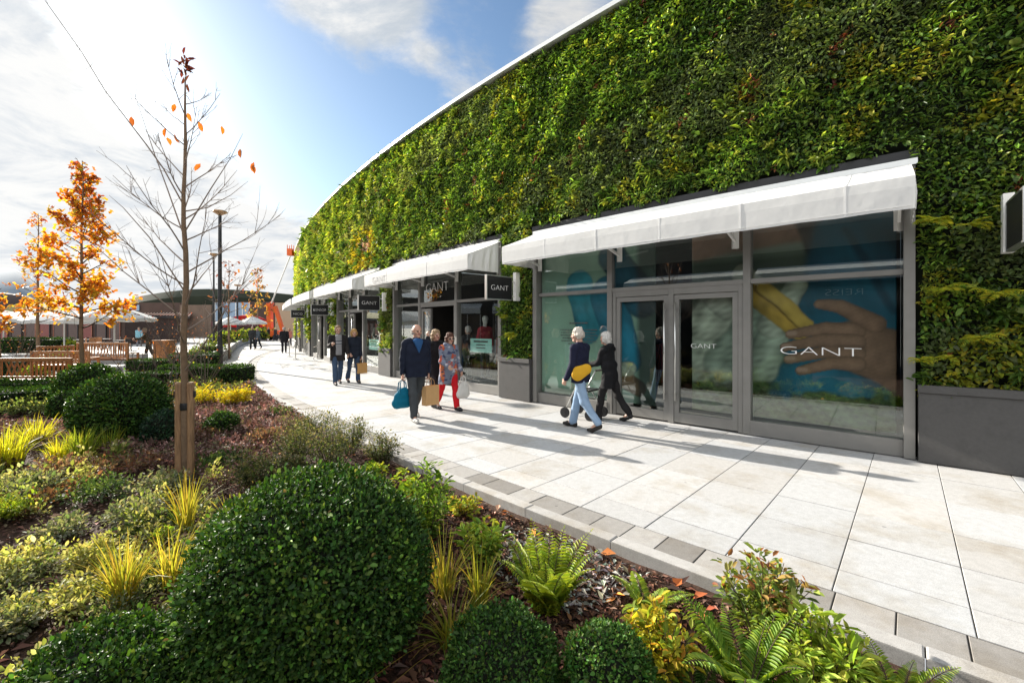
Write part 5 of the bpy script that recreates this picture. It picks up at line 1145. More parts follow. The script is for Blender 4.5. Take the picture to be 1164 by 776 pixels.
    Rm = Matrix.Rotation(rz, 4, 'Z'); wr = []
    for s0, e, w, u2 in shd: wr.append(np.array(root.location) + np.array(Rm @ Vector((w + u2 * .115) * k)))
    return root, wr
def carrier(name, at, w, d, h, drop, c, label, rz, cat='bag', soft=False, c2=None, group=None, mark=None):
    """a bag hanging from a hand at point `at`"""
    root = empty(name, (at[0], at[1], at[2] - drop - h), rz); tag(root, label, cat, group); m = cloth(c, .7, .12, .3, 'bag_' + name)
    if soft:
        ps = [(np.array((-w * .28, 0, h * .3)), np.array((w * .28, 0, h * .3)), h * .30, h * .30, (np.array((0, 1., 0)), d / h / .62), 0), (np.array((-w * .24, 0, h * .62)), np.array((w * .24, 0, h * .66)), h * .26, h * .26, (np.array((0, 1., 0)), d / h / .7), 0), (np.array((-w * .16, 0, h * .9)), np.array((w * .14, 0, h * .94)), .05, .04, (np.array((0, 1., 0)), .8), 0)]
        V, Q, _ = soft_body(ps, .011, k=.04, wob=lambda X: .014 * noise3(X, 5, 14, 2)); o = link('pouch', np_mesh('pouch', V, [Q], [m], smooth=True), root)
    else:
        b = MB(); n = 6
        b.add([(-w / 2, -d / 2, 0), (w / 2, -d / 2, 0), (w / 2, d / 2, 0), (-w / 2, d / 2, 0), (-w / 2 * 1.0, -d / 2, h), (w / 2, -d / 2, h), (w / 2, d / 2, h), (-w / 2, d / 2, h), (-w / 2 + .01, 0, h * .5), (w / 2 - .01, 0, h * .5)], [(3, 2, 1, 0), (0, 1, 5, 4), (2, 3, 7, 6), (1, 2, 9), (2, 6, 9), (6, 5, 9), (5, 1, 9), (3, 0, 8), (0, 4, 8), (4, 7, 8), (7, 3, 8)])
        o = b.build('pouch', m, root); md = o.modifiers.new('paper', 'SOLIDIFY'); md.thickness = .003
    hd = MB()
    for sy in (-1, 1):
        y = sy * d * .42; pts = [(-w * .2, y, h * (.98 if not soft else .8)), (-w * .16, y * .6, h + drop * .7), (0, y * .2, h + drop), (w * .16, y * .6, h + drop * .7), (w * .2, y, h * (.98 if not soft else .8))]; hd.tube(pts, .005 if not soft else .011, 6)
    hd.build('handle', cloth(c2 or c, .8, .1, 0, 'bag_handle'), root); return root
TOW = np.array((.66, -.75)); AWAY = np.array((-.76, .65))
# the pair in front: man with the blue bag, woman in the patterned coat, and the companion behind them
p1 = G(473, 477); r1, w1 = person('bald elderly man in navy jacket and grey trousers carrying a blue bag', p1, (.52, -.85), 1.80, .0085, .27, .03, arms=((-.15, .10, .25), (-.05, .16, .18)), jacket=(.012, .016, .032), trousers=(.055, .06, .065), shoes=(.55, .53, .50), hair=(.55, .5, .46), bald=True, hem=.80, width=1.08, belly=1.1, lead=1, head=(.15, 0), shirt=lambda V, ch, pel: np.tile((.03, .09, .22), (len(V), 1)), shirt_to=.30, shirt_w=.088, shirt_top=.088, vneck=True, skin=plain('ruddy_skin', (.52, .29, .21), rough=.5))
carrier('shopping_bag', w1[1], .32, .16, .36, .16, (.0, .12, .20), 'bright teal blue cloth bag hanging from the hand of the bald man', .6, soft=True)
def floral(V):
    c = np.tile((.17, .19, .25), (len(V), 1)); a = noise3(V, 41, 16); b = noise3(V, 42, 26); c[a > .35] = (.42, .07, .04); c[(a > .62)] = (.5, .16, .07); c[b > .62] = (.05, .06, .12); c[(b < -.68)] = (.42, .42, .46); return c
p2 = G(510, 466); r2, w2 = person('woman in sunglasses, red and grey patterned coat and bright red trousers', p2, (.68, -.73), 1.62, .0085, .26, .03, arms=((.1, .14, .35), (.25, .2, .9)), trousers=(.55, .012, .02), shoes=(.02, .02, .025), hair=(.09, .035, .022), hairlen=.015, hem=.62, flare=1.08, width=1.1, lead=-1, pattern=floral, glasses=True, hood=True, female=True, head=(-.2, 0), skirtflare=.6)
carrier('shopping_bag', w2[0] + np.array((.02, -.02, 0)), .26, .10, .34, .14, (.62, .60, .57), 'white carrier bag held by the woman in the patterned coat', .8, soft=True)
p3 = np.array(G(494, 462)); r3, w3 = person('person in dark coat walking behind the bald man, one hand raised to the head', p3, (.70, -.71), 1.68, .009, .2, .03, arms=((.1, .1, .3), (1.25, .5, 2.0)), jacket=(.016, .017, .02), trousers=(.03, .03, .035), hair=(.35, .24, .14), hairlen=.03, hem=.70, female=True)
carrier('paper_bag', w1[0] + np.array((.03, .05, .0)), .32, .13, .36, .15, (.55, .33, .15), 'brown paper bag between the bald man and the woman in red trousers', .9, group='brown paper bags', c2=(.5, .3, .15))
# the couple further along
def stripes(V, ch, pel):
    c = np.tile((.26, .26, .27), (len(V), 1)); z = (V[:, 2] - pel[2]) / (ch[2] - pel[2]); c[(z > .72) & (z < .78)] = (.02, .025, .05); c[(z > .60) & (z < .65)] = (.02, .025, .05); c[(z > .66) & (z < .69)] = (.6, .6, .6); return c
p4 = G(384, 437); r4, w4 = person('man in dark open jacket over a grey striped jumper and blue jeans', p4, (.55, -.83), 1.78, .010, .2, .02, arms=((.1, .14, .5), (.5, .2, 1.3)), jacket=(.022, .02, .02), trousers=(.045, .075, .13), hair=(.22, .14, .08), hem=.72, belly=1.08, width=1.1, shirt=stripes, lead=1)
p5 = G(402, 435); r5, w5 = person('blonde woman in dark blue jacket and jeans with a brown paper bag', p5, (.6, -.8), 1.68, .010, .22, .02, arms=((.1, .12, .25), (.3, .15, .6)), jacket=(.015, .02, .032), trousers=(.04, .065, .11), hair=(.42, .25, .09), hairlen=.03, hem=.80, female=True, lead=-1)
carrier('paper_bag', w5[0], .30, .13, .32, .12, (.5, .28, .10), 'brown paper bag carried by the blonde woman in blue', .75, group='brown paper bags', c2=(.45, .25, .1))
# the elderly pair at the doors, seen from behind, with a wheeled walker
p6 = G(660, 488); r6, w6 = person('white haired man in navy jacket and pale blue jeans seen from behind', p6, (-.78, .62), 1.74, .0085, .30, .05, arms=((.05, .10, .45), (.1, .12, .3)), jacket=(.012, .014, .035), trousers=(.24, .34, .48), shoes=(.025, .022, .02), hair=(.55, .5, .44), hem=.83, belly=1.05, width=1.05, lead=1, head=(.1, .05))
p7 = G(693, 478); r7, w7 = person('white haired person in long black coat pushing a wheeled walker', p7, (-.78, .62), 1.66, .0085, .28, .10, arms=((.45, .05, .9), (.45, .05, .9)), jacket=(.010, .010, .012), trousers=(.016, .015, .016), shoes=(.02, .02, .02), hair=(.6, .58, .55), hairlen=.025, hem=.66, flare=1.02, lead=-1, hood=True, female=True)
q = MB(); root = empty('waist_bag', (p6[0], p6[1], 0)); tag(root, 'mustard yellow pouch at the hip of the man in pale jeans', 'bag')
hipw = np.array((p6[0], p6[1], .98)) + np.array((-.02, -.20, 0))
ps = [(np.array((-.06, 0, -.04)), np.array((.08, 0, .05)), .10, .085, (np.array((0, 1., 0)), .45), 0), (np.array((-.08, 0, .05)), np.array((.10, 0, .08)), .05, .05, (np.array((0, 1., 0)), .6), 0)]
V, Q, _ = soft_body(ps, .009, k=.04); V = V + (hipw - np.array(root.location)); link('pouch', np_mesh('pouch', V, [Q], [cloth((.60, .33, .02), .7, .1, .3, 'pouch_cloth')], smooth=True), root)
q.bar((.12, -.15, 1.04), (.10, .05, 1.06), .01, .03); q.bar((-.12, -.15, 1.0), (-.16, .02, 1.04), .01, .03); q.build('strap', M_dark, root)
def walker(c, d):
    d = unit(np.array((d[0], d[1], 0))); x = np.array((d[1], -d[0], 0)); root = empty('wheeled_walker', (c[0], c[1], 0)); tag(root, 'wheeled walking frame pushed by the person in the black coat', 'walking frame')
    L = lambda a, b, z: x * a + d * b + np.array((0, 0, z)); f = MB()
    for sg in (-1, 1):
        f.tube([L(sg * .27, .28, .12), L(sg * .25, .05, .60), L(sg * .25, -.10, .88)], .013, 8); f.tube([L(sg * .27, -.25, .12), L(sg * .25, .06, .58)], .012, 8); f.tube([L(sg * .25, .05, .52), L(sg * .25, -.2, .52)], .011, 8)
    f.tube([L(-.25, .06, .58), L(.25, .06, .58)], .011, 8); f.tube([L(-.25, .06, .80), L(-.1, .12, .82), L(.1, .12, .82), L(.25, .06, .80)], .009, 8); f.build('frame', M_steel_hi, root, smooth=True)
    s = MB(); s.bar(L(0, .06, .53), L(0, -.2, .53), .44, .03); s.build('seat', M_black, root)
    for sg in (-1, 1):
        h = MB(); h.tube([L(sg * .25, -.10, .88), L(sg * .25, -.24, .90)], .019, 8); h.build('handle', M_black, root)
        for b in (.28, -.25):
            w = MB(); M = Matrix.Translation(Vector(L(sg * .27, b, .10))) @ Matrix((tuple(d), (0, 0, 1), tuple(x))).transposed().to_4x4()
            w.lathe([(.078, -.016), (.098, -.014), (.1, 0), (.098, .014), (.078, .016)], 20, M=M); w.lathe([(.0785, -.012), (.0785, .012)], 20, m=1, M=M); w.lathe([(.03, -.024), (.03, .024)], 10, m=0, M=M); w.build('wheel', [M_dark, plain('tan_rim', (.55, .42, .28), rough=.5)], root)
    b = MB(); b.bar(L(0, .12, .2), L(0, .14, .46), .36, .16); b.build('basket', cloth((.02, .02, .025), name='basket_cloth'), root, bevel=.02)
walker((p7[0] - .78 * .52, p7[1] + .62 * .52), (-.78, .62))
# far walkers
for (px, py, Y, fc, lab, kw) in [
    (287, 397, None, (.3, -.95), 'lone far man in dark jacket standing in the middle of the plaza', dict(height=1.78, jacket=(.03, .032, .035), trousers=(.025, .027, .03), hair=(.3, .18, .1), hem=.74)),
    (293, 396, 35.5, (-.2, -.98), 'far person in grey blue jacket half hidden beside the lone dark man', dict(height=1.68, jacket=(.08, .1, .12), trousers=(.03, .035, .05), hair=(.35, .22, .12), hem=.78, female=True, hairlen=.03)),
    (305, 387, None, (.1, 1), 'far person in black left of the pair under the orange lift', dict(height=1.72, jacket=(.02, .02, .025), trousers=(.02, .02, .025), hair=(.3, .25, .2))),
    (313, 387.5, None, (.1, 1), 'far person with light hair right below the orange lift arm', dict(height=1.70, jacket=(.035, .03, .035), trousers=(.03, .03, .04), hair=(.5, .4, .28), hairlen=.02, female=True)),
    (323, 401, None, (-.45, .9), 'stout person in black walking away near the rope barrier', dict(height=1.74, jacket=(.016, .016, .02), trousers=(.018, .018, .022), hair=(.4, .38, .36), width=1.15, belly=1.2, hem=.72, flare=1.05)),
    (329, 394, 40, (.3, -.95), 'far person in salmon pink top behind the stout person in black', dict(height=1.64, jacket=(.55, .22, .18), trousers=(.1, .1, .12), hair=(.4, .2, .1), hairlen=.02, female=True)),
    (169, 402, 23, (-.6, -.6), 'person in dark olive clothes bending beside the wooden bin', dict(height=1.72, jacket=(.055, .05, .035), trousers=(.04, .04, .035), hair=(.32, .26, .2), lean=.28, arms=((.7, .2, .8), (.5, .3, .9)))),
    (158, 385, 40, (.5, -.9), 'far person in pale blue top under the parasol', dict(height=1.72, jacket=(.25, .5, .6), trousers=(.2, .2, .22), hair=(.2, .15, .1)))]:
    p = G(px, py) if Y is None else GY(px, Y); person(lab, p, fc, vox=.017, stride=.2, **kw)
# shoppers and dummies inside the shops
i1 = Fw(9.95, -.75, .012); person('white haired shopper in dark clothes inside the open shop doorway', i1, -TOW, 1.74, .011, .12, jacket=(.05, .05, .055), trousers=(.03, .03, .03), hair=(.6, .57, .54))
def mannequin(s, d, top, label, c, trous, face):
    p = Fw(s, d, .34); root = empty('mannequin', tuple(Fw(s, d, .012))); tag(root, label, 'mannequin', 'shop window dummies')
    b = MB(); b.box(-.3, .3, -.3, .3, 0, .28); b.build('plinth', M_in_wall, root); z = .30; A = lambda *q: np.array(q, float)
    rot = math.atan2(-face[0], face[1]); Rm = np.array(Matrix.Rotation(rot, 3, 'Z'))
    T = lambda ps: [(Rm @ a, Rm @ b_, ra, rb, None if fl is None else (Rm @ np.array(fl[0], float), fl[1]), m) for a, b_, ra, rb, fl, m in ps]
    y = (0, 1, 0)
    hd = T([(A(0, 0, 1.62), A(0, .01, 1.66), .075, .09, None, 0), (A(0, .02, 1.58), A(0, .03, 1.57), .06, .055, None, 0), (A(0, -.01, 1.40), A(0, 0, 1.55), .055, .05, None, 0)])
    for sd in (-1, 1): hd += T([(A(sd * .24, .0, .95), A(sd * .235, .03, .80), .03, .02, None, 0)])
    tp = T([(A(-.12, 0, 1.36), A(.12, 0, 1.36), .09, .09, (y, .85), 0), (A(-.07, 0, 1.2), A(.07, 0, 1.2), .13, .13, (y, .8), 0), (A(-.06, 0, .95), A(.06, 0, .92), .12, .125, (y, .85), 0)])
    for sd in (-1, 1): tp += T([(A(sd * .18, 0, 1.36), A(sd * .235, -.02, 1.12), .062, .052, None, 0), (A(sd * .235, -.02, 1.12), A(sd * .24, .01, .93), .05, .042, None, 0)])
    lg = []
    for sd in (-1, 1): lg += T([(A(sd * .09, 0, .9), A(sd * .1, .02, .5), .09, .065, None, 0), (A(sd * .1, .02, .5), A(sd * .1, 0, .09), .06, .05, None, 0), (A(sd * .1, -.02, .04), A(sd * .11, .14, .03), .04, .035, None, 0)])
    for nm, ps, m in (('figure', hd, plain('mannequin_white', (.62, .6, .58), rough=.4)), ('jumper', tp, cloth(c, name='dummy_top')), ('trousers', lg, cloth(trous, name='dummy_trousers'))):
        V, Q, _ = soft_body(ps, .013, k=.03); link(nm, np_mesh(nm, V + (0, 0, z - .012), [Q], [m], smooth=True), root)
mannequin(8.85, -.5, 1.9, 'shop dummy in a red jumper behind the glass right of the doorway', (.38, .03, .05), (.03, .03, .05), TOW)
mannequin(16.6, -.7, 1.9, 'pale shop dummy in the doorway of the second white lettered shop', (.35, .36, .3), (.1, .1, .1), TOW)
mannequin(12.4, -.8, 1.9, 'shop dummy in a dark jacket behind the left pane of the middle shop', (.05, .06, .1), (.2, .17, .12), TOW)
# ---------------------------------------------------------------- poster boards behind the near shop's glass
def poster(label, s0, s1, z0, z1, d, paint, nu=150, nv=190):
    """a printed photographic board: the picture is ink on a fine sheet, u from the viewer's left, v from the bottom"""
    root = empty('window_poster', tuple(Fw((s0 + s1) / 2, d, z0))); tag(root, label, 'poster', None)
    u, v = np.meshgrid(np.linspace(0, 1, nu + 1), np.linspace(0, 1, nv + 1)); u = u.ravel(); v = v.ravel(); W_ = abs(s1 - s0); H_ = z1 - z0
    P = Fw(s1 + (s0 - s1) * u, d, 0.0); P[:, 2] = z0 + H_ * v; c = paint(u * W_, v * H_, W_, H_)
    I = np.arange((nu + 1) * (nv + 1)).reshape(nv + 1, nu + 1); Q = np.stack([I[:-1, :-1], I[:-1, 1:], I[1:, 1:], I[1:, :-1]], -1).reshape(-1, 4)
    o = link('printed_board', np_mesh('printed_board', P, [Q], [vcol('poster_print', .5, .3, var=.05, vscale=5)], col=np.clip(c, .004, .8)), root); o.location = -root.location
    md = o.modifiers.new('board', 'SOLIDIFY'); md.thickness = .012; md.offset = -1; return root
def sdcap(x, y, x0, y0, x1, y1, r0, r1):
    dx, dy = x1 - x0, y1 - y0; t = np.clip(((x - x0) * dx + (y - y0) * dy) / (dx * dx + dy * dy + 1e-9), 0, 1); r = r0 + (r1 - r0) * t; return np.hypot(x - x0 - t * dx, y - y0 - t * dy) / r, t
def ink(c, q, col, soft=.06, lo=.55, fold=None):
    """lay a rounded form: q is 0 at its middle and 1 at its rim; the print shows it darker to the rim"""
    m = np.clip((1 + soft - q) / (2 * soft), 0, 1)[:, None]; sh = lo + (1 - lo) * np.sqrt(np.clip(1 - np.minimum(q, 1) ** 2, 0, 1)); k = np.array(col)[None] * sh[:, None]
    if fold is not None: k = k * (1 + fold[:, None])
    return c * (1 - m) + k * m
def nz(x, y, sd, f, o=3): return noise3(np.c_[x, y, np.zeros(len(x))], sd, f, o)
def paint_right(x, y, W, H):
    n = nz(x, y, 1, 1.4); c = np.array((.075, .10, .07))[None] * (1 + .5 * n[:, None]); wx = x + .03 * nz(x, y, 2, 4); wy = y + .03 * nz(x, y, 3, 4)
    top = np.clip((y - 2.55) / .3, 0, 1)[:, None]; c = c * (1 - top) + np.array((.30, .38, .31)) * top
    q, t = sdcap(wx, wy, .2, 3.05, 1.75, 3.15, .42, .34); c = ink(c, q, (.30, .165, .115), .12, .6, .25 * nz(x, y, 4, 9))          # face out of focus
    q, t = sdcap(wx, wy, 1.72, 3.4, 1.9, 2.5, .20, .12); c = ink(c, q, (.05, .032, .022), .2, .7, .3 * nz(x, y, 5, 16))
    fold = .42 * nz(x + y * .5, y * .35, 6, 4.5) + .16 * nz(x, y, 7, 13)
    q, t = sdcap(wx, wy, 2.75, 2.7, 2.2, 1.2, .95, .80); c = ink(c, q, (.010, .10, .165), .06, .4, fold)                        # sleeve
    q, t = sdcap(wx, wy, 2.3, .62, 1.2, .5, .42, .36); c = ink(c, q, (.010, .11, .175), .08, .35, fold)
    q, t = sdcap(wx, wy, 2.2, 2.9, 2.75, 1.7, .05, .05); c = ink(c, q, (.005, .05, .09), .5, .9)
    wool = .30 * nz(x, y, 8, 8) + .28 * nz(x, y, 9, 22, 2)
    for (x0, y0, x1, y1, r0, r1, col) in [(.1, .95, .45, 1.85, .46, .34, (.33, .37, .30)), (.25, 1.55, .8, 1.75, .33, .28, (.40, .43, .35)), (.55, .85, .95, 1.6, .36, .22, (.26, .32, .26)), (1.1, .8, 1.35, 1.55, .27, .2, (.30, .36, .29)), (1.25, 1.5, 1.6, 2.1, .22, .15, (.34, .38, .31)), (.3, 2.1, .55, 1.8, .2, .22, (.42, .44, .37))]:
        q, t = sdcap(wx, wy, x0, y0, x1, y1, r0, r1); c = ink(c, q, col, .10, .35, wool)
    q, t = sdcap(wx, wy, .85, 2.35, 1.55, 1.55, .17, .20); c = ink(c, q, (.40, .40, .30), .05, .5, .2 * nz(x, y, 10, 10))
    for k, (o_, r, col) in enumerate([(0, .17, (.42, .27, .045)), (.12, .07, (.17, .10, .02)), (.2, .11, (.48, .33, .07))]):
        q, t = sdcap(wx, wy, .95 + o_, 2.05 + o_ * .3, 1.62 + o_ * .6, 1.42 + o_ * .4, r, r * .9); c = ink(c, q, col, .07, .55, .25 * nz(x, y, 11, 12))
    sk = .14 * nz(x, y, 12, 14) + .1 * nz(x, y, 13, 34, 2)
    q, t = sdcap(wx, wy, 2.9, .95, 2.35, 1.22, .40, .36); c = ink(c, q, (.20, .118, .078), .05, .5, sk)                           # back of the hand
    for i, (x1, y1) in enumerate([(1.52, 1.36), (1.45, 1.16), (1.50, .97), (1.66, .80)]):
        x0, y0 = 2.35, 1.42 - .16 * i; xm, ym = (x0 + x1) / 2 + .05, (y0 + y1) / 2 + .07
        q1, _ = sdcap(x, y, x0, y0, xm, ym, .108, .094); q2, _ = sdcap(x, y, xm, ym, x1, y1, .094, .07); c = ink(c, np.minimum(q1, q2), (.235, .14, .095), .05, .32, sk)
        q, _ = sdcap(x, y, x1 - .02, y1 + .015, x1 + .06, y1 + .02, .035, .035); c = ink(c, q, (.34, .22, .17), .2, .8)
    q1, _ = sdcap(x, y, 2.55, 1.52, 2.15, 1.78, .13, .10); q2, _ = sdcap(x, y, 2.15, 1.78, 1.9, 1.82, .10, .07); c = ink(c, np.minimum(q1, q2), (.23, .135, .09), .05, .35, sk)
    g = np.clip((.55 - y + .15 * nz(x, y, 14, 9)) / .12, 0, 1)[:, None]; c = c * (1 - g) + np.array((.05, .085, .03)) * (1 + .6 * nz(x, y, 15, 26, 2)[:, None]) * g
    return c
def paint_left(x, y, W, H):
    c = np.array((.30, .47, .37))[None] * (1 + .22 * nz(x, y, 21, 1.2)[:, None]) * (1 - .05 * y[:, None] / H); wx = x + .03 * nz(x, y, 22, 4); wy = y
    f = .35 * nz(x + .4 * y, y * .4, 23, 5) + .12 * nz(x, y, 24, 14)
    q, t = sdcap(wx, wy, 1.05, 2.35, 1.3, 1.4, .34, .28); c = ink(c, q, (.03, .27, .36), .06, .45, f)
    q, t = sdcap(wx, wy, 1.75, 2.1, 2.15, .85, .42, .34); c = ink(c, q, (.02, .19, .30), .05, .4, f)
    q, t = sdcap(wx, wy, 1.85, 2.9, 2.5, 2.0, .3, .36); c = ink(c, q, (.012, .10, .16), .08, .4, f)
    q, t = sdcap(wx, wy, 2.05, .5, 2.45, .3, .22, .16); c = ink(c, q, (.20, .13, .075), .08, .4, .3 * nz(x, y, 25, 15)); q, t = sdcap(wx, wy, 1.8, .62, 2.25, .66, .12, .15); c = ink(c, q, (.36, .42, .34), .1, .5, .3 * nz(x, y, 26, 20))
    dk = np.clip((x - 2.35) / .12, 0, 1)[:, None] * .85; c = c * (1 - dk) + np.array((.02, .024, .026)) * dk
    g = np.clip((.22 - y) / .1, 0, 1)[:, None]; return c * (1 - .5 * g)
poster('large printed window picture of a blue sleeve and a hand with pale wool', .12, 2.9, .25, 3.72, -.24, paint_right)
poster('pale green printed window board with dark small print and a blue sleeve', 3.5, 6.28, .25, 3.72, -.055, paint_left)
# ---------------------------------------------------------------- street furniture
M_teak = woodmat('teak', (.46, .20, .075), rough=.55)
def bench(x, y, L, rz, label, H=.98, group='wooden garden benches', panel=True):
    root = empty('bench', (x, y, 0), rz); tag(root, label, 'bench', group); hl = L / 2
    for sx in (-1, 1):
        for (yy, h) in ((-.24, .64), (.24, H)): b = MB(); b.box(sx * hl - .035 * (1 + sx), sx * hl + .035 * (1 - sx), yy - .035, yy + .035, 0, h); b.build('leg', M_teak, root, bevel=.005)
        b = MB(); b.box(sx * hl - .04 * (1 + sx), sx * hl + .04 * (1 - sx), -.30, .203, .642, .68); b.build('armrest', M_teak, root, bevel=.008)
    s = MB()
    for i in range(5): s.box(-hl + .072, hl - .072, -.27 + i * .098, -.19 + i * .098, .42, .445)
    s.box(-hl + .072, hl - .072, -.26, -.235, .34, .419); s.build('seat', M_teak, root, bevel=.004)
    b = MB(); b.box(-hl + .071, hl - .071, .215, .265, H - .09, H); b.box(-hl + .071, hl - .071, .22, .26, .48, .54)
    n = int(L / .105)
    for i in range(n):
        u = -hl + .12 + (L - .24) * i / (n - 1)
        if panel and abs(u) < .30: continue
        b.box(u - .022, u + .022, .228, .252, .541, H - .091)
    if panel:   # lattice in the middle of the back
        for k in range(4):
            u = -.26 + .13 * k
            b.bar((u, .24, .545), (u + .13, .24, H - .095), .02, .028); b.bar((u + .13, .232, .545), (u, .232, H - .095), .02, .028)
    b.build('backrest', M_teak, root, bevel=.003); return root
x, y, _ = GY(38, 10.9); bench(x - .15, y, 2.6, 3.14 + .03, 'long wooden bench seen from behind, nearest on the left behind the hedges', H=.98)
x, y, _ = GY(123, 18.2); bench(x, y, 2.15, 3.14 - .02, 'wooden bench right of the orange tree with a tall slatted back', H=1.1)
x, y, _ = GY(68, 17.2); bench(x, y, 1.15, 1.25, 'wooden armchair style bench turned sideways left of the orange tree', H=1.0, panel=False)
x, y, _ = GY(75, 15.2); bench(x, y, 1.7, 3.14 + .2, 'low wooden bench back between the long bench and the armchair bench', H=.92)
x, y, _ = GY(187, 23); root = empty('litter_bin', (x, y, 0)); tag(root, 'square wooden litter bin beside the bending person', 'litter bin')
b = MB(); 
for i in range(6):
    for sg in (-1, 1): b.box(-.32 + i * .108, -.32 + i * .108 + .1, sg * .33 - .015, sg * .33 + .015, .05, 1.0); b.box(sg * .33 - .015, sg * .33 + .015, -.31 + i * .105, -.31 + i * .105 + .095, .05, 1.0)
b.build('slats', M_teak, root); b = MB(); b.box(-.37, .37, -.37, .37, 1.003, 1.06); b.build('lid', M_teak, root, bevel=.01); b = MB(); b.box(-.3, .3, -.3, .3, .0, .96); b.build('liner', M_dark, root)
def lamp(px, Y, top_py, label, r=.07, disc=.32):
    x, y, _ = GY(px, Y); H = CAMH + (HOR - top_py) / FPX * Y; root = empty('street_lamp', (x, y, 0)); tag(root, label, 'street lamp', 'lamp posts')
    b = MB(); b.lathe([(r * 1.25, 0), (r * 1.25, .9), (r, .95), (r * .7, H - .15), (r * .4, H - .02)], 14); b.build('pole', M_dark, root, smooth=False)
    b = MB(); b.lathe([(.05, H - .16), (disc * .9, H - .03), (disc, H), (disc * .9, H + .045), (.02, H + .07)], 22); b.build('lamp_head', plain('copper_disc', (.42, .26, .14), rough=.4, metal=.5), root, smooth=True)
lamp(250, 19.6, 241, 'tall black lamp post with a flat disc head right of the bare tree', .095, .30)
lamp(243, 30, 289, 'thinner lamp post half hidden just left of the tall lamp post', .07, .3)
lamp(270, 48, 324, 'far lamp post in front of the blue glass building', .09, .45)
# parasols
def parasol(px, Y, rim_py, apex_py, half_px, label, c=(.8, .8, .78), n=8, pole=True, group='white parasols on the plaza'):
    x, y, _ = GY(px, Y); zr = CAMH + (HOR - rim_py) / FPX * Y; za = CAMH + (HOR - apex_py) / FPX * Y; R = half_px / FPX * Y; root = empty('parasol', (x, y, 0)); tag(root, label, 'parasol', group)
    V = []; rings = 6
    for i in range(rings + 1):
        t = i / rings
        for j in range(n * 2):
            a = 3.14159 * j / n; rr = R * t * (1 if j % 2 == 0 else math.cos(3.14159 / n) ** .5); V.append((rr * math.cos(a), rr * math.sin(a), za + (zr - za) * (t ** 1.15) - (.0 if j % 2 == 0 else .05 * R * t * .6)))
    m2 = n * 2
    for j in range(m2): p = V[rings * m2 + j]; V.append((p[0], p[1], p[2] - .16))
    F = [(i * m2 + j, i * m2 + (j + 1) % m2, (i + 1) * m2 + (j + 1) % m2, (i + 1) * m2 + j) for i in range(rings + 1) for j in range(m2)]
    me = bpy.data.meshes.new('canopy'); me.from_pydata(V, [], F); me.materials.append(clothmat('parasol_cloth', c, .3)); o = link('canopy', me, root); md = o.modifiers.new('cloth', 'SOLIDIFY'); md.thickness = .006
    b = MB(); b.tube([(0, 0, 0), (0, 0, za + .08)], .035, 10); b.build('pole', M_white, root); b = MB(); b.lathe([(.28, 0), (.28, .06), (.05, .09), (.05, .3)], 14); b.build('base', M_dark, root)
    b = MB()
    for j in range(n): a = 6.283 * j / n; b.bar((.03 * math.cos(a), .03 * math.sin(a), za - .04), (R * .97 * math.cos(a), R * .97 * math.sin(a), zr + .01), .02, .02)
    b.build('ribs', M_steel_hi, root)
parasol(42, 27, 362, 352, 42, 'wide white parasol at the left behind the half bare orange tree')
parasol(73, 24, 364, 353, 36, 'white parasol behind the trunk of the glowing orange tree')
parasol(130, 22, 361, 347, 38, 'white parasol right of the orange tree above the second bench')
parasol(4, 30, 360, 353, 30, 'white parasol cut by the left edge')
parasol(262, 44, 367, 360, 16, 'far white parasol left of the white one by the red canopy', n=8)
parasol(287, 46, 366.5, 359.5, 15, 'far white parasol in front of the red canopy')
x, y, _ = GY(282, 62); root = empty('canopy_stall', (x, y, 0)); tag(root, 'domed red canopy behind the far white parasols', 'canopy')
b = MB(); V = []; 
for i in range(9):
    t = i / 8
    for j in range(13): u = j / 12 * 2 - 1; V.append((u * 2.6, (t - .5) * 3, 1.2 + 2.3 * math.sqrt(max(0, 1 - u * u * .92)) - .3 * abs(t - .5)))
F = [(i * 13 + j, i * 13 + j + 1, (i + 1) * 13 + j + 1, (i + 1) * 13 + j) for i in range(8) for j in range(12)]; me = bpy.data.meshes.new('roof'); me.from_pydata(V, [], F); me.materials.append(clothmat('red_canvas', (.55, .03, .03), .3)); o = link('roof', me, root); md = o.modifiers.new('cloth', 'SOLIDIFY'); md.thickness = .02
for sx in (-1, 1):
    for sy in (-1, 1): b = MB(); b.tube([(sx * 2.5, sy * 1.4, 0), (sx * 2.5, sy * 1.4, 1.7)], .05, 8); b.build('pole', M_dark, root)
b = MB(); b.box(-2.4, 2.4, -.1, .1, 0, 1.3); b.box(-2.4, 2.4, -1.35, -1.25, .6, 1.2); b.build('counter', plain('red_counter', (.4, .02, .02), rough=.5), root)
# curved raised grey wall of the far bed
pts = [G(244, 412), G(259, 409), G(263, 402), G(270, 395), G(280, 390), G(292, 387), G(306, 384)]
root = empty('planter_wall', pts[0]); tag(root, 'low curved grey wall of the raised bed across the plaza', 'wall'); b = MB()
P = np.array(pts); tt = np.linspace(0, len(pts) - 1, 60); C = np.stack([np.interp(tt, range(len(pts)), P[:, i]) for i in (0, 1)], 1)
for _ in range(8): C[1:-1] = (C[:-2] + 2 * C[1:-1] + C[2:]) / 4
C = C - P[0][:2]; T = np.gradient(C, axis=0); Nn = unit(np.c_[-T[:, 1], T[:, 0]]); V = []
for c, n in zip(C, Nn):
    for o_, z in ((0, 0), (0, .5), (.4, .5), (.4, 0)): V.append((c[0] + n[0] * o_, c[1] + n[1] * o_, z))
b.add(V, [(i * 4 + k, i * 4 + (k + 1) % 4, i * 4 + 4 + (k + 1) % 4, i * 4 + 4 + k) for i in range(59) for k in range(4)] + [(0, 1, 2, 3)]); b.build('wall', plain('grey_render', (.36, .36, .35), rough=.8, var=.12, scale=1.5), root)
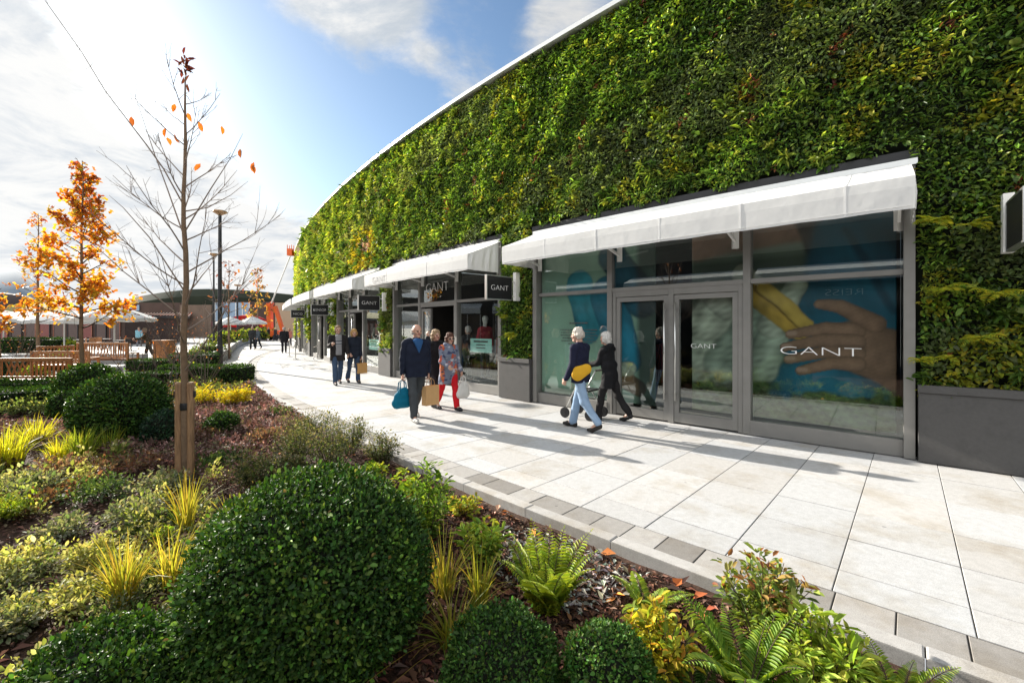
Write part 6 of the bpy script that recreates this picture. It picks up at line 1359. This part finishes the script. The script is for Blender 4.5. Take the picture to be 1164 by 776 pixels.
# another straight low wall at the left
x0, y0, _ = GY(14, 21); root = empty('planter_wall', (x0, y0, 0)); tag(root, 'low straight grey wall behind the left benches', 'wall'); b = MB(); b.box(0, 6.2, 0, .35, 0, .45); b.build('wall', plain('grey_render_left', (.34, .33, .32), rough=.8, var=.12, scale=1.5), root)
# rope barrier
def stanchion(px, py, label): 
    x, y, _ = G(px, py); root = empty('rope_post', (x, y, 0)); tag(root, label, 'barrier post', 'posts of the rope barrier'); b = MB(); b.lathe([(.17, 0), (.17, .02), (.03, .05), (.024, .06), (.024, .95), (.036, .96), (.036, 1.0), (.01, 1.03)], 16); b.build('post', M_steel_hi, root, smooth=False); return (x, y, .93)
sp = [stanchion(px, py, lb) for px, py, lb in [(329, 405.5, 'leftmost steel post of the rope barrier'), (336, 408.5, 'nearest steel post of the rope barrier'), (350, 402.5, 'steel post of the rope barrier beside the shop doors'), (363, 408, 'steel post with round foot beside the open black doors')]]
for i, (a, c) in enumerate([(0, 1), (1, 2), (2, 3)]):
    b = MB(); b.tube([tuple(np.array(sp[a]) * (1 - t) + np.array(sp[c]) * t - np.array((0, 0, .38 * 4 * t * (1 - t)))) for t in np.linspace(0, 1, 9)], .016, 6); o = b.build('rope', cloth((.25, .23, .2), name='rope_cord')); tag(o, ['short drooping rope between the two left barrier posts', 'drooping rope from the nearest barrier post towards the doors', 'drooping rope right of the middle barrier post'][i], 'rope', 'barrier ropes')
# orange boom lift reaching up to the wall top
x, y, _ = GY(311, 60); root = empty('boom_lift', (x, y, 0)); tag(root, 'orange boom lift with folded arms by the far end of the living wall', 'boom lift'); M_or = plain('orange_paint', (.75, .12, .015), rough=.4, var=.12, scale=2)
b = MB(); b.box(-1.0, 1.0, -.8, .8, .45, 1.3); b.build('chassis', M_or, root, bevel=.08)
for sx in (-1, 1):
    for sy in (-1, 1): b = MB(); M = Matrix.Translation((sx * .8, sy * .85, .42)) @ Matrix.Rotation(1.5708, 4, 'X'); b.lathe([(.3, -.15), (.42, -.13), (.42, .13), (.3, .15)], 16, M=M); b.build('wheel', M_dark, root)
b = MB(); b.bar((-.45, 0, 1.2), (-.55, 0, 5.0), .75, .55); b.bar((-.35, 0, 4.9), (-.1, 0, 5.1), .5, .4); b.build('lower_arm', M_or, root, bevel=.04)
b = MB(); b.bar((.25, -.1, 4.6), (1.35, -.2, 1.3), .5, .42); b.build('upper_arm', M_or, root, bevel=.04)
bk = Fw(37.5, .55, 7.9) - np.array((x, y, 0)); b = MB(); b.tube([(-.3, 0, 5.0), tuple(bk - (0, 0, .4))], [.09, .05], 8); b.build('jib', M_white, root)
b = MB(); w_ = .2
for (u0, u1, v0, v1) in ((-w_, w_, -w_, -w_ + .03), (-w_, w_, w_ - .03, w_), (-w_, -w_ + .03, -w_ + .031, w_ - .031), (w_ - .03, w_, -w_ + .031, w_ - .031)): b.box(bk[0] + u0, bk[0] + u1, bk[1] + v0, bk[1] + v1, bk[2] - .4, bk[2] + .1)
b.box(bk[0] - w_, bk[0] + w_, bk[1] - w_, bk[1] + w_, bk[2] - .44, bk[2] - .403)
for su in (-1, 1):
    for sv in (-1, 1): b.bar(bk + (su * (w_ - .03), sv * (w_ - .03), .1), bk + (su * (w_ - .03), sv * (w_ - .03), .4), .04, .04)
b.build('basket', M_or, root)
# ---------------------------------------------------------------- far buildings
def block(name, label, cat='building'): r = empty(name); tag(r, label, cat); return r
def bx(name, r, a, m, bevel=0): b = MB(); b.box(*a); return b.build(name, m, r, bevel=bevel)
M_sedum = plain('sedum_roof', (.022, .028, .016), rough=.95, var=.4, scale=.6); M_brown = plain('brown_cladding', (.075, .045, .035), rough=.8, var=.35, scale=.8); M_terra = plain('terracotta', (.36, .14, .09), rough=.8, var=.3, scale=3); M_pale = plain('pale_cladding', (.55, .53, .48), rough=.7, var=.1, scale=.5)
M_blueg = plain('bluish_glazing', (.20, .30, .42), rough=.12, var=.5, scale=.35, spec=.8)
def X(px, Y): return (px - CX) / FPX * Y
r = block('long_hall', 'long low hall with a dark planted roof across the plaza'); Y = 78; V = []
xs = np.linspace(X(130, Y), X(345, Y), 40)
b = MB(); pr = [(0, 0), (0, 6.2), (1.5, 7.6), (14, 8.0), (14, 0)]
for i, xx in enumerate(xs):
    t = i / 39; bul = 1.1 * math.sin(t * 3.14) - .5 * abs(t - .4)
    for yy, zz in pr: V.append((xx, Y + yy + 3 * (t - .5) ** 2 * 4, max(0, zz + bul * (zz > 3))))
b.add(V, [(i * 5 + k, i * 5 + k + 1, (i + 1) * 5 + k + 1, (i + 1) * 5 + k) for i in range(39) for k in range(4)] + [(0, 1, 2, 3, 4)]); b.build('roof', M_sedum, r)
bx('wall', r, (X(140, Y), X(215, Y), Y - 2.0, Y - .6, 0, 6.0), M_brown); bx('wall', r, (X(215, Y), X(250, Y), Y - 2.2, Y - .6, 0, 5.6), plain('umber_cladding', (.16, .11, .08), rough=.8, var=.3, scale=.8)); bx('wall', r, (X(316, Y), X(345, Y), Y - 1.6, Y - .6, 0, 6.0), plain('tan_cladding', (.42, .30, .2), rough=.8))
bx('wall', r, (X(250, Y), X(318, Y), Y - 1.7, Y - .6, 0, 6.2), M_brown)
f = bx('window', r, (X(253, Y), X(291, Y), Y - 1.9, Y - 1.72, 2.8, 6.0), M_blueg); b = MB()
for i in range(6): u = X(253, Y) + (X(291, Y) - X(253, Y)) * i / 5; b.box(u - .06, u + .06, Y - 2.0, Y - 1.88, 2.8, 6.0)
b.build('frame', M_white, f); bx('fascia', r, (X(250, Y), X(300, Y), Y - 2.3, Y - 1.73, 1.9, 2.75), plain('maroon_fascia', (.10, .03, .035), rough=.6))
b = MB(); Yr = Y - 4; b.add([(X(150, Yr), Yr, 3.0), (X(212, Yr), Yr, 3.2), (X(206, Yr), Yr + 4, 5.2), (X(158, Yr), Yr + 4, 5.2)], [(0, 1, 2, 3)])
o = b.build('canopy', M_terra, r); md = o.modifiers.new('thick', 'SOLIDIFY'); md.thickness = .15
b = MB()
for i in range(16): u = i / 15; b.bar((X(150 + 62 * u, Yr), Yr - .02, 3.08 + .2 * u), (X(158 + 48 * u, Yr), Yr + 4, 5.3), .12, .08)
b.build('rafters', plain('pale_battens', (.6, .5, .42), rough=.7), r)
for i in range(9): u = X(152, Yr) + (X(210, Yr) - X(152, Yr)) * i / 8; bx('pillar', r, (u - .15, u + .15, Yr + .1, Yr + .4, 0, 3.0), M_dark)
bx('window', r, (X(146, Y), X(170, Y), Y - 2.2, Y - 2.05, 4.6, 5.6), M_blueg); bx('window', r, (X(176, Y), X(206, Y), Y - 2.2, Y - 2.05, .4, 2.4), plain('shop_window_far', (.12, .12, .13), rough=.2))
r = block('cafe_building', 'dark brown cafe building behind the left parasols'); Y = 44
bx('wall', r, (X(-60, Y), X(142, Y), Y, Y + 8, 0, 2.75), M_brown); bx('roof', r, (X(-64, Y), X(146, Y), Y - .6, Y + 8.4, 2.753, 3.05), M_dark)
for i in range(12):
    u = X(-50 + i * 16, Y); f = bx('window', r, (u, u + .95, Y - .06, Y - .003, .5, 2.3), plain('cafe_window', (.10 + .12 * (i % 3 == 0), .06, .05), rough=.2)); b = MB(); b.box(u - .06, u, Y - .1, Y - .062, .45, 2.35); b.box(u + .95, u + 1.01, Y - .1, Y - .062, .45, 2.35); b.build('frame', M_terra if i % 2 else M_dark, f)
for i in range(7):   # diners' chairs and tables under the parasols read as dark shapes
    px, Yq = 10 + i * 21 + (i % 2) * 5, 33 + (i % 3) * 2; x, y, _ = GY(px, Yq); t = empty('cafe_table', (x, y, 0)); tag(t, 'dark round cafe table with chairs on the terrace under the parasols', 'table', 'cafe tables on the far terrace'); b = MB(); b.lathe([(.25, 0), (.25, .03), (.03, .05), (.03, .72), (.4, .73), (.4, .76)], 14); b.build('tabletop', M_dark, t)
    for k in range(3):
        a = k * 2.1 + i; c = MB(); M = Matrix.Translation((.75 * math.cos(a), .75 * math.sin(a), 0)) @ Matrix.Rotation(a - 1.57, 4, 'Z')
        for sx in (-.2, .2):
            for sy in (-.2, .2): c.box(sx - .018, sx + .018, sy - .018, sy + .018, 0, .45 if sy < 0 else .9, M=M)
        c.box(-.22, .22, -.22, .18, .452, .48, M=M); c.box(-.18, .18, .185, .2, .55, .9, M=M); ch = c.build('chair', M_teak if (i + k) % 2 else M_dark); ch.location = t.location; tag(ch, 'dark cafe chair on the far terrace', 'chair', 'cafe chairs on the far terrace')
r = block('domed_building', 'dark domed roof building at the far left edge'); Y = 130; b = MB(); b.lathe([(9, 0), (9, 6), (8, 9), (5, 11.2), (.1, 12)], 24, o=(X(4, Y), Y, 0)); b.build('roof', plain('brown_dome', (.07, .05, .045), rough=.8), r, smooth=True)
# the pavilion across the way, which the glass mirrors
r = block('opposite_shop', 'dark shop front with long white awning mirrored in the near window')
on = np.array((.72, .69, 0)); ot = np.array((-.69, .72, 0)); oc = np.array((-4.3, -4.6, 0))
def O(u, d, z): return tuple(oc + ot * u + on * d + np.array((0, 0, z)))
def obox(mb, u0, u1, d0, d1, z0, z1, m=0): return mb.add([O(u, d, z) for z in (z0, z1) for d in (d0, d1) for u in (u0, u1)], [(0, 2, 3, 1), (4, 5, 7, 6), (0, 1, 5, 4), (2, 6, 7, 3), (0, 4, 6, 2), (1, 3, 7, 5)], m)
b = MB(); obox(b, -12, 20, -6, 0, 0, 5.2); b.build('wall', plain('opposite_cladding', (.035, .032, .03), rough=.7, var=.2), r)
for (u0, u1) in ((-8.5, -2.6), (-1.6, 4.4), (5.4, 11.2), (12.2, 18.5)):
    me = bpy.data.meshes.new('awning'); me.from_pydata([O(u0, .02, 4.3), O(u1, .02, 4.3), O(u0, 1.1, 3.95), O(u1, 1.1, 3.95), O(u0, 1.1, 3.5), O(u1, 1.1, 3.5), O(u0, .02, 3.5), O(u1, .02, 3.5)], [], [(0, 2, 3, 1), (2, 4, 5, 3), (0, 6, 4, 2), (1, 3, 5, 7)]); me.materials.append(M_awn); o = link('awning', me, r); md = o.modifiers.new('cloth', 'SOLIDIFY'); md.thickness = .006
    f = MB(); obox(f, u0, u1, .01, .06, .3, 3.4); f.build('window', plain('opposite_window', (.022, .024, .027), rough=.12, spec=.8), r)
letters('REISS', .95, .16, M_letd, r, (O(1.6, 1.112, 3.72), ot, (0, 0, 1)))
letters('REISS', 1.2, .24, M_let, r, (O(1.4, .075, 3.12), ot, (0, 0, 1)))
# the terrace of shops along the left side of the plaza, out of the frame but mirrored in the glass
r = block('terrace_building', 'dark terrace shops with white awnings mirrored in the middle shop windows'); xw = -31
b = MB(); b.box(xw - 8, xw, -12, 22.5, 0, 6.4); b.build('wall', plain('terrace_cladding', (.05, .042, .036), rough=.75, var=.3, scale=1.2), r)
b = MB(); b.box(xw - 8.3, xw + .3, -12.3, 22.8, 6.403, 6.7); b.build('roof_edge', M_white, r)
for i in range(5):
    y0 = -10 + i * 6.5; me = bpy.data.meshes.new('awning'); me.from_pydata([(xw + .02, y0, 4.0), (xw + .02, y0 + 5.4, 4.0), (xw + 1.3, y0, 3.5), (xw + 1.3, y0 + 5.4, 3.5), (xw + 1.3, y0, 3.0), (xw + 1.3, y0 + 5.4, 3.0)], [], [(0, 2, 3, 1), (2, 4, 5, 3)]); me.materials.append(M_awn); o = link('awning', me, r); md = o.modifiers.new('cloth', 'SOLIDIFY'); md.thickness = .006
    f = MB(); f.box(xw + .01, xw + .06, y0 + .2, y0 + 5.2, .4, 2.9); w_ = f.build('window', plain('terrace_window', (.09 + .05 * (i % 2), .08, .075), rough=.15, var=.7, scale=1.1), r)
    f = MB()
    for k in range(5): f.box(xw + .061, xw + .1, y0 + .15 + k * 1.25, y0 + .22 + k * 1.25, .35, 2.95)
    f.build('frame', M_white, w_)
# ---------------------------------------------------------------- sun, sky and clouds, camera
AZ = np.array((-.80, .60)); EL = math.radians(22.5)
sd = Vector((AZ[0] * math.cos(EL), AZ[1] * math.cos(EL), math.sin(EL)))
sl = bpy.data.lights.new('sun', 'SUN'); sl.energy = 3.8; sl.angle = math.radians(.53); sl.color = (1, .93, .82); so = bpy.data.objects.new('sun', sl); COL.objects.link(so)
so.rotation_euler = sd.to_track_quat('Z', 'Y').to_euler()
w = bpy.data.worlds.new('World'); scene.world = w; w.use_nodes = True; nt = w.node_tree; nd = nt.nodes; lk = nt.links; nd.clear()
sky = N(nd, 'ShaderNodeTexSky'); sky.sky_type = 'NISHITA'; sky.sun_disc = False; sky.sun_elevation = EL; sky.sun_rotation = math.atan2(AZ[0], AZ[1]); sky.air_density = 1.0; sky.dust_density = .8; sky.ozone_density = 1.6
tc = N(nd, 'ShaderNodeTexCoord')
sx = N(nd, 'ShaderNodeSeparateXYZ'); lk.new(tc.outputs['Generated'], sx.inputs[0])
def mth(op, a, b=None, c=None, clamp=False):
    n = N(nd, 'ShaderNodeMath', operation=op, use_clamp=clamp)
    for i, v in enumerate((a, b, c)):
        if v is None: continue
        if hasattr(v, 'links') or hasattr(v, 'is_linked'): lk.new(v, n.inputs[i])
        else: n.inputs[i].default_value = v
    return n.outputs[0]
zz = mth('ADD', mth('MAXIMUM', sx.outputs['Z'], 0.0), .16)
cv = N(nd, 'ShaderNodeCombineXYZ'); lk.new(mth('DIVIDE', sx.outputs['X'], zz), cv.inputs[0]); lk.new(mth('DIVIDE', sx.outputs['Y'], zz), cv.inputs[1]); cv.inputs[2].default_value = 3.7
def noise(sc, det, rough, dist=0, off=(0, 0, 0)):
    mp = N(nd, 'ShaderNodeMapping'); mp.inputs['Location'].default_value = off; lk.new(cv.outputs[0], mp.inputs['Vector'])
    n = N(nd, 'ShaderNodeTexNoise'); n.inputs['Scale'].default_value = sc; n.inputs['Detail'].default_value = det; n.inputs['Roughness'].default_value = rough; n.inputs['Distortion'].default_value = dist; lk.new(mp.outputs[0], n.inputs['Vector']); return n.outputs['Fac']
def toward(px, py, lo, hi):
    v = Vector(((px - CX) / FPX, 1, (HOR - py) / FPX)).normalized(); d = N(nd, 'ShaderNodeVectorMath', operation='DOT_PRODUCT'); lk.new(tc.outputs['Generated'], d.inputs[0]); d.inputs[1].default_value = v
    r = N(nd, 'ShaderNodeMapRange', interpolation_type='SMOOTHSTEP'); r.inputs['From Min'].default_value = lo; r.inputs['From Max'].default_value = hi; lk.new(d.outputs['Value'], r.inputs['Value']); return r.outputs['Result']
f1 = noise(.95, 14, .64, .4, (1.3, .4, 0)); f2 = noise(.42, 4, .5, 0, (5, 2, 0))
f4 = noise(3.1, 10, .62, .3, (.3, 7, 0)); dens = mth('MULTIPLY_ADD', f2, .40, mth('MULTIPLY_ADD', f4, .46, mth('MULTIPLY', f1, .72)))
for (px, py, lo, hi, k) in [(-60, 120, .82, .985, .24), (0, 250, .88, .99, .20), (330, 20, .97, .998, .10), (440, 40, .965, .998, .16), (640, 30, .97, .998, .16), (545, 25, .992, .9995, -.14), (480, 75, .996, .9998, -.06), (285, 262, .978, .998, .36), (400, 235, .99, .999, .12), (170, 20, .975, .998, -.20), (260, 120, .965, .998, -.30), (400, 170, .97, .998, -.34), (330, 190, .975, .998, -.16)]:
    dens = mth('MULTIPLY_ADD', toward(px, py, lo, hi), k, dens)
bd_ = N(nd, 'ShaderNodeVectorMath', operation='DOT_PRODUCT'); lk.new(tc.outputs['Generated'], bd_.inputs[0]); bd_.inputs[1].default_value = Vector((-.45, -.75, .5)).normalized(); bm_ = N(nd, 'ShaderNodeMapRange'); bm_.inputs['From Min'].default_value = .1; bm_.inputs['From Max'].default_value = .7; bm_.inputs['To Max'].default_value = .28; lk.new(bd_.outputs['Value'], bm_.inputs['Value']); dens = mth('ADD', bm_.outputs['Result'], dens)  # extra cloud added behind the camera, out of view, for fill light
hz = N(nd, 'ShaderNodeMapRange', interpolation_type='SMOOTHSTEP'); hz.inputs['From Min'].default_value = .20; hz.inputs['From Max'].default_value = 0; lk.new(sx.outputs['Z'], hz.inputs['Value']); dens = mth('MULTIPLY_ADD', hz.outputs['Result'], .30, dens)
mk = N(nd, 'ShaderNodeMapRange', interpolation_type='SMOOTHSTEP'); mk.inputs['From Min'].default_value = .73; mk.inputs['From Max'].default_value = .93; lk.new(dens, mk.inputs['Value'])
f3 = noise(2.6, 12, .66, .5, (2.2, .9, 0)); sh = N(nd, 'ShaderNodeMapRange', interpolation_type='SMOOTHSTEP'); sh.inputs['From Min'].default_value = .42; sh.inputs['From Max'].default_value = .64; lk.new(f3, sh.inputs['Value'])
cc = N(nd, 'ShaderNodeMix', data_type='RGBA'); cc.inputs['A'].default_value = (4.2, 4.2, 4.15, 1); cc.inputs['B'].default_value = (2.6, 2.9, 3.25, 1); cc.clamp_result = False; lk.new(mth('MULTIPLY', sh.outputs['Result'], mth('MULTIPLY_ADD', toward(-60, 200, .70, .98), -.35, 1.0)), cc.inputs['Factor'])
g = N(nd, 'ShaderNodeMix', data_type='RGBA', blend_type='MULTIPLY'); g.inputs['Factor'].default_value = 1; g.clamp_result = False; lk.new(cc.outputs['Result'], g.inputs['A'])
gl = N(nd, 'ShaderNodeMapRange'); gl.inputs['To Min'].default_value = .92; gl.inputs['To Max'].default_value = 1.2; lk.new(toward(-85, 40, .55, 1.0), gl.inputs['Value']); gc = N(nd, 'ShaderNodeCombineXYZ')
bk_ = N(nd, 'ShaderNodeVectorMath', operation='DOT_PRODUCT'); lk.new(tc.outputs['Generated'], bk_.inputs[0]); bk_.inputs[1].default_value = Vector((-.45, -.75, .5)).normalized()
br_ = N(nd, 'ShaderNodeMapRange', interpolation_type='SMOOTHSTEP'); br_.inputs['From Min'].default_value = .05; br_.inputs['From Max'].default_value = .85; br_.inputs['To Min'].default_value = 1.0; br_.inputs['To Max'].default_value = 2.3; lk.new(bk_.outputs['Value'], br_.inputs['Value'])  # added rear clouds brightened above the rest, to fill shaded fronts
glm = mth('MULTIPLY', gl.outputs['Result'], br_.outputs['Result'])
for i in range(3): lk.new(glm, gc.inputs[i])
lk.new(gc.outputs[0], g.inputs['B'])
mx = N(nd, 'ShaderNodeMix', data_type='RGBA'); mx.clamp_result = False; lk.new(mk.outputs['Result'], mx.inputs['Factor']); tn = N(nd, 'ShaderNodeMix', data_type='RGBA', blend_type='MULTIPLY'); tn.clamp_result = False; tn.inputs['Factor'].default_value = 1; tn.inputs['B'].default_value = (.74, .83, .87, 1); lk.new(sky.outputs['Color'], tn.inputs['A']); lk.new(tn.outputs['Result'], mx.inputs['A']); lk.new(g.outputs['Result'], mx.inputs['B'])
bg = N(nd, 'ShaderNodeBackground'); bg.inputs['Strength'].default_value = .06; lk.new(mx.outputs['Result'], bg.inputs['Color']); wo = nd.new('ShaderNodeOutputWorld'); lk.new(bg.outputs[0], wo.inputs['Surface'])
cam = bpy.data.cameras.new('camera'); co = bpy.data.objects.new('camera', cam); COL.objects.link(co); scene.camera = co
co.location = (0, 0, CAMH); co.rotation_euler = (math.radians(90), 0, 0); cam.sensor_width = 36; cam.lens = 36 * FPX / 1164; cam.shift_y = -(388 - HOR) / 1164; cam.clip_start = .05; cam.clip_end = 3000
scene.view_settings.view_transform = 'Standard'; scene.view_settings.look = 'None'; scene.view_settings.gamma = 1; scene.view_settings.exposure = 1.72; scene.view_settings.use_curve_mapping = False
scene.cycles.use_denoising = True
try: scene.cycles.denoiser = 'OPENIMAGEDENOISE'
except Exception: pass
scene.cycles.max_bounces = 8; scene.cycles.diffuse_bounces = 3; scene.cycles.glossy_bounces = 4; scene.cycles.transmission_bounces = 6; scene.cycles.transparent_max_bounces = 10; scene.cycles.sample_clamp_indirect = 6; scene.cycles.caustics_reflective = False; scene.cycles.caustics_refractive = False
